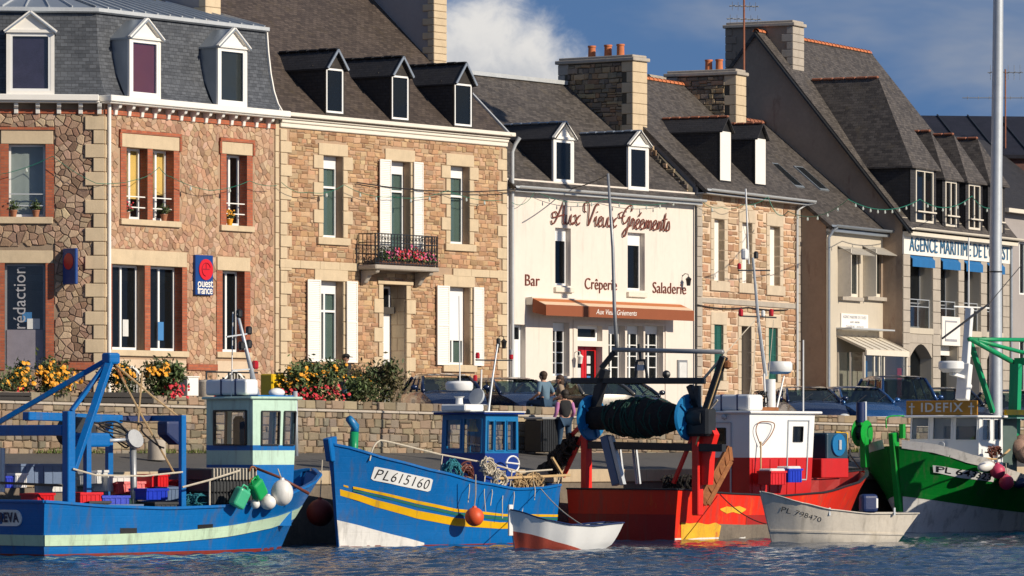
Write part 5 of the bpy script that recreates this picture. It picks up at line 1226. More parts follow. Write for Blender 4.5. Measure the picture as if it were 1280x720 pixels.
# stone post and white utility box on the wall, yellow letter box on the street
o = tag(MB().lathe((0, 0, 0), [(.17, 0), (.2, .05), (.2, .58), (.16, .62), (.03, .63)], 16).build('stone_post', 'grey_granite', smooth=40), 'round stone post on the wall left of the blue boat cabin roof', 'post'); o.location = on_wall(257, .2, lambda x: zled(x))
p = on_wall(237, .25, ztop); o = thing('utility_box', 'white utility cabinet beside the tall yellow flowers on the wall', 'box', loc=p, rz=al); MB().box(-.22, .17, -.14, .14, 0, .44).build('body', 'white_paint', o, bevel=.015); MB().box(-.24, .19, -.16, .16, .44, .47).build('lid', 'white_paint', o, bevel=.01)
p = on_wall(341, 1.6, 2.77); o = thing('letter_box', 'yellow post box on the street behind the red flowers', 'post box', loc=p, rz=al)
MB().box(-.03, .03, -.03, .03, 0, .75).build('post', 'dark_metal', o); MB().box(-.25, .25, -.2, .2, .65, 1.25).build('body', pm('post_yellow', (.72, .46, .01), .4, bump=.02), o, bevel=.03); MB().box(-.16, .16, -.215, -.2, 1.08, 1.11).build('slot', 'dark_metal', o)
m = MB(); a, b = FQ.S(262, 1.2), FQ.S(300, 1.2)                 # low iron fence behind the flowers
for nm, (p0, p1, lab) in enumerate(((258, 322, 'low black iron fence behind the stone post'), (344, 372, 'short black iron fence between yellow post box and flower bush'))):
    a, b = FQ.S(p0, 1.5), FQ.S(p1, 1.5); o = thing('iron_fence', lab, 'fence', loc=FQ.W(a, 1.5, 2.76), rz=al, group='iron fences on the street'); L = b-a
    MB().tube([(0, 0, 1.28), (L, 0, 1.28)], .022, 6).build('rail', 'iron_black', o); MB().tube([(0, 0, .95), (L, 0, .95)], .016, 6).build('rail', 'iron_black', o)
    for i in range(int(L/.8)+1): MB().tube([(i*.8, 0, 0), (i*.8, 0, 1.3)], .025, 6).build('fence_post', 'iron_black', o)
for px, py, lab in ((196, 585, 'squat concrete bollard on the quay behind the blue boat net hauler'),):
    x = FQ.S(px, -1.8); p = FQ.W(x, -1.8, 2.1-1.8*.096); o = tag(MB().lathe((0, 0, 0), [(.22, 0), (.21, .1), (.2, .42), (.17, .46), (.02, .47)], 16).build('bollard', 'grey_granite', smooth=40), lab, 'bollard'); o.location = p
# bin and striped board against the wall
p = FQ.W(FQ.S(676, -.55), -.55, 2.05); o = thing('rubbish_bin', 'dark grey slatted rubbish bin against the wall below the seated man', 'bin', loc=p, rz=al)
for i in range(7): MB().box(-.30+i*.088, -.30+i*.088+.07, -.32, -.29, .06, .88).build('slat', 'dark_metal', o, bevel=.005)
MB().box(-.32, .32, -.28, .28, .04, .86).build('body', 'dark_metal', o, bevel=.02); MB().box(-.34, .34, -.33, .3, .88, .94).build('lid', pm('bin_lid', (.33, .33, .33), .6), o, bevel=.02)
p = FQ.W(FQ.S(691, -.75), -.75, 2.03); o = thing('striped_board', 'red and white striped warning board leaning beside the rubbish bin', 'sign', loc=p, rz=al)
MB().box(-.16, .16, -.02, .0, .12, .86).build('board', 'white_paint', o)
for i in range(3): MB().prism([(-.16, -.024, .14+i*.26), (.16, -.024, .26+i*.26), (.16, -.024, .38+i*.26), (-.16, -.024, .26+i*.26)], [(-.16, -.018, .14+i*.26), (.16, -.018, .26+i*.26), (.16, -.018, .38+i*.26), (-.16, -.018, .26+i*.26)]).build('red_stripe', 'red_paint', o)
MB().box(-.14, -.1, .0, .03, 0, .8).box(.1, .14, .0, .03, 0, .8).build('legs', 'grey_metal', o)
# newspaper office signs
x0, x1, z0, z1 = f1.S(240.5), f1.S(262.5), f1.Z(251, 369), f1.Z(251, 319)
o = thing('wall_sign', 'blue newspaper sign with red round emblem on the rubble front', 'sign', loc=f1.W(x0, -.12, z0), rz=R(f1.deg)); L, Hh = x1-x0, z1-z0
pm('sign_blue', (.008, .05, .22), .35, bump=0, var=.04); pm('sign_red', (.62, .012, .02), .35, bump=0, var=.04)
MB().box(0, L, 0, .10, 0, Hh).build('panel', 'sign_blue', o, bevel=.015)
MB().lathe((L*.56, -.004, Hh*.64), [(.001, 0), (.25, 0), (.25, .02), (.001, .021)], 24, Matrix.Rotation(R(90), 3, 'X')@Matrix.Diagonal((1.25, 1.2, 1))).build('emblem', 'sign_red', o)
pm('emblem_line', (.30, .004, .02), .5, bump=0)
m = MB(); m.box(L*.38, L*.74, -.034, -.026, Hh*.635, Hh*.66); m.box(L*.54, L*.57, -.034, -.026, Hh*.64, Hh*.78); m.tube([(L*.56+math.cos(q*.35)*.19, -.03, Hh*.64+math.sin(q*.35)*.19) for q in range(1, 14)], .014, 4); m.build('emblem_mark', 'emblem_line', o)
text('ouest', .33, 'white_paint', o, (L*.53, -.008, Hh*.29), FACE, extrude=.004, bold=.004, spacing=.95, sx=.98); text('france', .33, 'white_paint', o, (L*.52, -.008, Hh*.12), FACE, extrude=.004, bold=.004, spacing=.92, sx=.9)
z0, z1 = fL.Z(78, 356), fL.Z(78, 311); pjs = fL.W(fL.S(80), -.04, z0); o = thing('projecting_sign', 'blue projecting sign with red emblem edge-on at the left front', 'sign', loc=pjs, rz=R(40))
Hh = z1-z0; MB().box(-.05, .05, -.62, 0, 0, Hh).build('panel', 'sign_blue', o, bevel=.02)
MB().lathe((-.052, -.3, Hh*.64), [(.001, 0), (.23, 0), (.23, .012), (.001, .013)], 20, Matrix.Rotation(R(-90), 3, 'Y')).build('emblem', 'sign_red', o)
MB().lathe((.052, -.3, Hh*.64), [(.001, 0), (.23, 0), (.23, .012), (.001, .013)], 20, Matrix.Rotation(R(90), 3, 'Y')).build('emblem', 'sign_red', o)
text('ouest', .2, 'white_paint', o, (.056, -.3, Hh*.27), (R(90), 0, R(90)), extrude=.003); text('france', .2, 'white_paint', o, (.056, -.3, Hh*.13), (R(90), 0, R(90)), extrude=.003)
# coach lamps, little wall lights on the white house
for i, (px, py, lab) in enumerate(((717.5, 446, 'white wall lantern beside the red door'), (853, 349, 'thin swan-neck lamp bracket on the white wall right side'), (622, 427, 'dark coach lamp on the balcony house corner'))):
    fr = f3 if i < 2 else f2; o = thing('wall_lamp', lab, 'lamp', loc=fr.W(fr.S(px), -.0, fr.Z(px, py)), rz=R(54.6))
    MB().tube([(0, 0, .1), (0, -.1, .18), (0, -.22, .16), (0, -.24, .05)], .014, 6).build('arm', 'dark_metal' if i else 'white_paint', o); MB().lathe((0, -.24, -.22), [(.06, 0), (.09, .2), (.11, .22), (.02, .3)], 10).build('lantern', 'dark_metal' if i else 'white_paint', o, smooth=40)
# ---------------------------------------------------------------- overhead cables and light garlands
pm('garland_green', (.01, .16, .10), .5, bump=0); pm('bulb_pale', (.55, .6, .55), .2, bump=0); pm('cable_black', (.015, .015, .018), .6, bump=0)
def sag(p, q, d, n=12): return [Vector(p).lerp(Vector(q), i/n)-Vector((0, 0, d*4*(i/n)*(1-i/n))) for i in range(n+1)]
def garland(label, pts, fall, step=.75, r=.009):
    o = thing('light_garland', label, 'string lights', loc=(0, 0, 0), group='festoon lights along the street'); m = MB()
    for p, q in zip(pts, pts[1:]):
        ln = sag(p, q, fall); m.tube(ln, r, 5); L = (Vector(q)-Vector(p)).length; k = int(L/step)
        for i in range(1, k):
            t = i/k; c = Vector(p).lerp(Vector(q), t)-Vector((0, 0, fall*4*t*(1-t)+.02)); 
            b = MB().lathe((c.x, c.y, c.z-.17), [(.01, .05), (.03, .07), (.034, .11), (.022, .14), (.022, .17)], 6); b.build('bulb', 'bulb_pale', o)
    m.build('cable', 'garland_green', o); return o
def on(fr, px, py, d): return fr.W(fr.S(px, -d), -d, fr.Z(px, py, -d))
garland('green festoon cable swinging from the rubble house across to the agency dormers', [on(f4, 960, 246, .8), on(f4, 985, 264, 1.3), on(f7, 1060, 249, 3.5), on(f7, 1150, 249, 2.2), on(f7, 1215, 245, 1.6), on(f7, 1252, 251, 1.2)], .35, .9, .015)
garland('green festoon cable hung under the eave of the white house', [on(f3, 640, 253, .25), on(f3, 669, 239, .25), on(f3, 757, 249, .25), on(f3, 858, 247, .25)], .22)
garland('green festoon cable crossing the rubble house below its gutter', [on(f4, 878, 252, .3), on(f4, 902, 259, .3), on(f4, 927, 256, .5), on(f4, 960, 246, .8)], .1)
garland('green festoon cable across the balcony house at upper window height', [on(f2, 352, 228, .3), on(f2, 386, 240, .3), on(f2, 430, 231, .3), on(f2, 490, 246, .3), on(f2, 560, 238, .3), on(f2, 628, 250, .3)], .12)
garland('green festoon cable strung across the upper windows of the corner house', [on(fL, 0, 218, .3), on(fL, 66, 195, .3), on(fL, 120, 229, .3), on(f1, 172, 224, .35), on(f1, 199, 209, .35), on(f1, 214, 221, .35), on(f1, 262, 238, .35), on(f1, 312, 226, .35), on(f1, 346, 232, .35)], .06)
o = tag(MB().tube(sag(on(f2, 446, 228, .1), on(f2, 640, 237, .3), .15)+sag(on(f3, 640, 237, .3), on(f3, 716, 235, .45), .05)+sag(on(f3, 716, 235, .45), on(f3, 759, 219, 3.0), .05), .018, 5).build('power_cable', 'cable_black'), 'black overhead cable crossing the balcony house to the white house eave', 'cable')
o = tag(MB().tube(sag(on(f4, 872, 381, .08), on(f4, 935, 384, .08), .08)+sag(on(f4, 935, 384, .08), on(f4, 985, 387, .08), .05), .02, 5).build('wall_cable', 'cable_black'), 'black cable clipped along the rubble house string course', 'cable')
# aerials
def aerial(label, base, h, els, rot=0, lean=0):
    o = thing('tv_aerial', label, 'aerial', loc=base, rz=rot, group='television aerials'); MB().tube([(0, 0, -1.2), (0, 0, h)], .035, 6).build('mast', 'terracotta_dark', o)
    for z, L, n, w_ in els:
        m = MB(); m.tube([(-L/2, 0, z), (L/2, 0, z)], .018, 5)
        for i in range(n): x = -L/2+L*(i+.5)/n; m.tube([(x, -w_/2, z), (x, w_/2, z)], .012, 4); m.tube([(x, 0, z-w_*.3), (x, 0, z+w_*.3)], .010, 4)
        m.build('yagi', 'grey_metal', o)
y0 = 2.5; aerial('rusty aerial mast beside the stone chimney of the rubble house', f4.W(f4.S(930, y0), y0, f4.Z(930, 92, y0)), f4.Z(930, 0, y0)-f4.Z(930, 92, y0)+.4, ((1.9, 1.3, 5, .5), (2.35, 1.1, 5, .5)), R(20))
aerial('rusty aerial with a long thin boom on the warehouse roof at right', f9.W(f9.S(1262, -.1), .6, f9.Z(1262, 194)), f9.Z(1262, 85)-f9.Z(1262, 194), ((2.3, 3.4, 8, .25), (3.3, 1.4, 6, 1.0)), R(0))
o = thing('gull', 'two dark birds sitting on the agency chimney', 'bird', loc=(0, 0, 0)) if False else None

# ---------------------------------------------------------------- parked cars
for nm, c in (('car_navy', (.006, .016, .055)), ('car_blue', (.012, .075, .22)), ('car_midblue', (.010, .05, .16)), ('car_grey', (.10, .09, .075)), ('car_dark', (.012, .016, .028))): pm(nm, c, .28, .35, var=.04, bump=0, coat=.8)
pm('rubber', (.015, .015, .016), .8); pm('car_black', (.012, .012, .013), .45, bump=0); pm('lamp_red', (.45, .01, .015), .2, bump=0); pm('lamp_clear', (.6, .62, .62), .15, bump=0)
def car(label, px, y, paint, H=1.45, L=4.0, Wd=1.72, turn=14, back=False, van=False):
    x = FQ.S(px, y); p = FQ.W(x, y, streetz(x, y)+.004); o = thing('parked_car', label, 'car', loc=p, rz=R(-90+turn+(180 if back else 0)), group='cars parked behind the quay wall')
    hw = Wd/2; hz = .92 if not van else 1.0; L2 = L/2
    wsb, wsr = (L2-1.05, L2-1.85) if not van else (L2-.75, L2-1.35); rr, rb = -L2+.75, -L2+.12
    body = MB(); secs = []                    # cross sections along the car: (x, half width low, half width belt, belt height, crown)
    for xx, k, z in ((-L2, .80, .62), (-L2+.06, .93, hz-.02), (-L2+.5, 1, hz), (0, 1, hz+.01), (wsb, 1, hz), (L2-.55, .97, hz-.10), (L2-.12, .9, hz-.24), (L2, .78, .52)):
        w_ = hw*k; secs.append([(xx, -w_*.92, .24), (xx, -w_, .42), (xx, -w_, z-.16), (xx, -w_*.94, z-.02), (xx, -w_*.6, z+.025), (xx, 0, z+.035), (xx, w_*.6, z+.025), (xx, w_*.94, z-.02), (xx, w_, z-.16), (xx, w_, .42), (xx, w_*.92, .24)])
    body.rings(secs, True); b = body.build('body', paint, o, smooth=35, bevel=.02, segs=2)
    def ring(z, x0, x1, w0, w1): return [(x0, -w0, z), (x1, -w1, z), (x1, w1, z), (x0, w0, z)]
    zb, zr = hz+.0, H-.13; wb, wr = hw*.92, hw*.74
    base = [Vector(q) for q in ring(zb, rb, wsb, wb, wb*.97)]; top = [Vector(q) for q in ring(zr, rr, wsr, wr, wr*.96)]
    for i in range(4): MB().tube([base[i], base[i].lerp(top[i], .5)+Vector((0, (1 if base[i].y > 0 else -1)*.02, .01)), top[i]], [.055, .05, .05], 6).build('pillar', paint, o, smooth=True)
    for a_, b_ in ((0, 1), (3, 2)):
        for u in (.42, .71): MB().tube([base[a_].lerp(base[b_], u), top[a_].lerp(top[b_], max(0, u*1.15-.12))], .035, 5).build('pillar', paint, o, smooth=True)
    roof = MB(); n = 5; rings = []
    for i, u in enumerate((0, .06, .3, .7, .94, 1)):
        xx = rr+(wsr-rr)*u; zz = zr+.02+(.085*math.sin(math.pi*(.10+.80*u))); w_ = wr; rings.append([(xx, -w_*1.04, zr-.03), (xx, -w_*.9, zz), (xx, 0, zz+.02), (xx, w_*.9, zz), (xx, w_*1.04, zr-.03)])
    roof.rings(rings, False, False); roof.build('roof', paint, o, smooth=True)
    def pane(name, q, mat='car_glass'):
        c = sum((Vector(k) for k in q), Vector())/4; q = [c+(Vector(k)-c)*.97 for k in q]; nn_ = (q[1]-q[0]).cross(q[3]-q[0]).normalized()*.006
        MB().prism([k+nn_ for k in q], [k-nn_ for k in q]).build(name, mat, o)
    pane('windscreen', [base[1], base[2], top[2], top[1]]); pane('rear_window', [base[3], base[0], top[0], top[3]])
    pane('side_window', [base[0], base[1], top[1], top[0]]); pane('side_window', [base[2], base[3], top[3], top[2]])
    MB().box(rb+.3, wsb-.35, -hw*.8, hw*.8, .35, hz-.12).build('cabin_floor', 'car_black', o)
    for yy_ in (-.36, .36): 
        MB().box(-.28, -.12, yy_-.24, yy_+.24, .6, 1.12).box(-.24, -.14, yy_-.13, yy_+.13, 1.1, H-.18).build('seat', 'car_black', o, bevel=.04)
        MB().ball((L2-.06, yy_*1.75, hz-.42), (.10, .17, .075)).build('headlight', 'lamp_clear', o, smooth=True); MB().box(-L2-.005, -L2+.1, yy_*1.9-.08, yy_*1.9+.08, hz-.38, hz-.06).build('tail_light', 'lamp_red', o, bevel=.02)
        sg = 1 if yy_ > 0 else -1
        mi = MB(); mi.ball((wsb-.22, sg*(hw+.10), hz+.10), (.055, .10, .07)); mi.bar((wsb-.20, sg*(hw-.06), hz+.04), (wsb-.22, sg*(hw+.06), hz+.08), .04); mi.build('wing_mirror', paint, o, smooth=True)
    for xx in (-L2+.72, L2-.78):
        for sg in (-1, 1):
            M_ = Matrix.Rotation(R(90), 3, 'X'); t_ = MB().lathe((xx, sg*(hw-.02)+.09, .31), [(.18, 0), (.30, 0), (.31, .04), (.31, .14), (.30, .18), (.18, .18)], 18, M_).build('wheel', 'rubber', o, smooth=40); MB().lathe((xx, sg*(hw-.02)+.085, .31), [(.02, .0), (.185, .01), (.185, .16), (.02, .17)], 12, M_).build('rim', 'zinc_pale', t_)
    MB().box(L2-.02, L2+.02, -.26, .26, .42, .53).build('number_plate', 'white_paint', o); MB().box(L2-.12, L2+.015, -hw*.82, hw*.82, .27, .40).build('bumper', 'car_black', o, bevel=.03)
    for yy_ in (-.35, .25): MB().bar((wsb-.02, yy_, hz+.035), (wsb-.30, yy_+.38, hz+.24), .02).build('wiper', 'car_black', o)
    return o
car('navy hatchback with pale sticker in its windscreen behind the flower bed', 556, 3.2, 'car_navy', H=1.42, turn=12)
car('dark navy car with green-tinted windows left of the seated man', 640, 3.0, 'car_navy', H=1.38, turn=24)
car('brown-grey car with red tail lights behind the walking woman', 716, 3.0, 'car_grey', H=1.40, turn=30, back=True)
car('dark car behind the net drum of the red trawler', 774, 3.4, 'car_dark', H=1.40, turn=24)
car('dark blue car just left of the mid-blue car, behind the red trawler cabin', 1008, 3.0, 'car_navy', H=1.40, turn=10)
car('bright mid-blue car behind the green hauler of the moored boat', 1072, 3.0, 'car_blue', H=1.45, turn=16)
car('tall blue van right of the mid-blue car', 1121, 4.2, 'car_midblue', H=1.78, Wd=1.85, turn=14, van=True)
car('dark car partly hidden behind the yellow name board', 1186, 3.4, 'car_dark', H=1.5, turn=14)
car('dark car right of the steel mast at the frame edge', 1268, 3.4, 'car_dark', H=1.5, turn=14)
# ================================================================ boats
def lerpl(pts, u):
    for (a, p), (b, q) in zip(pts, pts[1:]):
        if u <= b:
            t = (u-a)/(b-a); t = t*t*(3-2*t)*.35+t*.65; return p+(q-p)*t
    return pts[-1][1]
class Boat:
    """hull given by deck and waterline breadths and a sheer line; local x runs stern to bow, y to port"""
    def __init__(s, name, label, fr, L, over, B, sheer, side, wd, ww, srake=0.0, fl=1.35, keel=-.8, sp=1.0):
        s.sp = sp
        s.fr, s.L, s.over, s.B, s.sh, s.sg, s.wd_, s.ww_, s.sr, s.fl, s.keel = fr, L, over, B, sheer, side, wd, ww, srake, fl, keel
        s.o = thing(name, label, 'boat', fr)
    def zs(s, u): return lerpl(s.sh, u)
    def hp(s, u, z, sg, off=0.0):
        zs = s.zs(u); t = max(0.0, z/zs); wd, ww = lerpl(s.wd_, u)*s.B/2, lerpl(s.ww_, u)*s.B/2
        if z >= 0: y = ww+(wd-ww)*min(t, 1.15)**s.fl
        else: y = ww*(1-.75*min(1, z/s.keel)**1.6)
        tt = t if z >= 0 else z/zs*.5
        x = u*s.L+s.over*tt*u**5-s.sr*(tt**s.sp if tt > 0 else tt)*(1-u)**5
        return Vector((x, sg*(y+off), z))
    def u_of(s, x, z):
        u = x/s.L
        for _ in range(12): u = min(1.0, max(0.0, u-(s.hp(u, z, 1).x-x)/(s.L+5*s.over*u**4)))
        return u
    def hit(s, px, py, sg=None):
        sg = sg or s.sg; y = sg*s.B*.45
        for _ in range(60):
            p = s.fr.P(px, py, y); u = s.u_of(p.x, p.z); y += .3*(s.hp(u, p.z, sg).y-y)
        return u, p.z
    def shell(s, mat, deckmat, inmat, capmat, bul=.55, N=26, transom=True, capw=.15, caph=.06, deck=True, name='hull'):
        us = [i/N for i in range(N+1)]; us[-1] = .995; M_ = 9; m = MB()
        zl = lambda u: [s.keel, s.keel*.55, s.keel*.2, 0]+[s.zs(u)*k/6 for k in (1, 2, 3, 4, 5, 6)]
        for sg in (-1, 1): m.rings([[s.hp(u, z, sg) for z in zl(u)] for u in us], False, False)
        k = len(zl(0)); a = [s.hp(0, z, -1) for z in zl(0)]; b = [s.hp(0, z, 1) for z in zl(0)]
        m.rings([[p.lerp(q, t)+Vector((-.10*math.sin(math.pi*t), 0, 0)) for p, q in zip(a, b)] for t in (0, .2, .4, .6, .8, 1)], False, False)
        e0 = [s.hp(.995, z, -1) for z in zl(.995)]; e1 = [s.hp(.995, z, 1) for z in zl(.995)]; m.rings([e0, e1], False, False)
        h = m.build(name, mat, s.o, smooth=30); s.h = h
        m = MB()                                   # inside of the bulwarks and the deck
        for sg in (-1, 1): m.rings([[Vector((min(s.hp(u, z, sg).x, s.L+s.over-.25)+(.08 if u == 0 else 0), sg*max(.02, abs(s.hp(u, z, sg).y)-.07), z)) for z in (s.zs(u)-bul, s.zs(u)-.01)] for u in us], False, False)
        m.rings([[Vector((.07, -abs(s.hp(0, z, 1).y)+.07, z)), Vector((.07, abs(s.hp(0, z, 1).y)-.07, z))] for z in (s.zs(0)-bul, s.zs(0)-.01)], False, False)
        m.build('bulwark_lining', inmat, s.o)
        if deck:
            m = MB(); m.rings([[(s.hp(u, s.zs(u)-bul, -1).x+(.06 if u == 0 else 0), q*max(.02, s.hp(u, s.zs(u)-bul, 1).y-.05), s.zs(u)-bul+.03*(1-abs(q))) for q in (-1, -.5, 0, .5, 1)] for u in us], False, False); m.build('deck', deckmat, s.o)
        if capmat:
            m = MB()
            for sg in (-1, 1):
                rr = []
                for u in us:
                    p = s.hp(u, s.zs(u), sg); z = p.z; yo = sg*(abs(p.y)+.035); yi = sg*max(.0, abs(p.y)+.035-capw); rr.append([(p.x, yo, z), (p.x, yo, z+caph), (p.x, yi, z+caph), (p.x, yi, z)])
                m.rings(rr, True)
            p0, p1 = s.hp(0, s.zs(0), -1), s.hp(0, s.zs(0), 1)
            rr = []
            for t in (0, .2, .4, .6, .8, 1):
                p = p0.lerp(p1, t)+Vector((-.10*math.sin(math.pi*t), 0, 0)); rr.append([(p.x-.035, p.y, p.z), (p.x-.035, p.y, p.z+caph), (p.x+capw-.03, p.y, p.z+caph), (p.x+capw-.03, p.y, p.z)])
            m.rings(rr, True); m.build('cap_rail', capmat, s.o, bevel=.01)
    def band(s, name, mat, z0, z1, off=.012, u0=0.0, u1=.993, N=26, transom=True):
        m = MB(); us = [u0+(u1-u0)*i/N for i in range(N+1)]
        for sg in (-1, 1): m.rings([[s.hp(u, z0(u), sg, -.02)]+[s.hp(u, z0(u)+(z1(u)-z0(u))*k/5, sg, off) for k in range(6)]+[s.hp(u, z1(u), sg, -.02)] for u in us], False, False)
        if transom and u0 == 0:
            rr = []
            for t in (0, .2, .4, .6, .8, 1):
                rr.append([s.hp(0, z, -1, off).lerp(s.hp(0, z, 1, off), t)+Vector((-.10*math.sin(math.pi*t)-k, 0, 0)) for z, k in ((z0(0), -.02), (z0(0), off), (z1(0), off), (z1(0), -.02))])
            m.rings(rr, False, False)
        return m.build(name, mat, s.o, smooth=30)
    def patch(s, name, mat, top, bot, off=.008, n=24, rows=3, thick=.004, sg=None, parent=None):
        """paint or plate on the visible side between two photo outlines"""
        sg = sg or s.sg; T = [s.hit(*p, sg) for p in top]; Bt = [s.hit(*p, sg) for p in bot]
        def along(P, t): k = t*(len(P)-1); i = min(int(k), len(P)-2); f = k-i; return tuple(P[i][c]+(P[i+1][c]-P[i][c])*f for c in (0, 1))
        g = []
        for i in range(n+1):
            a, b = along(T, i/n), along(Bt, i/n); g.append([s.hp(a[0]+(b[0]-a[0])*j/rows, a[1]+(b[1]-a[1])*j/rows, sg, off) for j in range(rows+1)])
        m = MB(); m.rings(g, False, False); return m.build(name, mat, parent or s.o, smooth=True)
    def text(s, body, mat, corners, off=.014, shear=0, bold=.0, spacing=1.0, parent=None):
        """lettering laid on the visible side; corners are photo points TL, TR, BR, BL"""
        o = text(body, 1, mat, parent or s.o, (0, 0, 0), (0, 0, 0), extrude=0, shear=shear, bold=bold, spacing=spacing, align='LEFT'); me = o.data
        xs = [v.co.x for v in me.vertices]; ys = [v.co.y for v in me.vertices]; x0, x1, y0, y1 = min(xs), max(xs), min(ys), max(ys)
        C = [s.hit(*c) for c in corners]
        for v in me.vertices:
            a, b = (v.co.x-x0)/(x1-x0), (v.co.y-y0)/(y1-y0); q = [(C[3][c]*(1-a)+C[2][c]*a)*(1-b)+(C[0][c]*(1-a)+C[1][c]*a)*b for c in (0, 1)]
            v.co = s.hp(q[0], q[1], s.sg, off)
        return o
def cab(parent, bc, tc, z0, z1, holes, bands, pane='pane', th=.05, rubber='car_black', name='cabin', rim=.022, roofz=None):
    """deckhouse: four faces between bottom and top corners, openings with panes, painted in level bands"""
    C = Vector((sum(c[0] for c in bc)/4, sum(c[1] for c in bc)/4, 0))
    def pt(i, u, v, d=0.0):
        a, b = Vector((*bc[i], z0)), Vector((*bc[(i+1) % 4], z0)); c, e = Vector((*tc[i], z1)), Vector((*tc[(i+1) % 4], z1))
        p = a.lerp(b, u).lerp(c.lerp(e, u), v); n_ = (b-a).cross(Vector((0, 0, 1))).normalized()
        if n_.dot(a-Vector((C.x, C.y, z0))) < 0: n_ = -n_
        return p+n_*d
    root = None
    for k, (b0, b1, mat) in enumerate(bands):
        m = MB()
        for i in range(4):
            hs = holes.get(i, []); us = sorted({0, 1}|{h[j] for h in hs for j in (0, 1)}); vs = sorted({b0, b1}|{min(b1, max(b0, h[j])) for h in hs for j in (2, 3)})
            for u0, u1 in zip(us, us[1:]):
                for v0, v1 in zip(vs, vs[1:]):
                    if v1-v0 < 1e-5 or any(h[0] < (u0+u1)/2 < h[1] and h[2] < (v0+v1)/2 < h[3] for h in hs): continue
                    for d in (0, -th): m.add([pt(i, u0, v0, d), pt(i, u1, v0, d), pt(i, u1, v1, d), pt(i, u0, v1, d)], [(0, 1, 2, 3)])
        o = m.build(name if root is None else 'paint_band', mat, root or parent, fix=False); root = root or o
    for i, hs in holes.items():
        for h in hs:
            q = [pt(i, h[0], h[2], -.02), pt(i, h[1], h[2], -.02), pt(i, h[1], h[3], -.02), pt(i, h[0], h[3], -.02)]
            q2 = [pt(i, h[0], h[2], -.026), pt(i, h[1], h[2], -.026), pt(i, h[1], h[3], -.026), pt(i, h[0], h[3], -.026)]
            w_ = MB().prism(q, q2).build('pane', h[4] if len(h) > 4 else pane, root)
            m = MB(); q = [pt(i, h[0], h[2], .004), pt(i, h[1], h[2], .004), pt(i, h[1], h[3], .004), pt(i, h[0], h[3], .004)]
            for a, b in ((0, 1), (1, 2), (2, 3), (3, 0)): m.bar(q[a], q[b], rim*2, rim)
            m.build('window_seal', rubber if isinstance(rubber, str) else rubber, root)
    return root, pt
def hullmats(n, c, wear, wamt=.35, rough=.38): return pm(n, c, rough, var=.09, scale=1.6, bump=.12, bscale=9, wear=wear, wamt=wamt, streak=.35, dirt=.42, spec=.28, seam=.17 if n[:6] in ('hull_b', 'hull_g', 'hull_w', 'pale_g') else 0)
hullmats('hull_blue', (.002, .128, .40), (.004, .085, .26), .4); hullmats('hull_blue2', (.002, .122, .385), (.004, .085, .25), .3)
hullmats('pale_green', (.50, .66, .48), (.35, .30, .20), .25); hullmats('mint', (.48, .66, .54), (.4, .5, .4), .15)
hullmats('hull_red', (.72, .030, .012), (.66, .15, .02), .55); hullmats('hull_maroon', (.36, .022, .018), (.25, .03, .02), .3); hullmats('hull_white', (.72, .70, .66), (.42, .36, .28), .3); hullmats('hull_green', (.003, .17, .02), (.004, .11, .018), .3); hullmats('green_paint', (.006, .30, .035), (.01, .2, .03), .3)
hullmats('boot_red', (.20, .028, .018), (.10, .03, .02), .6); hullmats('hull_yellow', (.72, .40, .004), (.5, .25, .02), .3); hullmats('green_gantry', (.01, .28, .11), (.02, .18, .08), .3)
pm('hull_rusty', (.74, .40, .015), .7, var=.22, scale=3, bump=.3, wear=(.55, .10, .02), wamt=.85, streak=.5, dirt=.3); pm('alu', (.62, .56, .47), .6, .05, var=.12, scale=2.5, bump=.1, wear=(.42, .36, .27), wamt=.5, streak=.5, dirt=.3)
pm('rust', (.26, .095, .03), .85, var=.4, scale=5, bump=.4, wear=(.42, .2, .06), wamt=.6); pm('deck_grey', (.16, .17, .17), .8, var=.2); pm('deck_blue', (.03, .10, .18), .7, var=.2); pm('navy_paint', (.006, .022, .10), .5, var=.15); pm('white_gel', (.78, .78, .76), .35, var=.03, bump=.02, dirt=.06)
pm('cabin_blue', (.005, .15, .36), .4, var=.1, dirt=.1); pm('cabin_navy', (.006, .035, .22), .4, var=.1); pm('red_cabin', (.52, .012, .012), .4, var=.08, dirt=.12); pm('red_bright', (.74, .018, .01), .45, var=.1)
pm('tub_grey', (.11, .16, .26), .5, var=.1); pm('crate_white', (.62, .62, .6), .5); pm('crate_red', (.60, .015, .02), .4); pm('crate_blue', (.01, .035, .45), .4); pm('crate_black', (.02, .022, .025), .6, var=.2); pm('jerry_green', (.01, .33, .085), .35, bump=.03, var=.06); pm('jerry_green2', (.05, .42, .22), .4, bump=.03, var=.06)
pm('buoy_white', (.74, .72, .68), .45, var=.08, bump=.03, dirt=.25); pm('buoy_orange', (.72, .09, .018), .5, var=.12, bump=.05, dirt=.25); pm('buoy_pink', (.52, .045, .11), .5, var=.12, bump=.05); pm('buoy_darkred', (.22, .025, .015), .6, var=.2); pm('rope_tan', (.42, .29, .15), .9, var=.2, scale=20); pm('rope_pale', (.52, .46, .36), .9, var=.2, scale=20); pm('net_green', (.012, .05, .035), .95, var=.4, scale=30, bump=.6, bscale=60); pm('net_dark', (.02, .017, .014), .95, var=.5, scale=20, bump=.8, bscale=50); pm('rope_teal', (.02, .16, .20), .9, var=.2)
pm('wood_pale', (.48, .32, .15), .8, var=.15, scale=8); pm('oar_brown', (.13, .035, .02), .5)
def loose(name, label, cat, fr=None, p=None, rz=0, group=None):
    """a thing lying on or hanging from a boat"""
    w_ = fr.W(p[0], p[1], p[2]) if fr else Vector(p); return thing(name, label, cat, loc=w_, rz=(R(fr.deg) if fr else 0)+rz, group=group)
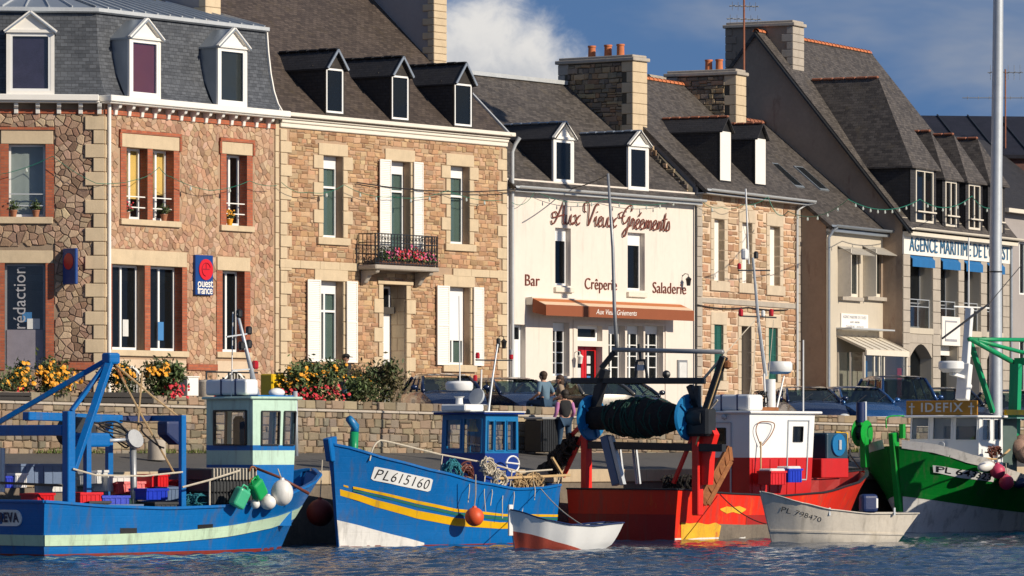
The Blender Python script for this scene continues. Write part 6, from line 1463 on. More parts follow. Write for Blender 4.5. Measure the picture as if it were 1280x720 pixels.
def crate(label, fr, p, L, W_, H_, mat, rz=0, tilt=0, slat=True, group='fish crates on the boats', lid=None):
    o = loose('fish_crate', label, 'crate', fr, p, rz, group); o.rotation_euler.x = tilt; t = .03
    m = MB(); m.box(-L/2, L/2, -W_/2, -W_/2+t, 0, H_); m.box(-L/2, L/2, W_/2-t, W_/2, 0, H_); m.box(-L/2, -L/2+t, -W_/2+t, W_/2-t, 0, H_); m.box(L/2-t, L/2, -W_/2+t, W_/2-t, 0, H_); m.box(-L/2+t, L/2-t, -W_/2+t, W_/2-t, 0, t); m.build('tub', mat, o, bevel=.01)
    m = MB(); q = .02; m.box(-L/2-q, L/2+q, -W_/2-q, -W_/2, H_-.05, H_); m.box(-L/2-q, L/2+q, W_/2, W_/2+q, H_-.05, H_); m.box(-L/2-q, -L/2, -W_/2, W_/2, H_-.05, H_); m.box(L/2, L/2+q, -W_/2, W_/2, H_-.05, H_)
    for i in range(5): x = -L/2+L*(i+.5)/5; m.box(x-.012, x+.012, -W_/2-.012, -W_/2, .02, H_-.05)
    m.build('rim', mat, o)
    if lid: MB().box(-L/2+.01, L/2-.01, -W_/2+.01, W_/2-.01, H_-.03, H_+.06).build('contents', lid, o, bevel=.03)
    return o
def buoy(label, p, r, mat, rope=None, stretch=1.0, group=None, rot=None):
    o = thing('buoy', label, 'buoy', loc=p, group=group); M_ = Matrix.Rotation(rot or 0, 3, 'Y'); MB().ball((0, 0, 0), (r, r, r*stretch), 18, 12, M_).build('float', mat, o, smooth=True); MB().tube([M_@Vector((0, 0, r*stretch*.96)), M_@Vector((0, 0, r*stretch*1.14))], [.055, .04], 8).build('eye', mat, o)
    if rope: MB().tube(rope, .014, 5).build('rope', 'rope_pale', o)
    return o
def coil(m, c, r, n, rr=.014, sq=.5, seed=1, ax=(1, 0, 0)):
    rnd = random.Random(seed); pts = []
    for i in range(n*9):
        a = i*2*math.pi/9; k = rnd.uniform(.7, 1.15)*r; pts.append(Vector(c)+Vector((math.cos(a)*k+rnd.gauss(0, .01), rnd.gauss(0, .05), math.sin(a)*k*sq*1.4+rnd.gauss(0, .02))))
    m.tube(smooth_line([tuple(p) for p in pts], 2), rr, 4)

# ---------------------------------------------------------------- blue stern boat at left
b1f = Fr(-10.46, 97.94, 44)
b1 = Boat('fishing_boat', 'blue fishing boat with mint cabin and blue gantry at the left', b1f, 7.6, .95, 3.5, [(0, 1.09), (.2, .98), (.4, .93), (.6, .96), (.78, 1.12), (.9, 1.38), (1, 1.72)], -1,
          [(0, .93), (.15, .98), (.4, 1), (.65, .99), (.8, .90), (.9, .72), (.96, .46), (1, .03)], [(0, .84), (.3, .95), (.6, .90), (.8, .62), (.92, .28), (1, .015)], srake=.12)
b1.shell('hull_blue', 'deck_blue', 'hull_blue', 'hull_blue', bul=.6)
b1.band('rub_strake', 'pale_green', lambda u: .22+.55*u**3, lambda u: .44+.60*u**3, off=.03)
b1.band('boot_top', 'boot_red', lambda u: -.12, lambda u: .05+.04*u, off=.008)
B = b1.o; fr = b1f; P = fr.P; PX = fr.PX
xs0 = .12
pl = MB(); cy = fr.Y(-14, 0); n = 14; w_, h_ = 1.02, .165; zc_ = fr.PX(10, 647, 0).z; pts = []
for k in range(n*2):
    a = math.pi/2+math.pi*k/(n-1) if k < n else -math.pi/2+math.pi*(k-n)/(n-1); pts.append(((w_-h_ if k >= n else -(w_-h_))+math.cos(a)*h_, math.sin(a)*h_))
yb_ = fr.Y(30, -.1); cyl = yb_+w_
def tp(y, z, d): t = (y/1.63+1)/2; return Vector((b1.hp(0, z, -1).x-.10*math.sin(math.pi*min(1, max(0, t)))-d, y, z))
pl.prism([tp(cyl+p[0], zc_+p[1], .03) for p in pts], [tp(cyl+p[0], zc_+p[1], .0) for p in pts]); pl = pl.build('name_plate', 'white_gel', B)
o = text('REVA', .26, pm('letter_navy', (.01, .02, .07), .5, bump=0), pl, (0, 0, 0), (0, 0, 0), extrude=.0, bold=.012, spacing=1.15, align='RIGHT'); y_r = fr.Y(27, -.1); kx = (fr.Y(3.5, -.1)-y_r)/(max(v.co.x for v in o.data.vertices)-min(v.co.x for v in o.data.vertices))
for v in o.data.vertices: v.co = tp(y_r-v.co.x*kx, zc_+v.co.y, .034)
# freeing port, scuppers
for c in (((150, 660), (171, 660), (171, 668), (150, 668)), ((247, 656), (266, 655), (266, 664), (247, 665))): b1.patch('freeing_port', 'car_black', c[:2], c[:1:-1], off=.006, n=3)
# gantry
m = MB(); yg = -1.42; x0 = fr.S(86, yg); z0 = fr.Z(86, 632, yg); zt = fr.Z(86, 514, yg)
g = MB().bar((x0, yg, .4), (x0, yg, zt), .20, .20).build('gantry_post', 'hull_blue', B, bevel=.015)
MB().bar((x0, 1.42, .4), (x0, 1.42, zt), .20, .20).build('gantry_post', 'hull_blue', B, bevel=.015)
zl_ = fr.PX(40, 538, x0).z; MB().bar((x0, yg+.1, zl_), (x0, 1.36, zl_), .22, .22).build('gantry_beam', 'hull_blue', B, bevel=.015)
MB().bar((x0+.9, -.9, .4), (x0+.9, -.9, zt-.3), .12, .12).build('gantry_post', 'hull_blue', B)
q0, q1 = P(32, 520, -.2), P(150, 524, -.2); MB().bar(q0, q1, .22, .17).build('boom', 'hull_blue', B, bevel=.015)
q2 = P(230, 522, -.6); MB().bar(q1, (q2.x, -.2, q2.z), .14, .10).build('boom', 'navy_paint', B)
ap = P(139, 447, -.5)
for a, w2 in ((P(91, 588, -1.45), .15), (P(89, 514, -.5), .10)): MB().bar(ap, a, w2, w2*.8).build('derrick_leg', 'hull_blue', B, bevel=.01)
e_ = PX(0, 527, ap.x-1.2); MB().bar(ap, e_+(e_-ap)*.3, .11, .10).build('derrick_leg', 'hull_blue', B, bevel=.01)
MB().box(ap.x-.16, ap.x+.14, ap.y-.14, ap.y+.14, ap.z-.14, ap.z+.10).build('derrick_head', 'hull_blue', B, bevel=.05, segs=2)
a = P(228, 519, -1.2); MB().bar((a.x, -1.2, .4), (a.x, -1.2, a.z), .11, .13).build('gantry_post', 'hull_blue', B, bevel=.01); MB().bar((a.x, -1.2, a.z-.06), (a.x, 1.2, a.z-.06), .12, .12).build('gantry_beam', 'hull_blue', B); MB().bar((a.x, 1.2, .4), (a.x, 1.2, a.z), .11, .13).build('gantry_post', 'hull_blue', B)
# winch box, hoses, hydraulic gear
a, b = P(91, 541, -.7), P(131, 559, -.7); MB().box(a.x, b.x, -.9, -.45, b.z, a.z).build('winch_box', 'hull_blue', B, bevel=.05, segs=2)
a = P(95, 540, -.3); MB().lathe((a.x, a.y, a.z), [(.02, -.3), (.30, -.3), (.32, 0), (.30, .3), (.02, .3)], 16, Matrix.Rotation(R(90), 3, 'X')).build('winch_drum', 'dark_metal', B, smooth=40)
a, b = P(132, 551, -.7), P(166, 549, -.7); MB().tube([a, b], [.045, .03], 8).build('hydraulic_ram', 'galvanised', B, smooth=True)
c = P(168, 549, -.75); MB().lathe(c, [(.02, -.05), (.20, -.05), (.21, 0), (.20, .05), (.02, .05)], 16, Matrix.Rotation(R(70), 3, 'X')).build('hauler_sheave', 'grey_metal', B, smooth=40); d = P(168, 610, -.75); MB().tube([(d.x, d.y, .4), (c.x, c.y+.05, c.z)], .07, 8).build('hauler_post', 'grey_metal', B, smooth=True)
m = MB(); rnd = random.Random(4)
for i in range(7):
    a = P(118+rnd.uniform(-8, 8), 530+rnd.uniform(-2, 4), -.5); b = P(165+rnd.uniform(-8, 6), 547+rnd.uniform(-4, 6), -.7); k = P((118+165)/2+rnd.uniform(-15, 25), rnd.uniform(520, 566), -.6); m.tube(smooth_line([tuple(a), tuple(k), tuple(b)], 6), .018, 5)
m.tube(smooth_line([tuple(P(x, y, -.6)) for x, y in ((150, 526), (176, 530), (178, 540), (196, 556), (205, 560))], 5), .02, 5); m.build('hydraulic_hoses', 'car_black', B)
a, b = P(201, 526, .3), P(226, 556, .3); MB().ext([(a.x, a.z), (b.x, a.z), (b.x, b.z), (a.x+.3, b.z), (a.x, a.z-.3)], .1, .45).build('net_guard', 'navy_paint', B, bevel=.06, segs=2)
a, b = P(222, 560, .2), P(256, 640, .2); MB().box(a.x, b.x, -.5, .9, .35, P(240, 585, .2).z).build('deck_casing', 'navy_paint', B, bevel=.05)
# rigging ropes
m = MB()
for ln in (((140, 452), (190, 495), (222, 520)), ((152, 472), (180, 525), (218, 592)), ((178, 465), (174, 510), (172, 545))): m.tube([P(*q, -.55) for q in ln], .022, 5)
m.build('rigging', 'rope_tan', B)
ch_ = MB()
for i in range(9): q = ap.lerp(P(158, 482, -.55), i/9); ch_.ball(q, (.035, .03, .06), 6, 4)
ch_.build('chain', 'rust', B)
m = MB(); m.tube([P(91, 586, -1.55), P(120, 594, -1.55), P(180, 595, -1.5), P(228, 590, -1.25)], .02, 6); m.tube([P(228, 609, -1.5), P(262, 600, -1.62), P(300, 588, -1.62)], .022, 6)
for px in (262,): m.tube([P(px, 600, -1.6), P(px, 634, -1.6)], .022, 6)
m.build('handrail', 'rope_pale', B)
MB().tube([P(3, 560, .2), P(3, 615, .2)], .055, 8).build('stanchion', 'galvanised', B); MB().bar(PX(-10, 603, .2), PX(78, 607, .2), .04, .05).build('guard_rail', 'dark_metal', B)
# cabin: aft face in shade, side to the sun
xa = fr.S(316, -1.05); xb = fr.S(364, -1.05); yA = -1.05; yP = fr.Y(258, xa); zt = fr.Z(316, 499, yA); zd = .55
xbt = fr.S(371.5, -1.05)
vv = lambda py: (fr.Z(316, py, yA)-zd)/(zt-zd)
uu = lambda px: (px-316)/(364-316)
ua = lambda px: 1-(px-258)/(316-258)
cabo, pt = cab(B, [(xa, yA), (xb, yA), (xb, yP), (xa, yP)], [(xa, yA), (xbt, yA), (xbt, yP), (xa, yP)], zd, zt,
   {0: [(uu(325.5), uu(345), vv(556), vv(514)), (uu(350.5), uu(365.5)-.06, vv(556), vv(514))], 3: [(1-ua(268), 1-ua(308), vv(556), vv(513))] if False else [((268-258)/58, (308-258)/58, vv(556), vv(513))], 1: [(.08, .46, .62, .92), (.54, .92, .62, .92)], 2: [(.12, .45, vv(556), vv(514)), (.55, .85, vv(556), vv(514))]},
   [(0, vv(581), 'hull_blue'), (vv(581), vv(563), 'mint'), (vv(563), vv(556.5), 'hull_blue'), (vv(556.5), 1, 'mint')], pane='pane_clear', rim=.03)
MB().box(xa-.10, xbt+.12, yA-.06, yP+.06, zt+.002, zt+.06).build('cabin_roof', 'mint', cabo, bevel=.02); MB().box(xa+.2, xbt+.05, yA+.05, yP-.1, zt+.062, zt+.09).build('roof_sheet', 'hull_blue', cabo)
MB().box(xa+.55, xa+.75, yP-.9, yP-.5, zd, zt-.5).build('orange_jacket', pm('orange_cloth', (.75, .14, .02), .8), cabo, bevel=.08); MB().box(xa+.25, xa+.4, (yA+yP)/2-.1, (yA+yP)/2+.25, zd, zt-.35).build('dark_coat', 'car_black', cabo, bevel=.08)
MB().tube([P(369, 489, -1.0), P(370, 570, -1.0)], .05, 8).build('exhaust_pipe', 'galvanised', cabo, smooth=True)
xl = fr.S(300, -.4); zt2 = zt+.09
rf = MB(); yl0, yl1 = fr.Y(316, xa+.25), fr.Y(265, xa+.25); rf.box(xa+.05, xa+.42, max(yl0, yA+.1), yl1, zt2, zt2+.34); rf = rf.build('life_raft', 'white_gel', B, bevel=.06, segs=3)
for k in (.25, .6): y = max(yl0, yA+.1)*(1-k)+yl1*k; MB().box(xa+.04, xa+.43, y-.02, y+.02, zt2+.004, zt2+.348).build('strap', 'navy_paint', rf)
a = P(346, 501, -.6); MB().ball((a.x, a.y, zt2+.06), (.2, .14, .10)).build('antenna_dome', 'white_gel', cabo, smooth=True)
ms0, ms1 = P(323, 500, -.5), P(297, 392, -.5); mst = MB().tube([ms0, ms0.lerp(ms1, .5), ms1], [.06, .045, .03], 8).build('mast', 'galvanised', B, smooth=True)
for (xl_, yl_, xr_, yr_) in ((283, 421, 311, 417), (300, 437, 313, 434), (290, 463, 318, 461)): MB().bar(P(xl_, yl_, -.5), P(xr_, yr_, -.5), .03).build('crossbar', 'galvanised', mst)
for px, py, mt_ in ((311, 413, 'car_black'), (311, 430, 'car_black'), (302, 432, 'car_black'), (319, 456, 'lamp_red'), (299, 392, 'car_black')): a = P(px, py, -.5); MB().lathe(a, [(.05, -.09), (.07, -.06), (.07, .06), (.04, .09)], 8).build('mast_lamp', mt_, mst)
MB().tube([P(289, 500, -.3), P(290, 457, -.3), P(291, 390, -.3)], .012, 5).build('whip_aerial', 'white_gel', mst)
MB().tube([P(310, 415, -.5), P(298, 440, -.5), P(292, 405, -.5)], .008, 4).build('stay_wire', 'car_black', mst)
# loose gear on deck
zd1 = .42
for i, (lab, px, py, y, L_, W2, H2, mt_, rz) in enumerate((('red crate nearest the gantry post on the blue boat', 105, 630, -1.1, .62, .42, .30, 'crate_red', .1), ('blue crate right of the red one on the left boat', 139, 632, -1.15, .62, .42, .26, 'crate_blue', -.2), ('red crate lying high at the foot of the thin post', 190, 606, -.3, .62, .42, .28, 'crate_red', .3), ('royal blue crate under the high red one', 186, 622, -.8, .7, .45, .24, 'crate_blue', .2), ('large grey fish tub at the left edge of the boat', 40, 600, .6, 1.2, .8, .42, 'tub_grey', 0), ('white fish box left of the grey tub', 22, 606, .3, .3, .25, .3, 'crate_white', 0), ('small blue box beside the white tubs at the frame edge', 9, 607, .4, .3, .3, .25, 'crate_blue', 0), ('grey slatted crate in the middle of the deck', 145, 610, .1, .9, .5, .34, 'crate_white', .05), ('red crate at the stern rail behind the blue hull', 47, 627, -.2, .7, .4, .22, 'crate_red', .4), ('grey plastic crate at the ship\'s side under the blue crate', 150, 642, -1.3, .9, .35, .24, 'tub_grey', 0), ('black slatted crate left of the cabin baskets', 200, 640, -1.25, .6, .4, .26, 'crate_black', 0))):
    p = P(px, py, y); p.z = max(.45, p.z-H2*.2); crate(lab, fr, p, L_, W2, H2, mt_, rz)
for lab, px, py, y, L_, W2, H2, mt_, rz in (('white box tilted behind the thin grey post', 118, 602, .2, .6, .4, .28, 'crate_white', .5), ('red crate half hidden behind the thin grey post', 160, 616, -.3, .62, .42, .26, 'crate_red', -.3), ('grey slatted crate beside the tall white stanchion', 205, 622, -.5, .6, .4, .3, 'tub_grey', .2), ('black crate at the foot of the blue gantry post', 118, 640, -1.3, .6, .4, .24, 'crate_black', .1), ('red crate right of the teal net by the second post', 214, 612, .1, .6, .4, .26, 'crate_red', .6), ('pale grey tub far left behind the red crate', 70, 612, .9, .8, .5, .3, 'crate_white', .2)):
    p = P(px, py, y); p.z = max(.45, p.z-H2*.2); crate(lab, fr, p, L_, W2, H2, mt_, rz, tilt=R(random.uniform(-12, 12)))
o = loose('net_pile', 'dark green net bundle between the crates on the left boat', 'net', fr, P(165, 632, -.7)); m = MB()
for i in range(9): m.ball((random.uniform(-.4, .4), random.uniform(-.3, .3), random.uniform(-.15, .12)), (random.uniform(.2, .32), .24, random.uniform(.12, .2)), 10, 6)
m.build('net', 'net_green', o, smooth=True)
o = loose('net_pile', 'teal net heap in front of the cabin baskets', 'net', fr, P(243, 628, -1.1)); m = MB()
for i in range(7): coil(m, (random.uniform(-.2, .2), random.uniform(-.1, .1), random.uniform(-.05, .1)), .16, 5, .012, .5, i)
m.build('net', 'rope_teal', o)
for k in range(3):
    o = loose('basket_stack', ('top black oyster basket of the stack before the cabin', 'middle black oyster basket of the stack before the cabin', 'bottom black oyster basket of the stack before the cabin')[k], 'basket', fr, P(278, 586+k*15, -1.05), group='black baskets before the cabin'); L_ = 1.25; m = MB()
    m.box(-L_/2, L_/2, -.4, .4, -.24, .0); m.build('body', 'crate_black', o, bevel=.02); m = MB()
    for i in range(14): x = -L_/2+L_*(i+.5)/14; m.bar((x, -.41, .0), (x+.05, .4, .012), .03, .02); m.box(x-.012, x+.012, -.415, -.40, -.23, 0)
    m.build('mesh_bars', 'rope_pale' if k == 0 else 'dark_metal', o)
    m = MB(); m.tube([(L_/2-.15+math.cos(q*.45)*.09, -.43, -.05+math.sin(q*.45)*.1) for q in range(8)], .018, 5); m.build('handle', 'rust', o)
def jerry(label, p, rz, rx, mat):
    o = thing('jerrycan_float', label, 'float', loc=p); o.rotation_euler = (rx, rz, R(44)); m = MB(); m.box(-.16, .16, -.12, .12, -.22, .20); m.build('can', mat, o, bevel=.06, segs=3); MB().tube([(-.08, 0, .19), (-.06, 0, .27), (.06, 0, .27), (.08, 0, .19)], .022, 6).build('handle', mat, o, smooth=True); MB().lathe((.12, 0, .19), [(.04, 0), (.04, .06), (.02, .07)], 8).build('cap', mat, o)
    return o
pj_ = lambda px, py, y: fr.W(*P(px, py, y))
jerry('pale green jerrycan float hanging lowest on the blue hull', pj_(300, 622, -1.92), R(25), R(10), 'jerry_green2'); jerry('bright green jerrycan float hanging next to the white balls', pj_(322, 611, -1.95), R(-40), R(12), 'jerry_green')
buoy('large white ball fender at the bow of the blue boat', pj_(352.5, 616, -1.9), .235, 'buoy_white', stretch=1.18, rope=[(0, .1, .25), (-.1, .3, .5)])
buoy('white fender squeezed under the bright green can', pj_(335, 628, -1.85), .17, 'buoy_white', stretch=.9); buoy('small off-white float left of the white fender', pj_(319, 630, -1.85), .10, 'buoy_white')
o = thing('oar', 'brown oar sticking out over the blue bow', 'oar', loc=fr.W(0, 0, 0), rz=R(44)); MB().tube([P(317, 584, -1.3), P(350, 597, -1.75), P(386, 617, -1.95)], [.03, .03, .035], 7).build('shaft', 'oar_brown', o, smooth=True)
buoy('big dark red ball fender hanging in the shade between the two blue bows', Vector((-4.36, 109, .73)), .31, 'buoy_darkred', rope=[(0, 0, .3), (.05, .1, 1.2)])

# ---------------------------------------------------------------- blue boat with the number plate
b2h = 55+180; b2f0 = Fr(-3.89, 106.5, 55); L2_ = 7.1; q = b2f0.W(L2_, 0); b2f = Fr(q.x, q.y, b2h); fr = b2f; P = fr.P; PX = fr.PX
b2 = Boat('fishing_boat', 'blue fishing boat with yellow stripes and white number plate, bow to the left', b2f, L2_, .28, 2.9, [(0, 1.31), (.12, 1.25), (.3, 1.23), (.5, 1.38), (.7, 1.64), (.85, 1.89), (1, 2.26)], 1,
          [(0, .80), (.2, .95), (.45, 1), (.68, .90), (.84, .64), (.93, .36), (1, .03)], [(0, .70), (.3, .88), (.55, .82), (.75, .52), (.9, .2), (1, .012)], fl=1.3)
b2.shell('hull_blue2', 'deck_grey', 'hull_blue2', 'hull_blue2', bul=.75, capw=.12); B = b2.o
b2.patch('bottom_paint', 'hull_white', [(421, 650), (450, 657), (490, 668), (530, 678.5)], [(424, 683), (450, 683), (490, 683), (530, 683)], off=.008)
b2.patch('wide_stripe', 'hull_yellow', [(424.5, 611.5), (470, 625), (520, 638), (570, 647.5), (625, 653), (703, 651)], [(425, 619.5), (470, 634), (520, 648), (570, 657.5), (625, 661), (703, 659)], off=.010, n=40)
b2.patch('thin_stripe', 'hull_yellow', [(441, 608), (480, 616), (520, 625.5), (570, 636), (630, 642.5), (703, 643)], [(441, 611), (480, 619.5), (520, 629.5), (570, 640), (630, 645.5), (703, 646)], off=.010, n=40)
b2.patch('green_stripe', pm('stripe_green', (.01, .13, .10), .5), [(441, 612), (480, 620.5), (520, 630.5), (570, 641), (630, 646.5), (703, 647)], [(441, 614.5), (480, 623), (520, 633.5), (570, 644.5), (630, 650.5), (703, 650)], off=.009, n=40)
b2.patch('dash_stripe', 'hull_yellow', [(429, 606), (435, 607.5)], [(429, 608), (435, 610)], off=.010, n=4)
pl = b2.patch('number_plate', 'white_gel', [(467.5, 583.8), (470, 583.6), (505, 591), (538, 598.3), (540.5, 600)], [(463, 598), (466, 600.5), (500, 607.5), (534, 614.6), (537.5, 613)], off=.016)
b2.text('PL615160', pm('letter_black', (.012, .012, .014), .5, bump=0), [(471, 586.2), (537.5, 600), (533.5, 612), (466.5, 598.2)], off=.024, shear=.12, spacing=1.12, parent=pl, bold=-.008)
b2.band('boot_top', 'boot_red', lambda u: -.12, lambda u: .03, off=.006)
q0 = b2.hp(.99, b2.zs(.99), 1); MB().prism([(q0.x-.14, -.09, 1.9), (q0.x+.10, -.09, 1.9), (q0.x+.22, -.09, q0.z+.16), (q0.x-.10, -.09, q0.z+.22)], [(q0.x-.14, .09, 1.9), (q0.x+.10, .09, 1.9), (q0.x+.22, .09, q0.z+.16), (q0.x-.10, .09, q0.z+.22)]).build('stem_head', 'hull_blue2', B, bevel=.02)
zt = fr.Z(548, 517, 0)
# bow hauler, green and blue bent arm
pts = [P(441, 585, -.6), P(443, 540, -.6), P(444, 533, -.6), P(436, 523, -.6)]; MB().tube(pts[:2], .10, 8).build('hauler_arm', 'green_gantry', B, smooth=True); MB().tube(pts[1:], [.10, .10, .085], 8).build('hauler_head', 'cabin_blue', B, smooth=True); MB().tube([P(439, 580, -.75), P(439, 548, -.75)], .07, 7).build('hauler_motor', 'dark_metal', B)
# pulpit rail
m = MB(); m.tube(smooth_line([tuple(P(*q, .6)) for q in ((462, 576), (466, 561), (473, 552), (485, 552), (550, 568))], 5)+[P(615, 580, 1.1), P(650, 590, 1.15), P(690, 587, 1.1)], .020, 6)
for (x, y0, y1, yy_) in ((553, 569, 593, .95), (608, 580, 606, 1.15), (640, 588, 612, 1.15), (700, 587, 608, 1.0)): m.tube([P(x, y0, yy_), P(x-3, y1, yy_)], .018, 6)
m.build('handrail', 'rope_pale', B)
# cabin: front faces the bow, side faces the sun
xf = fr.S(605, .62); yS = .62; yF = fr.Y(549, xf); xr = fr.S(648.5, yS); z0 = .75; z1 = fr.Z(605, 518, yS)
zz = lambda py: (fr.Z(605, py, yS)-z0)/(z1-z0)
fu = lambda px: (px-549)/(605-549)
su = lambda px: (px-605)/(648.5-605)
cabo, pt = cab(B, [(xf, yF), (xf, yS), (xr, yS), (xr, yF)], [(xf-.10, yF+.02), (xf-.10, yS-.02), (xr, yS-.02), (xr, yF+.02)], z0, z1,
  {0: [(fu(554), fu(573.5), zz(561), zz(524)), (fu(577), fu(600), zz(566), zz(523))], 1: [(su(608), su(615), zz(563), zz(526)), (su(617.5), su(630), zz(563), zz(526)), (su(633), su(645), zz(563), zz(526))], 2: [(.15, .85, .55, .9)], 3: [(.2, .8, .55, .9)]},
  [(0, zz(566.5), 'cabin_navy'), (zz(566.5), 1, 'cabin_blue')], pane='pane_clear', rubber='cabin_blue', rim=.02)
MB().box(min(xr, xf)-.12, max(xr, xf)+.12, min(yF, yS)-.10, max(yF, yS)+.10, z1+.002, z1+.05).build('cabin_roof', 'cabin_navy', cabo, bevel=.02); MB().box(min(xr, xf)-.13, max(xr, xf)+.13, min(yF, yS)-.11, max(yF, yS)+.11, z1+.052, z1+.075).build('roof_edge', 'white_gel', cabo)
MB().lathe(fr.P(591, 534, 0)+Vector((0, 0, -.1)), [(.13, 0), (.13, .04), (.08, .15), (.07, .3), (.02, .33)], 12).build('brass_bell', pm('brass', (.55, .30, .03), .35, .7), cabo, smooth=40)
# roof gear: radar on a white stalk, grey dish, aerials
zr_ = z1+.075; a = P(574, 514, 0); MB().lathe((a.x, 0, zr_), [(.16, 0), (.12, .04), (.09, .12), (.08, .30), (.13, .34)], 12).build('radar_stalk', 'white_gel', cabo, smooth=40); b = P(573, 482, 0); MB().lathe((a.x, 0, b.z-.11), [(.02, 0), (.29, .0), (.32, .05), (.32, .16), (.27, .21), (.02, .22)], 24).build('radar_dome', 'white_gel', cabo, smooth=40)
MB().box(a.x-.5, a.x+.25, -.35, .35, zr_, zr_+.16).build('roof_locker', 'white_gel', cabo, bevel=.03); c = P(596, 496, .1); MB().lathe(c, [(.06, -.04), (.2, -.03), (.21, 0), (.2, .03), (.06, .04)], 16, Matrix.Rotation(R(70), 3, 'Y')).build('search_lamp', 'galvanised', cabo, smooth=40)
MB().tube([P(575, 484, 0), P(574, 370, 0)], .016, 5).build('whip_aerial', 'white_gel', cabo); MB().tube([P(601, 500, .1), P(602, 462, .1)], .022, 5).build('whip_aerial', 'white_gel', cabo)
mst = MB().tube([P(610, 518, .1), P(616, 470, .1), P(623, 425, .1)], [.03, .025, .02], 7).build('light_mast', 'galvanised', cabo); MB().bar(P(595, 450, .1), P(640, 450.5, .1), .03).build('crossbar', 'dark_metal', mst)
for px, py, mt_ in ((597, 445, 'lamp_red'), (639, 446, 'lamp_red'), (623, 427, 'car_black'), (594, 473, 'lamp_red'), (639, 441, 'grey_metal')): MB().lathe(P(px, py, .1), [(.04, -.06), (.05, -.04), (.05, .05), (.03, .08)], 8).build('mast_lamp', mt_, mst)
# ropes, nets and the wooden spar along the waist
o = loose('spar', 'pale wooden spar lashed along the rail of the blue boat', 'spar', fr, (0, 0, 0)); MB().bar(P(622, 598, 1.2), P(712, 594, 1.15), .07, .06).build('pole', 'wood_pale', o, bevel=.01); MB().bar(P(690, 572, 1.1), P(702, 592, 1.1), .06, .05).build('cleat', 'wood_pale', o)
for i, (px, py, r, mt_, lab) in enumerate(((565, 590, .34, 'rope_teal', 'teal rope and net coil on the rail before the blue cabin'), (582, 594, .30, 'oar_brown', 'brown hose ring beside the teal rope'), (625, 600, .26, 'rope_pale', 'pile of pale rope hanging over the rail behind the cabin'), (650, 604, .2, 'rope_tan', 'tan rope loops right of the pale pile'), (668, 603, .22, 'rope_tan', 'brown rope tangle near the stern of the blue boat'), (612, 585, .2, 'rope_pale', 'loose pale rope turns at the cabin corner'))):
    o = loose('rope_coil', lab, 'rope', fr, P(px, py, 1.18), group='rope on the rail of the blue boat'); m = MB()
    for k in range(5): coil(m, (random.uniform(-.1, .1), random.uniform(-.08, .06), random.uniform(-.06, .06)), r*random.uniform(.6, 1), 4, .016, .62, i*10+k)
    m.build('coil', mt_, o)
MB().tube([P(632, 578+6*math.sin(k), 1.05) for k in (0,)]+[P(641+8*math.cos(k*.4), 580+10*math.sin(k*.4), .95) for k in range(17)], .02, 6).build('hoop', 'white_gel', B)
MB().tube(smooth_line([tuple(P(*q, 1.3)) for q in ((634, 611), (648, 612), (653, 625), (652, 640))], 5), .03, 6).build('drain_hose', 'rope_pale', B)
buoy('orange-red ball fender hanging on the blue hull beside the white rowing boat', fr.W(*P(593, 646, 1.62)), .215, 'buoy_orange', rope=[(0, 0, .22), (.03, -.12, .5), (.03, -.25, .95)])
MB().tube([P(704, 612, 1.0), P(770, 660, 1.6)], .012, 4).build('mooring_line', 'rope_pale', B) if False else None

m = MB()
for k, (px, y0, y1) in enumerate(((607, 596, 640), (613, 600, 632), (628, 606, 648), (641, 604, 636), (668, 600, 625), (585, 596, 628))): m.tube([P(px+random.uniform(-2, 2), y0, 1.2), P(px+random.uniform(-3, 3), (y0+y1)/2, 1.5), P(px, y1, 1.52)], .011, 4)
m.build('hanging_lines', 'rope_pale', B)
o = loose('net_pile', 'dark blue net heap in the waist of the blue boat behind the spar', 'net', fr, P(672, 604, .6)); m = MB()
for i in range(8): m.ball((random.uniform(-.5, .5), random.uniform(-.2, .2), random.uniform(-.1, .12)), (random.uniform(.16, .28), .2, random.uniform(.1, .18)), 10, 6)
m.build('net', 'net_dark', o, smooth=True)
# ---------------------------------------------------------------- red trawler
b3f = Fr(2.63, 114.9, 50); fr = b3f; P = fr.P; PX = fr.PX
b3 = Boat('trawler', 'red steel trawler with white cabin and big net drum over its stern', b3f, 8.9, 1.05, 3.48, [(0, 1.20), (.25, 1.08), (.45, 1.02), (.65, 1.08), (.82, 1.28), (1, 1.62)], -1,
          [(0, .98), (.2, 1), (.5, 1), (.7, .92), (.84, .72), (.93, .44), (1, .03)], [(0, .92), (.3, .96), (.6, .86), (.8, .5), (.92, .2), (1, .012)], fl=1.2)
b3.shell('hull_red', 'deck_grey', 'hull_maroon', 'dark_metal', bul=.5, capw=.12, caph=.04); B = b3.o
b3.band('hull_lower', 'hull_maroon', lambda u: -.2, lambda u: .58, off=.006, u0=.30); 
b3.patch('worn_orange', 'hull_rusty', [(851, 653), (862, 654.5), (872, 653), (884, 656), (894, 653), (901, 657)], [(851, 677), (862, 677), (872, 677), (884, 677), (892, 677), (897, 677)], off=.012, n=16)
b3.patch('worn_orange', 'hull_rusty', [(900, 636), (908, 633), (916, 634), (924, 632.5), (932, 636)], [(900, 637.5), (908, 642), (916, 640), (924, 642.5), (932, 637.5)], off=.011, n=16)
b3.patch('hull_plates', 'quay_stone', [(898, 655), (930, 656), (975, 655)], [(898, 675), (930, 675), (975, 675)], off=.011, n=8)
tr = MB(); ys_ = [-1.70+3.4*i/10 for i in range(11)]
tr.rings([[(b3.hp(0, z, -1).x-.10*math.sin(math.pi*i/10)-.014, y*(.94+.06*z/1.2), z) for i, y in enumerate(ys_)] for z in (-.2, .0, .35, .62)], False, False); tr.build('transom_lower', 'hull_maroon', B)
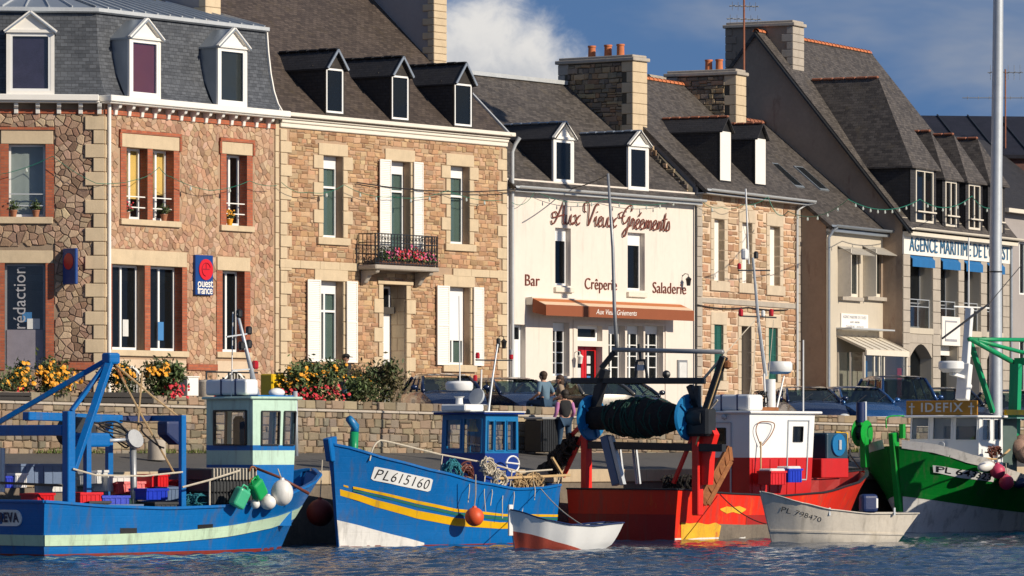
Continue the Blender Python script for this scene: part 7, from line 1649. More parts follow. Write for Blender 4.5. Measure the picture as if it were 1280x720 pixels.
b3.band('boot_line', 'hull_white', lambda u: .02, lambda u: .06, off=.010, u1=.3)
x_ = .35
def on3(px, py, x=x_): return PX(px, py, x)
# gallows: red posts, black top beam
for px in (733, 872):
    a, b = on3(px, 530), on3(px, 606); MB().bar((x_, a.y, .6), (x_, a.y, a.z), .20, .22).build('gallows_post', 'red_bright', B, bevel=.02)
lft, rgt = on3(716, 476), on3(880, 476); bm_ = MB().bar(lft, rgt, .2, .15).build('gallows_beam', 'dark_metal', B, bevel=.02)
for p0, p1 in (((748, 482), (738, 530)), ((862, 482), (880, 530)), ((872, 482), (872, 520)), ((866, 500), (888, 536))): MB().bar(on3(*p0), on3(*p1), .13, .13).build('gallows_leg', 'dark_metal', B)
MB().bar(on3(752, 460), on3(768, 440), .10, .1).bar(on3(742, 520), on3(757, 462), .2, .16).build('derrick_leg', 'dark_metal', B)
MB().tube([on3(766, 437), on3(904, 440)], .055, 8).build('top_spar', 'grey_metal', B, smooth=True)
sp_ = MB().bar(on3(905, 446), on3(868, 556), .16, .14).build('derrick_leg', 'dark_metal', B); MB().bar(on3(906, 447, x_-.1), on3(870, 556, x_-.1), .035, .03).build('pale_edge', 'wood_pale', sp_)
MB().bar(on3(903, 446), on3(880, 473), .05, .05).bar(on3(880, 520), on3(897, 500), .04, .04).build('brace', 'rope_pale', B)
MB().tube([on3(744, 474), on3(764, 441)], .03, 5).build('brace', 'rope_tan', B)
MB().lathe(on3(909, 456), [(.03, -.1), (.09, -.06), (.09, .06), (.03, .1)], 8).build('block', 'rust', B, smooth=40)
st = MB().bar(on3(772, 606), on3(757, 545), .22, .2); st.build('stanchion', 'tub_grey', B, bevel=.01); MB().bar(on3(779, 606, .3), on3(764, 545, .3), .10, .12).build('stanchion', 'galvanised', B)
MB().bar(on3(728, 556), on3(905, 560), .16, .18).build('drum_beam', 'dark_metal', B)
pm('net_black', (.018, .013, .011), .95, var=.6, scale=12, bump=1.0, bscale=35)
# net drum
dc = (on3(738, 522)+on3(863, 522))/2; yL, yR = on3(741, 522).y, on3(859, 522).y; zc3 = on3(800, 522).z; rot = Matrix.Rotation(R(90), 3, 'X'); span = yL-yR
MX = Matrix(((1, 0, 0), (0, 0, 1), (0, -1, 0)))
prof = []; N_ = 22
for i in range(N_+1):
    t = i/N_; r_ = .29+.18*math.sin(math.pi*min(1, max(0, (t-.12)/.72)))**.8 if .1 < t < .86 else .29; prof.append((r_*(1+.04*math.sin(i*2.3)), t*span))
dr = MB().lathe((x_, yR, zc3), [(.02, 0)]+prof+[(.02, span)], 22, Matrix(((1, 0, 0), (0, 0, 1), (0, 1, 0)))).build('net_on_drum', 'net_black', B, smooth=True)
gm_ = MB()
for k in range(26):
    t0 = random.uniform(.12, .86); a0_ = random.uniform(0, 6.28); pts = []
    for j in range(12): t = t0+.04*math.sin(j*.7+k); a = a0_+j*.5; i = min(N_, int(t*N_)); r_ = prof[i][0]*1.025; pts.append((x_+math.cos(a)*r_, yR+t*span, zc3+math.sin(a)*r_))
    gm_.tube(pts, .022, 4)
gm_.build('net_folds', 'net_green', dr)
for yy_, mt_ in ((yL+.05, 'cabin_blue'), (yR-.05, 'cabin_blue')):
    M2 = Matrix(((1, 0, 0), (0, 0, 1), (0, 1, 0))); q = MB().lathe((x_, yy_, zc3), [(.05, -.05), (.52, -.05), (.56, 0), (.52, .04), (.05, .04)], 26, M2).build('drum_flange', 'cabin_blue', B, smooth=40)
    for k in range(5): a = k*1.2566; MB().bar((x_+math.cos(a)*.1, yy_-.07, zc3+math.sin(a)*.1), (x_+math.cos(a)*.5, yy_-.07, zc3+math.sin(a)*.5), .06, .05).build('spoke', 'cabin_blue', q)
MB().lathe((x_, yR-.35, zc3-.02), [(.05, -.25), (.26, -.22), (.28, 0), (.24, .22), (.05, .25)], 14, Matrix(((1, 0, 0), (0, 0, 1), (0, 1, 0)))).build('drum_motor', 'dark_metal', B, smooth=40)
MB().box(x_-.2, x_+.2, yR-.75, yR-.1, zc3-.45, zc3+.22).build('motor_housing', 'dark_metal', B, bevel=.06)
# mirror bracket and lamps on the beam
m = MB(); 
for p, q in (((795, 472), (796, 452)), ((809, 472), (806, 450)), ((796, 451), (806, 450)), ((801, 450), (798, 430))): m.bar(on3(*p), on3(*q), .05)
m.build('mirror_bracket', 'dark_metal', B); a, b = on3(794, 456), on3(805, 463); MB().box(x_-.02, x_+.02, b.y, a.y, b.z, a.z).build('mirror_plate', 'galvanised', B); MB().ball(on3(833, 468), .1, 8, 6).build('deck_lamp', 'dark_metal', B)
MB().tube([on3(771, 440), on3(768, 385), on3(766, 310), on3(760, 217)], [.045, .045, .04, .03], 8).build('tall_mast', 'grey_metal', B, smooth=True)
m = MB()
for p, q, r_ in (((737, 520), (700, 560), .05), ((872, 530), (842, 604), .05), ((728, 545), (704, 596), .05)): MB().bar(on3(*p), on3(*q), r_*1.6).build('side_brace', 'red_bright', B)
tb = MB(); a = [on3(878, 515), on3(878, 535), on3(868, 560), on3(868, 606), on3(885, 606), on3(888, 560), on3(893, 543)]; tb.prism(a, [p+Vector((.2, 0, 0)) for p in a]); tb.build('gallows_bracket', 'red_bright', B)
m = MB()
for p in ((775, 605), (780, 605), (796, 605), (800, 605)): m.tube([on3(*p, .9), on3(p[0]-5, 560, .9)], .035, 6)
m.build('rail_tubes', 'galvanised', B)
o = loose('net_pile', 'dark brown net draped at the far stern corner of the red trawler', 'net', fr, (0, 0, 0)); m = MB(); rnd = random.Random(8)
for i in range(14): t = i/13; coil(m, tuple(on3(716-36*t+rnd.uniform(-5, 5), 550+48*t, .3)), .12+.12*t, 4, .03, .75, 200+i)
m.build('net', pm('net_brown', (.045, .026, .016), .95, var=.4, scale=14, bump=.6), o)
m = MB()
for k in range(5): coil(m, tuple(on3(835+k*7, 604, 1.0)), .2, 4, .02, .6, 40+k)
m.build('warp_rope', 'net_dark', B)
# otter boards
ob = loose('otter_board', 'rusty planked otter board leaning at the red trawler\'s stern quarter', 'trawl door', fr, (0, 0, 0)); q = [P(876, 622, -1.75), P(884, 630, -1.85), P(913, 576, -1.95), P(911, 559, -1.9), P(901, 570, -1.8)]
nrm_ = (q[1]-q[0]).cross(q[3]-q[0]).normalized(); sp4 = [q[0], q[1], q[2], q[3]]
for i in range(5):
    t0, t1 = i/5+.01, (i+1)/5-.01; A4 = lambda a, b, t: a.lerp(b, t); pp4 = [A4(q[0], q[4], t0) if False else q[0].lerp(q[3], t0), q[1].lerp(q[2], t0), q[1].lerp(q[2], t1), q[0].lerp(q[3], t1)]
    MB().prism([k+nrm_*.05 for k in pp4], [k-nrm_*.05 for k in pp4]).build('plank', 'rust', ob, bevel=.01)
for a, b in ((q[0], q[3]), (q[1], q[2]), (q[0], q[1]), (q[2], q[3])): MB().bar(a, b, .09, .13).build('shoe', 'rust', ob)
# cabin
xa = fr.S(937, -.95); yA = -.95; yP = fr.Y(872, xa); xb = fr.S(1012, yA); z0, z1 = .55, fr.Z(937, 517, yA)
vv = lambda py: (fr.Z(937, py, yA)-z0)/(z1-z0); uu = lambda px: (px-937)/(1012-937)
cabo, pt = cab(B, [(xa, yA), (xb, yA), (xb, yP), (xa, yP)], [(xa, yA), (xb+.22, yA), (xb+.22, yP), (xa, yP)], z0, z1,
  {0: [(uu(987.5), uu(998.5), vv(552), vv(533))], 3: [((895-872)/65, (907-872)/65, vv(556), vv(535))], 1: [(.05, .33, .62, .92), (.38, .64, .62, .92), (.69, .95, .62, .92)]}, [(0, vv(572), 'red_cabin'), (vv(572), 1, 'white_gel')], pane='pane_dark', rim=.02)
MB().box(xa-.08, xb+.42, yA-.10, yP+.08, z1+.002, z1+.07).build('cabin_roof', 'white_gel', cabo, bevel=.03, segs=2)
m = MB(); q = [pt(0, uu(981), vv(600), .012), pt(0, uu(1005), vv(600), .012), pt(0, uu(1005), vv(525), .012), pt(0, uu(981), vv(525), .012)]
for a, b in ((0, 1), (1, 2), (2, 3), (3, 0)): m.bar(q[a], q[b], .03, .03)
m.build('door_frame', 'galvanised', cabo); m = MB(); q = [pt(3, (890-872)/65, .02, .012), pt(3, (914-872)/65, .02, .012), pt(3, (914-872)/65, vv(528), .012), pt(3, (890-872)/65, vv(528), .012)]
for a, b in ((0, 1), (1, 2), (2, 3), (3, 0)): m.bar(q[a], q[b], .035, .03)
m.build('door_frame', 'galvanised', cabo)
for i in range(6): MB().bar(pt(0, .04+i*.14, .02, .012), pt(0, .04+i*.14, vv(574), .012), .015, .012).build('panel_strip', 'red_cabin', cabo)
MB().ball(PX(905, 521, xa-.05), .07, 8, 6).build('deck_lamp', 'galvanised', cabo)
zr_ = z1+.07; a0_, a1_ = fr.Y(937, xa), fr.Y(885, xa)
rf = MB().box(xa+.05, xa+.65, min(a0_, a1_)+.05, max(a0_, a1_), zr_, zr_+.40).build('life_raft', 'white_gel', cabo, bevel=.08, segs=3)
for k in (.3, .7): y = (min(a0_, a1_)+.05)*(1-k)+max(a0_, a1_)*k; MB().box(xa+.045, xa+.655, y-.02, y+.02, zr_+.004, zr_+.407).build('strap', 'navy_paint', rf)
cx_ = P(963, 510, -.2); MB().tube([(cx_.x, -.2, zr_), (cx_.x, -.2, P(963, 474, -.2).z)], .13, 12).build('funnel', 'white_gel', cabo, smooth=40)
c = P(975, 459, -.2); MB().lathe((c.x, -.2, c.z-.13), [(.02, 0), (.26, 0), (.31, .06), (.31, .22), (.27, .27), (.02, .28)], 24).build('radar_dome', 'white_gel', cabo, smooth=40); MB().lathe((c.x, -.2, c.z-.17), [(.02, 0), (.2, 0), (.29, .05)], 20).build('radar_base', 'cabin_blue', cabo)
m = MB(); m.tube([P(957, 510, -.2), P(955, 467, -.2)], .03, 6); m.tube([P(971, 510, -.2), P(980, 470, -.2)], .025, 6); m.build('radar_stand', 'white_gel', cabo)
mst = MB().tube([P(957, 470, -.2), P(948, 402, -.2), P(941, 322, -.2)], [.05, .04, .03], 7).build('mast', 'galvanised', cabo); MB().tube([P(936, 330, -.2), P(932, 236, -.2)], .022, 5).build('whip_aerial', 'white_gel', mst); MB().tube([P(1004, 515, -.6), P(1004, 425, -.6)], .02, 5).build('whip_aerial', 'white_gel', cabo)
for p, q in (((923, 338), (962, 338)), ((925, 395), (970, 397))): MB().bar(P(*p, -.2), P(*q, -.2), .035).build('crossbar', 'dark_metal', mst)
for px, py, mt_, r_ in ((945, 319, 'car_black', .06), (931, 318, 'white_gel', .09), (924, 333, 'lamp_red', .05), (926, 391, 'lamp_red', .06), (964, 391, 'lamp_red', .06), (954, 392, 'white_gel', .05)): MB().lathe(P(px, py, -.2), [(r_*.8, -r_*1.4), (r_, -r_), (r_, r_), (r_*.5, r_*1.6)], 8).build('mast_lamp', mt_, mst)
m = MB(); m.tube([P(944, 400, -.2), P(903, 446, -.2)], .014, 4); m.tube([P(948, 400, -.2), P(936, 505, -.5)], .012, 4); m.tube([P(967, 400, -.2), P(960, 480, -.2)], .01, 4); m.build('stay_wire', 'rope_pale', mst)
m = MB()
for k in range(3): coil(m, tuple(P(948+k*3, 500, -.3)), .16, 4, .014, .9, 70+k)
m.build('roof_rope', 'dark_metal', cabo)
MB().box(*(lambda p, q: (p.x, q.x, -.55, -.1, zr_, zr_+.10))(P(938, 510, -.5), P(972, 510, -.5))).build('roof_hatch', 'rust', cabo, bevel=.02)
# landing net, crates, foredeck winch
o = loose('landing_net', 'hand net with a wooden handle leaning on the white cabin side', 'net', fr, (0, 0, 0)); MB().tube([P(951, 588, -1.12), P(951, 552, -1.06)], .022, 6).build('handle', 'wood_pale', o); MB().tube(smooth_line([tuple(P(*q, -1.03)) for q in ((951, 557), (945, 540), (948, 529), (958, 527), (968, 530), (964, 543), (953, 557))], 5), .013, 5).build('hoop', 'rust', o)
crate('red crate with ice on the rail before the white cabin', fr, P(965, 606, -1.35), .62, .40, .34, 'crate_red', lid='crate_white'); crate('blue crate with a white lid right of the red one on the trawler', fr, P(986, 603, -1.33), .55, .40, .34, 'crate_blue', lid='crate_white')
a, b = P(1015, 590, -.7), P(1040, 573, -.7); MB().box(a.x, b.x+.3, -1.0, .2, a.z-.15, b.z).build('foredeck_locker', 'red_cabin', B, bevel=.02)
wn = loose('winch', 'dark blue net winch on the foredeck of the red trawler', 'winch', fr, (0, 0, 0)); c = P(1033, 556, -.4); MB().box(c.x-.45, c.x+.45, -.75, .1, c.z-.38, c.z+.30).build('housing', pm('winch_blue', (.012, .05, .085), .5), wn, bevel=.05, segs=2); MB().lathe((c.x, -.76, c.z), [(.05, -.05), (.28, -.04), (.29, 0), (.20, .05), (.05, .05)], 20, Matrix(((1, 0, 0), (0, 0, 1), (0, 1, 0)))).build('drum', 'cabin_blue', wn, smooth=40); MB().bar((c.x+.46, -.5, c.z-.3), (c.x+.50, -.5, c.z+.32), .06, .5).build('guard', 'hull_yellow', wn); MB().box(c.x-.05, c.x+.05, -.84, -.78, c.z-.12, c.z+.12).build('plate', 'galvanised', wn)
m = MB(); m.tube([P(1062, 578, -.2), P(1062, 562, -.2)], .04, 6); m.tube([P(1040, 590, -.8), P(1062, 568, -.4), P(1075, 585, -.2)], .02, 5); m.build('foredeck_gear', 'dark_metal', B)

# ---------------------------------------------------------------- green boat at right
gx = 10.1; gy = 124.5; L4 = 8.6; g0 = Fr(gx, gy, 57); q = g0.W(L4, 0); b4f = Fr(q.x, q.y, 237); fr = b4f; P = fr.P; PX = fr.PX
b4 = Boat('fishing_boat', 'green and white wooden fishing boat with ochre name board at the right edge', b4f, L4, .55, 3.9, [(0, 1.05), (.3, .98), (.5, 1.10), (.7, 1.42), (.86, 1.82), (1, 2.26)], 1,
          [(0, .8), (.25, 1), (.5, 1), (.7, .98), (.84, .88), (.93, .64), (.975, .36), (1, .04)], [(0, .7), (.3, .92), (.55, .86), (.75, .55), (.9, .22), (1, .012)], fl=1.25)
b4.shell('hull_green', 'deck_grey', 'hull_white', None, bul=.7); B = b4.o
b4.band('bottom_paint', 'hull_white', lambda u: -.2, lambda u: .34+.62*u**2.5, off=.018); b4.band('cap_rail', 'hull_white', lambda u: b4.zs(u)-.05, lambda u: b4.zs(u)+.17, off=.03)
b4.band('rub_strake', 'hull_green', lambda u: .34+.62*u**2.5, lambda u: .42+.64*u**2.5, off=.03)
q0 = b4.hp(.99, b4.zs(.99), 1); MB().prism([(q0.x-.45, -.08, .1), (q0.x-.30, -.08, .1), (q0.x+.16, -.08, q0.z+.34), (q0.x-.16, -.08, q0.z+.38)], [(q0.x-.45, .08, .1), (q0.x-.30, .08, .1), (q0.x+.16, .08, q0.z+.34), (q0.x-.16, .08, q0.z+.38)]).build('stem_post', 'green_paint', B, bevel=.02)
pl = b4.patch('number_plate', 'white_gel', [(1165, 581.5), (1200, 587), (1243, 593)], [(1166, 590.5), (1200, 597.5), (1241, 602.5)], off=.018)
b4.text('PL 643323', 'letter_black', [(1169, 582.5), (1239, 593.2), (1237, 601.2), (1169, 590)], off=.026, bold=.012, parent=pl)
# hauler at the bow
c = P(1077, 541, -.9)
for k, (dy, r_) in enumerate(((-.13, .36), (.13, .33))): MB().lathe((c.x, c.y+dy, c.z), [(.04, -.035), (r_*.8, -.03), (r_, .03), (r_*.5, .05), (.04, .05)], 18, Matrix(((1, 0, 0), (0, 0, 1), (0, 1, 0)))).build('hauler_cheek', 'green_paint', B, smooth=40)
MB().lathe(c, [(.1, -.12), (.2, -.06), (.2, .06), (.1, .12)], 14, Matrix(((1, 0, 0), (0, 0, 1), (0, 1, 0)))).build('hauler_wheel', 'dark_metal', B); MB().bar((c.x, c.y+.1, c.z-.9), (c.x+.05, c.y+.1, c.z-.1), .18, .2).build('hauler_leg', 'green_paint', B, bevel=.02)
MB().ball((c.x-.12, c.y-.22, c.z-.02), (.13, .1, .11), 10, 8).build('hauler_motor', 'green_paint', B, smooth=True)
MB().tube([P(1076, 528, -.9), P(1076, 503, -.9)], .12, 12).build('exhaust', 'navy_paint', B, smooth=40); MB().tube([P(1081, 528, -.85), P(1081, 502, -.85)], .055, 8).build('exhaust_pipe', 'galvanised', B, smooth=40)
m = MB(); m.tube(smooth_line([tuple(P(*q, -.2)) for q in ((1108, 535), (1108, 523), (1116, 520), (1130, 520))], 4), .02, 5); m.tube([P(1128, 548, .2), P(1128, 530, .2)], .09, 7); m.build('bow_fitting', 'green_paint', B)
# cabin
xf = fr.S(1222, .85); yS = .85; yF = fr.Y(1134, xf); xr = fr.S(1254, yS); z0, z1 = .9, fr.Z(1222, 522, yS)
zz = lambda py: (fr.Z(1222, py, yS)-z0)/(z1-z0); fu = lambda px: (px-1134)/(1222-1134)
cabo, pt = cab(B, [(xf, yF), (xf, yS), (xr, yS), (xr, yF)], [(xf-.14, yF+.03), (xf-.14, yS-.02), (xr, yS-.02), (xr, yF+.03)], z0, z1,
  {0: [(.02, fu(1158)-.0, zz(549), zz(520)), (fu(1163), fu(1187), zz(549), zz(520)), (fu(1192), .97, zz(550), zz(521))], 1: [(.12, .44, zz(550), zz(524)), (.6, .9, zz(550), zz(524), 'pane_dark')], 2: [(.15, .85, .5, .9)], 3: [(.2, .8, .55, .9)]},
  [(0, 1, 'white_gel')], pane='pane_clear', rubber='white_gel', rim=.018)
MB().box(min(xr, xf)-.1, max(xr, xf)+.16, min(yF, yS)-.1, max(yF, yS)+.10, z1+.002, z1+.06).build('cabin_roof', 'white_gel', cabo, bevel=.02)
MB().box(min(xr, xf)-1.6, min(xr, xf)-.11, min(yF, yS)-.05, max(yF, yS)+.35, z1-.02, z1+.02).build('canopy', pm('canopy_green', (.12, .28, .24), .7), cabo); MB().box(min(xr, xf)-1.6, min(xr, xf)-.02, max(yF, yS)+.02, max(yF, yS)+.09, z1+.08, z1+.22).build('yellow_bar', 'hull_yellow', cabo)
MB().box(xr-.9, xr-.02, yF+.1, yS-.05, .7, z1-.02).build('aft_casing', pm('casing_green', (.08, .12, .11), .6), cabo)
zb_ = PX(1170, 517, xf+.05).z; zt_b = PX(1170, 499, xf+.05).z; yb0, yb1 = fr.Y(1133, xf+.05), fr.Y(1222, xf+.05)
nb = MB().box(xf+.02, xf+.07, min(yb0, yb1), max(yb0, yb1), z1+.07, z1+.07+(zt_b-zb_)).build('name_board', pm('board_ochre', (.42, .19, .012), .5), cabo, bevel=.01)
o = text('† IDEFIX †', .40, 'crate_white', nb, (xf+.075, (yb0+yb1)/2, z1+.07+(zt_b-zb_)/2), (R(90), 0, R(90)), extrude=.004, bold=.006, spacing=1.15); wd = max(v.co.x for v in o.data.vertices)-min(v.co.x for v in o.data.vertices); o.scale = (abs(yb1-yb0)*.92/wd, .85, 1)
MB().lathe(PX(1177, 556, xf+.02), [(.02, -.02), (.09, -.02), (.09, .02), (.02, .03)], 12, Matrix.Rotation(R(90), 3, 'Y')).build('porthole', 'galvanised', cabo)
# white mast with radar, green gantry
y_ = 0.0; m = MB(); m.bar(P(1203, 500, y_), P(1207, 455, y_), .34, .22); m.bar(P(1207, 455, y_), P(1212, 385, y_), .20, .16); mm = m.build('mast', 'white_gel', cabo, bevel=.02); MB().lathe(P(1189, 458, y_)+Vector((0, 0, -.16)), [(.02, .02), (.22, .0), (.34, .10), (.34, .26), (.30, .30), (.02, .31)], 24).build('radar_dome', 'white_gel', mm, smooth=40); MB().bar(P(1189, 467, y_), P(1206, 472, y_), .12, .08).build('radar_shelf', 'white_gel', mm); MB().ball(P(1211, 483, y_), .09, 10, 8).build('antenna_dome', 'white_gel', mm, smooth=True); MB().tube([P(1211, 497, y_), P(1211, 486, y_)], .03, 6).build('antenna_stem', 'white_gel', mm)
MB().bar(P(1192, 383, y_), P(1236, 385, y_), .035).build('crossbar', 'white_gel', mm); MB().tube([P(1211, 386, y_), P(1211, 297, y_)], .02, 5).build('whip_aerial', 'white_gel', mm)
gp = MB().bar(P(1212, 425, -.4), P(1241, 515, -.4), .12, .12).build('gantry_leg', 'green_gantry', B); gb = MB().bar(P(1270, 455, .6), P(1267, 560, .6), .26, .22).build('gantry_post', 'green_gantry', B); MB().bar(P(1274, 452, .6), P(1300, 452, .6), .3, .2).build('gantry_head', 'green_gantry', B)
for a, b, r_ in (((1211, 424), (1300, 425), .07), ((1212, 423), (1300, 446), .07), ((1214, 424), (1272, 456), .09)): MB().tube([P(*a, .1), P(*b, .4)], r_*.8, 7).build('gantry_strut', 'green_gantry', B, smooth=True)
m = MB(); m.tube([P(1278, 330, .2), P(1236, 380, .2)], .015, 4); m.tube([P(1236, 380, .2), P(1178, 423, .2)], .03, 5); m.build('rigging', 'cable_black', B)
for i, (px, py, lab) in enumerate(((1247, 589, 'upper pink ball fender on the green hull'), (1258, 603, 'lower pink ball fender on the green hull'))): buoy(lab, fr.W(*P(px, py, 1.98)), .20, 'buoy_pink', rope=[(0, 0, .2), (-.02, -.1, .5)])
o = buoy('white cylindrical fender lying on the green boat\'s rail', fr.W(*P(1232, 583, 1.95)), .14, 'buoy_white', stretch=1.9, rot=R(80)); o.rotation_euler.z = R(40)
buoy('navy-ended fender at the far right of the green rail', fr.W(*P(1275, 604, 1.95)), .13, 'navy_paint', stretch=1.6, rot=R(80))
o = loose('rope_coil', 'brown rope and tackle on the green boat\'s side deck', 'rope', fr, P(1243, 566, 1.3)); m = MB()
for k in range(4): coil(m, (random.uniform(-.2, .3), 0, random.uniform(-.04, .08)), .14, 4, .016, .5, 90+k)
m.build('coil', 'oar_brown', o)
MB().tube(smooth_line([tuple(P(*q, 1.3)) for q in ((1232, 573), (1248, 573), (1262, 562))], 5), .03, 6).build('hose', 'wood_pale', B)
o = loose('net_pile', 'pale orange net bundle at the right frame edge of the green boat', 'net', fr, P(1279, 560, .9)); m = MB()
for i in range(5): m.ball((random.uniform(-.15, .15), random.uniform(-.2, .2), random.uniform(-.25, .25)), (.3, .28, .25), 12, 8)
m.build('net', pm('net_pink', (.35, .22, .17), .9, var=.3, scale=12, bump=.6), o, smooth=True)

ob_ = copy_tree(b4.o); ob_.location += Vector((4.3, -2.2, 0)); ob_['label'] = 'unseen copy of the green boat, added beyond the right edge to shade the green hull'  # unseen copy of the boat, added so its shadow falls on the green hull
# ---------------------------------------------------------------- the two small boats
df0 = Fr((643-640)/FP*103.9, 103.9, 24); Ld = 2.05; q = df0.W(Ld, 0); d1f = Fr(q.x, q.y, 204)
d1 = Boat('rowing_boat', 'small white rowing boat with red bottom in front of the blue hull', d1f, Ld, .13, 1.42, [(0, .56), (.25, .50), (.5, .53), (.75, .64), (1, .86)], 1, [(0, .66), (.25, .92), (.5, 1), (.75, .80), (.9, .45), (1, .03)], [(0, .30), (.2, .62), (.5, .78), (.75, .52), (.9, .22), (1, .015)], srake=.34, fl=.8, keel=-.25, sp=.5)
d1.shell('white_gel', 'deck_grey', 'tub_grey', 'navy_paint', bul=.36, N=20, capw=.06, caph=.03)
d1.patch('red_bottom', 'boot_red2' if 'boot_red2' in MATS else pm('boot_red2', (.42, .07, .04), .6, var=.15, dirt=.2), [(641, 664), (664, 668), (694, 677), (730, 688)], [(644, 692), (664, 692), (694, 692), (730, 692)], off=.006); d1.patch('red_bottom', 'boot_red2', [(641, 664), (634, 659), (628, 654)], [(644, 690), (636, 690), (630, 690)], off=.006, n=6, sg=-1)
q0 = d1.hp(.99, d1.zs(.99), 1); MB().box(q0.x-.06, q0.x+.04, -.035, .035, .3, q0.z+.12).build('stem_post', 'white_gel', d1.o, bevel=.01)
for u in (.3, .62): x = u*Ld; yw = d1.hp(u, .4, 1).y-.05; MB().box(x-.12, x+.12, -yw, yw, .40, .43).build('thwart', 'cabin_blue' if u < .5 else 'tub_grey', d1.o, bevel=.008)
ad0 = Fr((964-640)/FP*111.5, 111.5, 20); La = 3.0; q = ad0.W(La, 0); d2f = Fr(q.x, q.y, 200)
d2 = Boat('aluminium_dinghy', 'weathered grey aluminium dinghy before the red trawler bow', d2f, La, .30, 1.5, [(0, .66), (.3, .66), (.6, .76), (.8, .92), (1, 1.18)], 1, [(0, .80), (.3, 1), (.6, 1), (.8, .78), (.92, .44), (1, .04)], [(0, .66), (.3, .84), (.6, .80), (.8, .50), (.92, .22), (1, .02)], srake=.48, fl=1.0, keel=-.2)
d2.shell('alu', 'alu', 'alu', 'alu', bul=.5, N=20, capw=.07, caph=.03)
d2.text('PL 798470', 'letter_black', [(977, 633), (1027, 647), (1026, 653), (976, 639.5)], off=.006, shear=.1, bold=-.012); d2.band('chine', 'alu', lambda u: .16+.1*u, lambda u: .20+.1*u, off=.02, transom=False)
for u in (.35, .65): x = u*La; yw = d2.hp(u, .4, 1).y-.05; MB().box(x-.12, x+.12, -yw, yw, .40, .43).build('thwart', 'alu', d2.o)
for px in (1037, 1118): p = d2f.P(px, 640, .72); MB().box(p.x-.02, p.x+.02, p.y-.02, p.y+.02, p.z-.08, p.z+.10).build('rowlock', 'galvanised', d2.o)
om = loose('outboard_motor', 'dark outboard motor with white stripe tilted on the dinghy', 'outboard motor', d2f, d2f.P(1085, 640, -.1)); MB().box(-.22, .2, -.14, .14, -.02, .42).build('cowl', 'navy_paint', om, bevel=.09, segs=3); MB().box(-.215, -.1, -.145, .145, .05, .36).build('stripe', 'white_gel', om, bevel=.05); MB().box(-.06, .06, -.05, .05, -.6, 0).build('leg', 'dark_metal', om, bevel=.02)
# mooring lines
o = tag(MB().tube(sag(b2f.W(*b2f.P(676, 611, 1.4)), d1f.W(*d1f.P(728, 656, .3)), .08), .012, 5).build('mooring_line', 'rope_pale'), 'thin rope from the blue boat down to the white rowing boat', 'rope'); o = tag(MB().tube(sag(b3f.W(*b3f.P(900, 618, -1.8)), d2f.W(*d2f.P(958, 655, .2)), .12), .014, 5).build('mooring_line', 'dark_metal'), 'dark line from the trawler side to the dinghy bow', 'rope')

# ================================================================ people
pm('skin', (.50, .27, .18), .6, var=.06, bump=.03); pm('hair_brown', (.05, .024, .012), .7, var=.3, scale=30); pm('hair_dark', (.025, .018, .013), .7, var=.3, scale=30); pm('cloth_slate', (.10, .17, .23), .85, var=.08, scale=8, bump=.2, bscale=18); pm('cloth_black', (.012, .012, .014), .85, var=.2, bump=.2, bscale=18); pm('cloth_beige', (.30, .22, .15), .85, var=.1, bump=.2, bscale=18); pm('cloth_lilac', (.42, .16, .34), .85, var=.1, bump=.2, bscale=18); pm('denim', (.025, .06, .11), .85, var=.15, scale=10, bump=.2, bscale=20); pm('shoe_dark', (.03, .02, .015), .7)
def skinmesh(name, verts, edges, mat, parent, sub=2, root=0):
    me = bpy.data.meshes.new(name); bm = bmesh.new(); lay = bm.verts.layers.skin.verify(); vs = []
    for k, (co, r) in enumerate(verts):
        v = bm.verts.new(co); v[lay].radius = (r, r) if not isinstance(r, tuple) else r; v[lay].use_root = (k == root); vs.append(v)
    for a, b in edges: bm.edges.new((vs[a], vs[b]))
    bm.to_mesh(me); bm.free(); me.materials.append(MATS[mat]); o = bpy.data.objects.new(name, me); COL.objects.link(o); o.parent = parent
    s_ = o.modifiers.new('skin', 'SKIN'); s_.use_smooth_shade = True; u = o.modifiers.new('sub', 'SUBSURF'); u.levels = u.render_levels = sub
    return o
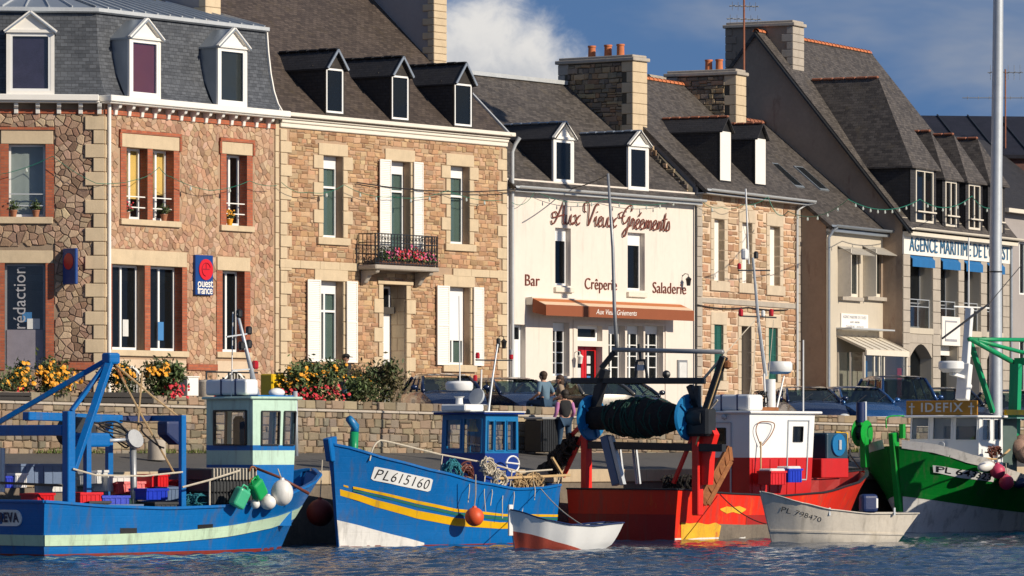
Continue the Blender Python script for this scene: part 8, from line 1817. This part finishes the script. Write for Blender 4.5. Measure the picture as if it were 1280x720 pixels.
def person(label, loc, rz, J, top, legs, hair, long_hair=False, cap=None, sleeve=None, vest=None, short=True):
    """faces local -y; J holds the pose: arms and legs as lists of joints for left (+x) and right (-x)"""
    o = thing('person', label, 'person', loc=loc, rz=rz)
    V_ = [(J['pelvis'], .13), (J['waist'], .115), (J['chest'], (.165, .115)), (J['neck0'], .06), (J['neck1'], .052), (J['head0'], .082), (J['head1'], .092), (J['crown'], .055)]
    E_ = [(0, 1), (1, 2), (2, 3), (3, 4), (4, 5), (5, 6), (6, 7)]
    hd = Vector(J['head0']); fw = Vector(J['face']).normalized(); V_.append((tuple(hd+fw*.105), .014)); E_.append((5, len(V_)-1))
    sd_ = fw.cross(Vector((0, 0, 1))).normalized()
    for s_ in (-1, 1): V_.append((tuple(hd+sd_*s_*.09+Vector((0, 0, .02))), .016)); E_.append((5, len(V_)-1))
    arms = {}
    for s_, key in ((1, 'armL'), (-1, 'armR')):
        sh, el, wr = [Vector(q) for q in J[key]]; n = len(V_); V_ += [(tuple(sh), .058), (tuple(el), .042), (tuple(wr), .030)]; E_ += [(2, n), (n, n+1), (n+1, n+2)]
        d = (wr-el).normalized(); pl_ = wr+d*.07; V_.append((tuple(pl_), (.036, .018))); E_.append((n+2, n+3)); sdv = d.orthogonal().normalized()
        for k in range(4): a = pl_+sdv*(k-1.5)*.018; b = a+d*(.05+.012*(1.5-abs(k-1.4))); c = b+d*.022+d.cross(sdv)*.02; m_ = len(V_); V_ += [(tuple(b), .009), (tuple(c), .008)]; E_ += [(n+3, m_), (m_, m_+1)]
        m_ = len(V_); V_ += [(tuple(wr+d*.05+sdv*.045), .010), (tuple(wr+d*.09+sdv*.055), .009)]; E_ += [(n+2, m_), (m_, m_+1)]; arms[key] = (sh, el, wr)
    for key in ('legL', 'legR'):
        hp_, kn, an, to = [Vector(q) for q in J[key]]; n = len(V_); V_ += [(tuple(hp_), .088), (tuple(kn), .058), (tuple(an), .042), (tuple(to), .038)]; E_ += [(0, n), (n, n+1), (n+1, n+2), (n+2, n+3)]
    skinmesh('body', V_, E_, 'skin', o)
    sh = MB(); M_ = None
    # clothing over the body
    tv = [(J['pelvis'], .150), (J['waist'], .138), (J['chest'], (.188, .135)), (tuple(Vector(J['neck0'])-Vector((0, 0, .03))), .085)]; te = [(0, 1), (1, 2), (2, 3)]
    for key in ('armL', 'armR'):
        s0_, el, wr = arms[key]; n = len(tv); tv.append((tuple(s0_), .075)); te.append((2, n))
        if vest: continue
        e2 = s0_.lerp(el, .95) if short else el; tv.append((tuple(e2), .058)); te.append((n, n+1))
        if not short: tv.append((tuple(wr), .042)); te.append((n+1, n+2))
    skinmesh('top', tv, te, top, o)
    if vest:
        for key in ('armL', 'armR'): s0_, el, wr = arms[key]; skinmesh('sleeve', [(tuple(s0_), .066), (tuple(s0_.lerp(el, .5)), .060), (tuple(el), .052), (tuple(el.lerp(wr, .95)), .040)], [(0, 1), (1, 2), (2, 3)], vest, o)
    lv = [(J['pelvis'], .148)]; le = []
    for key in ('legL', 'legR'):
        hp_, kn, an, to = [Vector(q) for q in J[key]]; n = len(lv); lv += [(tuple(hp_), .104), (tuple(kn), .076), (tuple(an+(kn-an)*.12), .062)]; le += [(0, n), (n, n+1), (n+1, n+2)]
        skinmesh('shoe', [(tuple(an+Vector((0, 0, -.03))), .05), (tuple((an+to)/2+Vector((0, 0, -.035))), .048), (tuple(to+Vector((0, 0, -.01))), .040)], [(0, 1), (1, 2)], 'shoe_dark', o, 1)
    skinmesh('trousers', lv, le, legs, o)
    h1_ = Vector(J['head1']); hm = MB(); hm.ball(h1_-fw*.022+Vector((0, 0, .022)), (.104, .112, .098), 14, 9)
    if long_hair: hm.ball(hd-fw*.06+Vector((0, 0, -.02)), (.10, .075, .16), 12, 8)
    else: hm.ball(hd-fw*.05+Vector((0, 0, .02)), (.088, .07, .10), 12, 8)
    hm.build('hair', hair, o, smooth=True)
    if cap: q = MB(); q.ball(h1_+Vector((0, 0, .045)), (.108, .118, .075), 14, 8); q.bar(h1_+fw*.08+Vector((0, 0, .03)), h1_+fw*.19+Vector((0, 0, .015)), .15, .015); q.build('cap', cap, o, smooth=True)
    return o
def stand(h=1.66, stride=.0, face=(0, -1, 0)):
    k = h/1.7; S_ = lambda x, y, z: (x*k, y*k, z*k)
    return dict(pelvis=S_(0, 0, .95), waist=S_(0, -.01, 1.12), chest=S_(0, -.01, 1.33), neck0=S_(0, .0, 1.46), neck1=S_(0, -.01, 1.50), head0=S_(0, -.02, 1.565), head1=S_(0, -.015, 1.615), crown=S_(0, -.01, 1.665), face=face,
        armL=[S_(.185, 0, 1.41), S_(.25, .05, 1.14), S_(.29, -.10, .93)], armR=[S_(-.185, 0, 1.41), S_(-.24, .06, 1.14), S_(-.22, -.12, .95)], legL=[S_(.10, 0, .90), S_(.11, -.03-stride*.3, .49), S_(.11, .05-stride, .08), S_(.13, -.12-stride, .04)], legR=[S_(-.10, 0, .90), S_(-.11, -.05+stride*.2, .49), S_(-.11, .05+stride, .10), S_(-.12, -.10+stride, .04)])
def sit(face=(0, -1, 0), k=1.0, lean=.0):
    S_ = lambda x, y, z: (x*k, (y+lean*z)*k, z*k)
    return dict(pelvis=S_(0, 0, .12), waist=S_(0, -.02, .29), chest=S_(0, -.05, .50), neck0=S_(0, -.05, .64), neck1=S_(0, -.06, .68), head0=S_(0, -.075, .745), head1=S_(0, -.07, .795), crown=S_(0, -.065, .845), face=face,
        armL=[S_(.185, -.03, .59), S_(.31, .05, .33), S_(.20, -.24, .22)], armR=[S_(-.185, -.03, .59), S_(-.31, .05, .33), S_(-.20, -.24, .22)], legL=[S_(.10, -.02, .10), S_(.13, -.44, .12), S_(.13, -.42, -.30), S_(.14, -.56, -.36)], legR=[S_(-.10, -.02, .10), S_(-.13, -.44, .12), S_(-.13, -.42, -.30), S_(-.14, -.56, -.36)])
x = FQ.S(680, .25); person('man in slate-blue shirt sitting on the wall with his back turned', FQ.W(x, .22, ztop(x)-.01), R(51+180), sit(k=1.02), 'cloth_slate', 'denim', 'hair_brown')
x = FQ.S(700.5, .3); person('brown-haired woman in beige top sitting on the wall right of the man', FQ.W(x, .26, ztop(x)-.01), R(51+215), sit(k=.92, face=(.3, -1, 0)), 'cloth_beige', 'denim', 'hair_brown', long_hair=True)
x = FQ.S(706, -1.0); person('woman in black vest with lilac sleeves and jeans walking on the quay', FQ.W(x, -1.0, 2.1-1.0*.096), R(51+150), stand(1.66, .16), 'cloth_black', 'denim', 'hair_dark', vest='cloth_lilac', short=False)
p = f2.W(f2.S(432, -1.6), -1.6, GZ-.04); person('man in dark cap before the balcony house behind the flowers', p, R(60), stand(1.76), 'cloth_black', 'denim', 'hair_dark', cap='cloth_black', short=False)
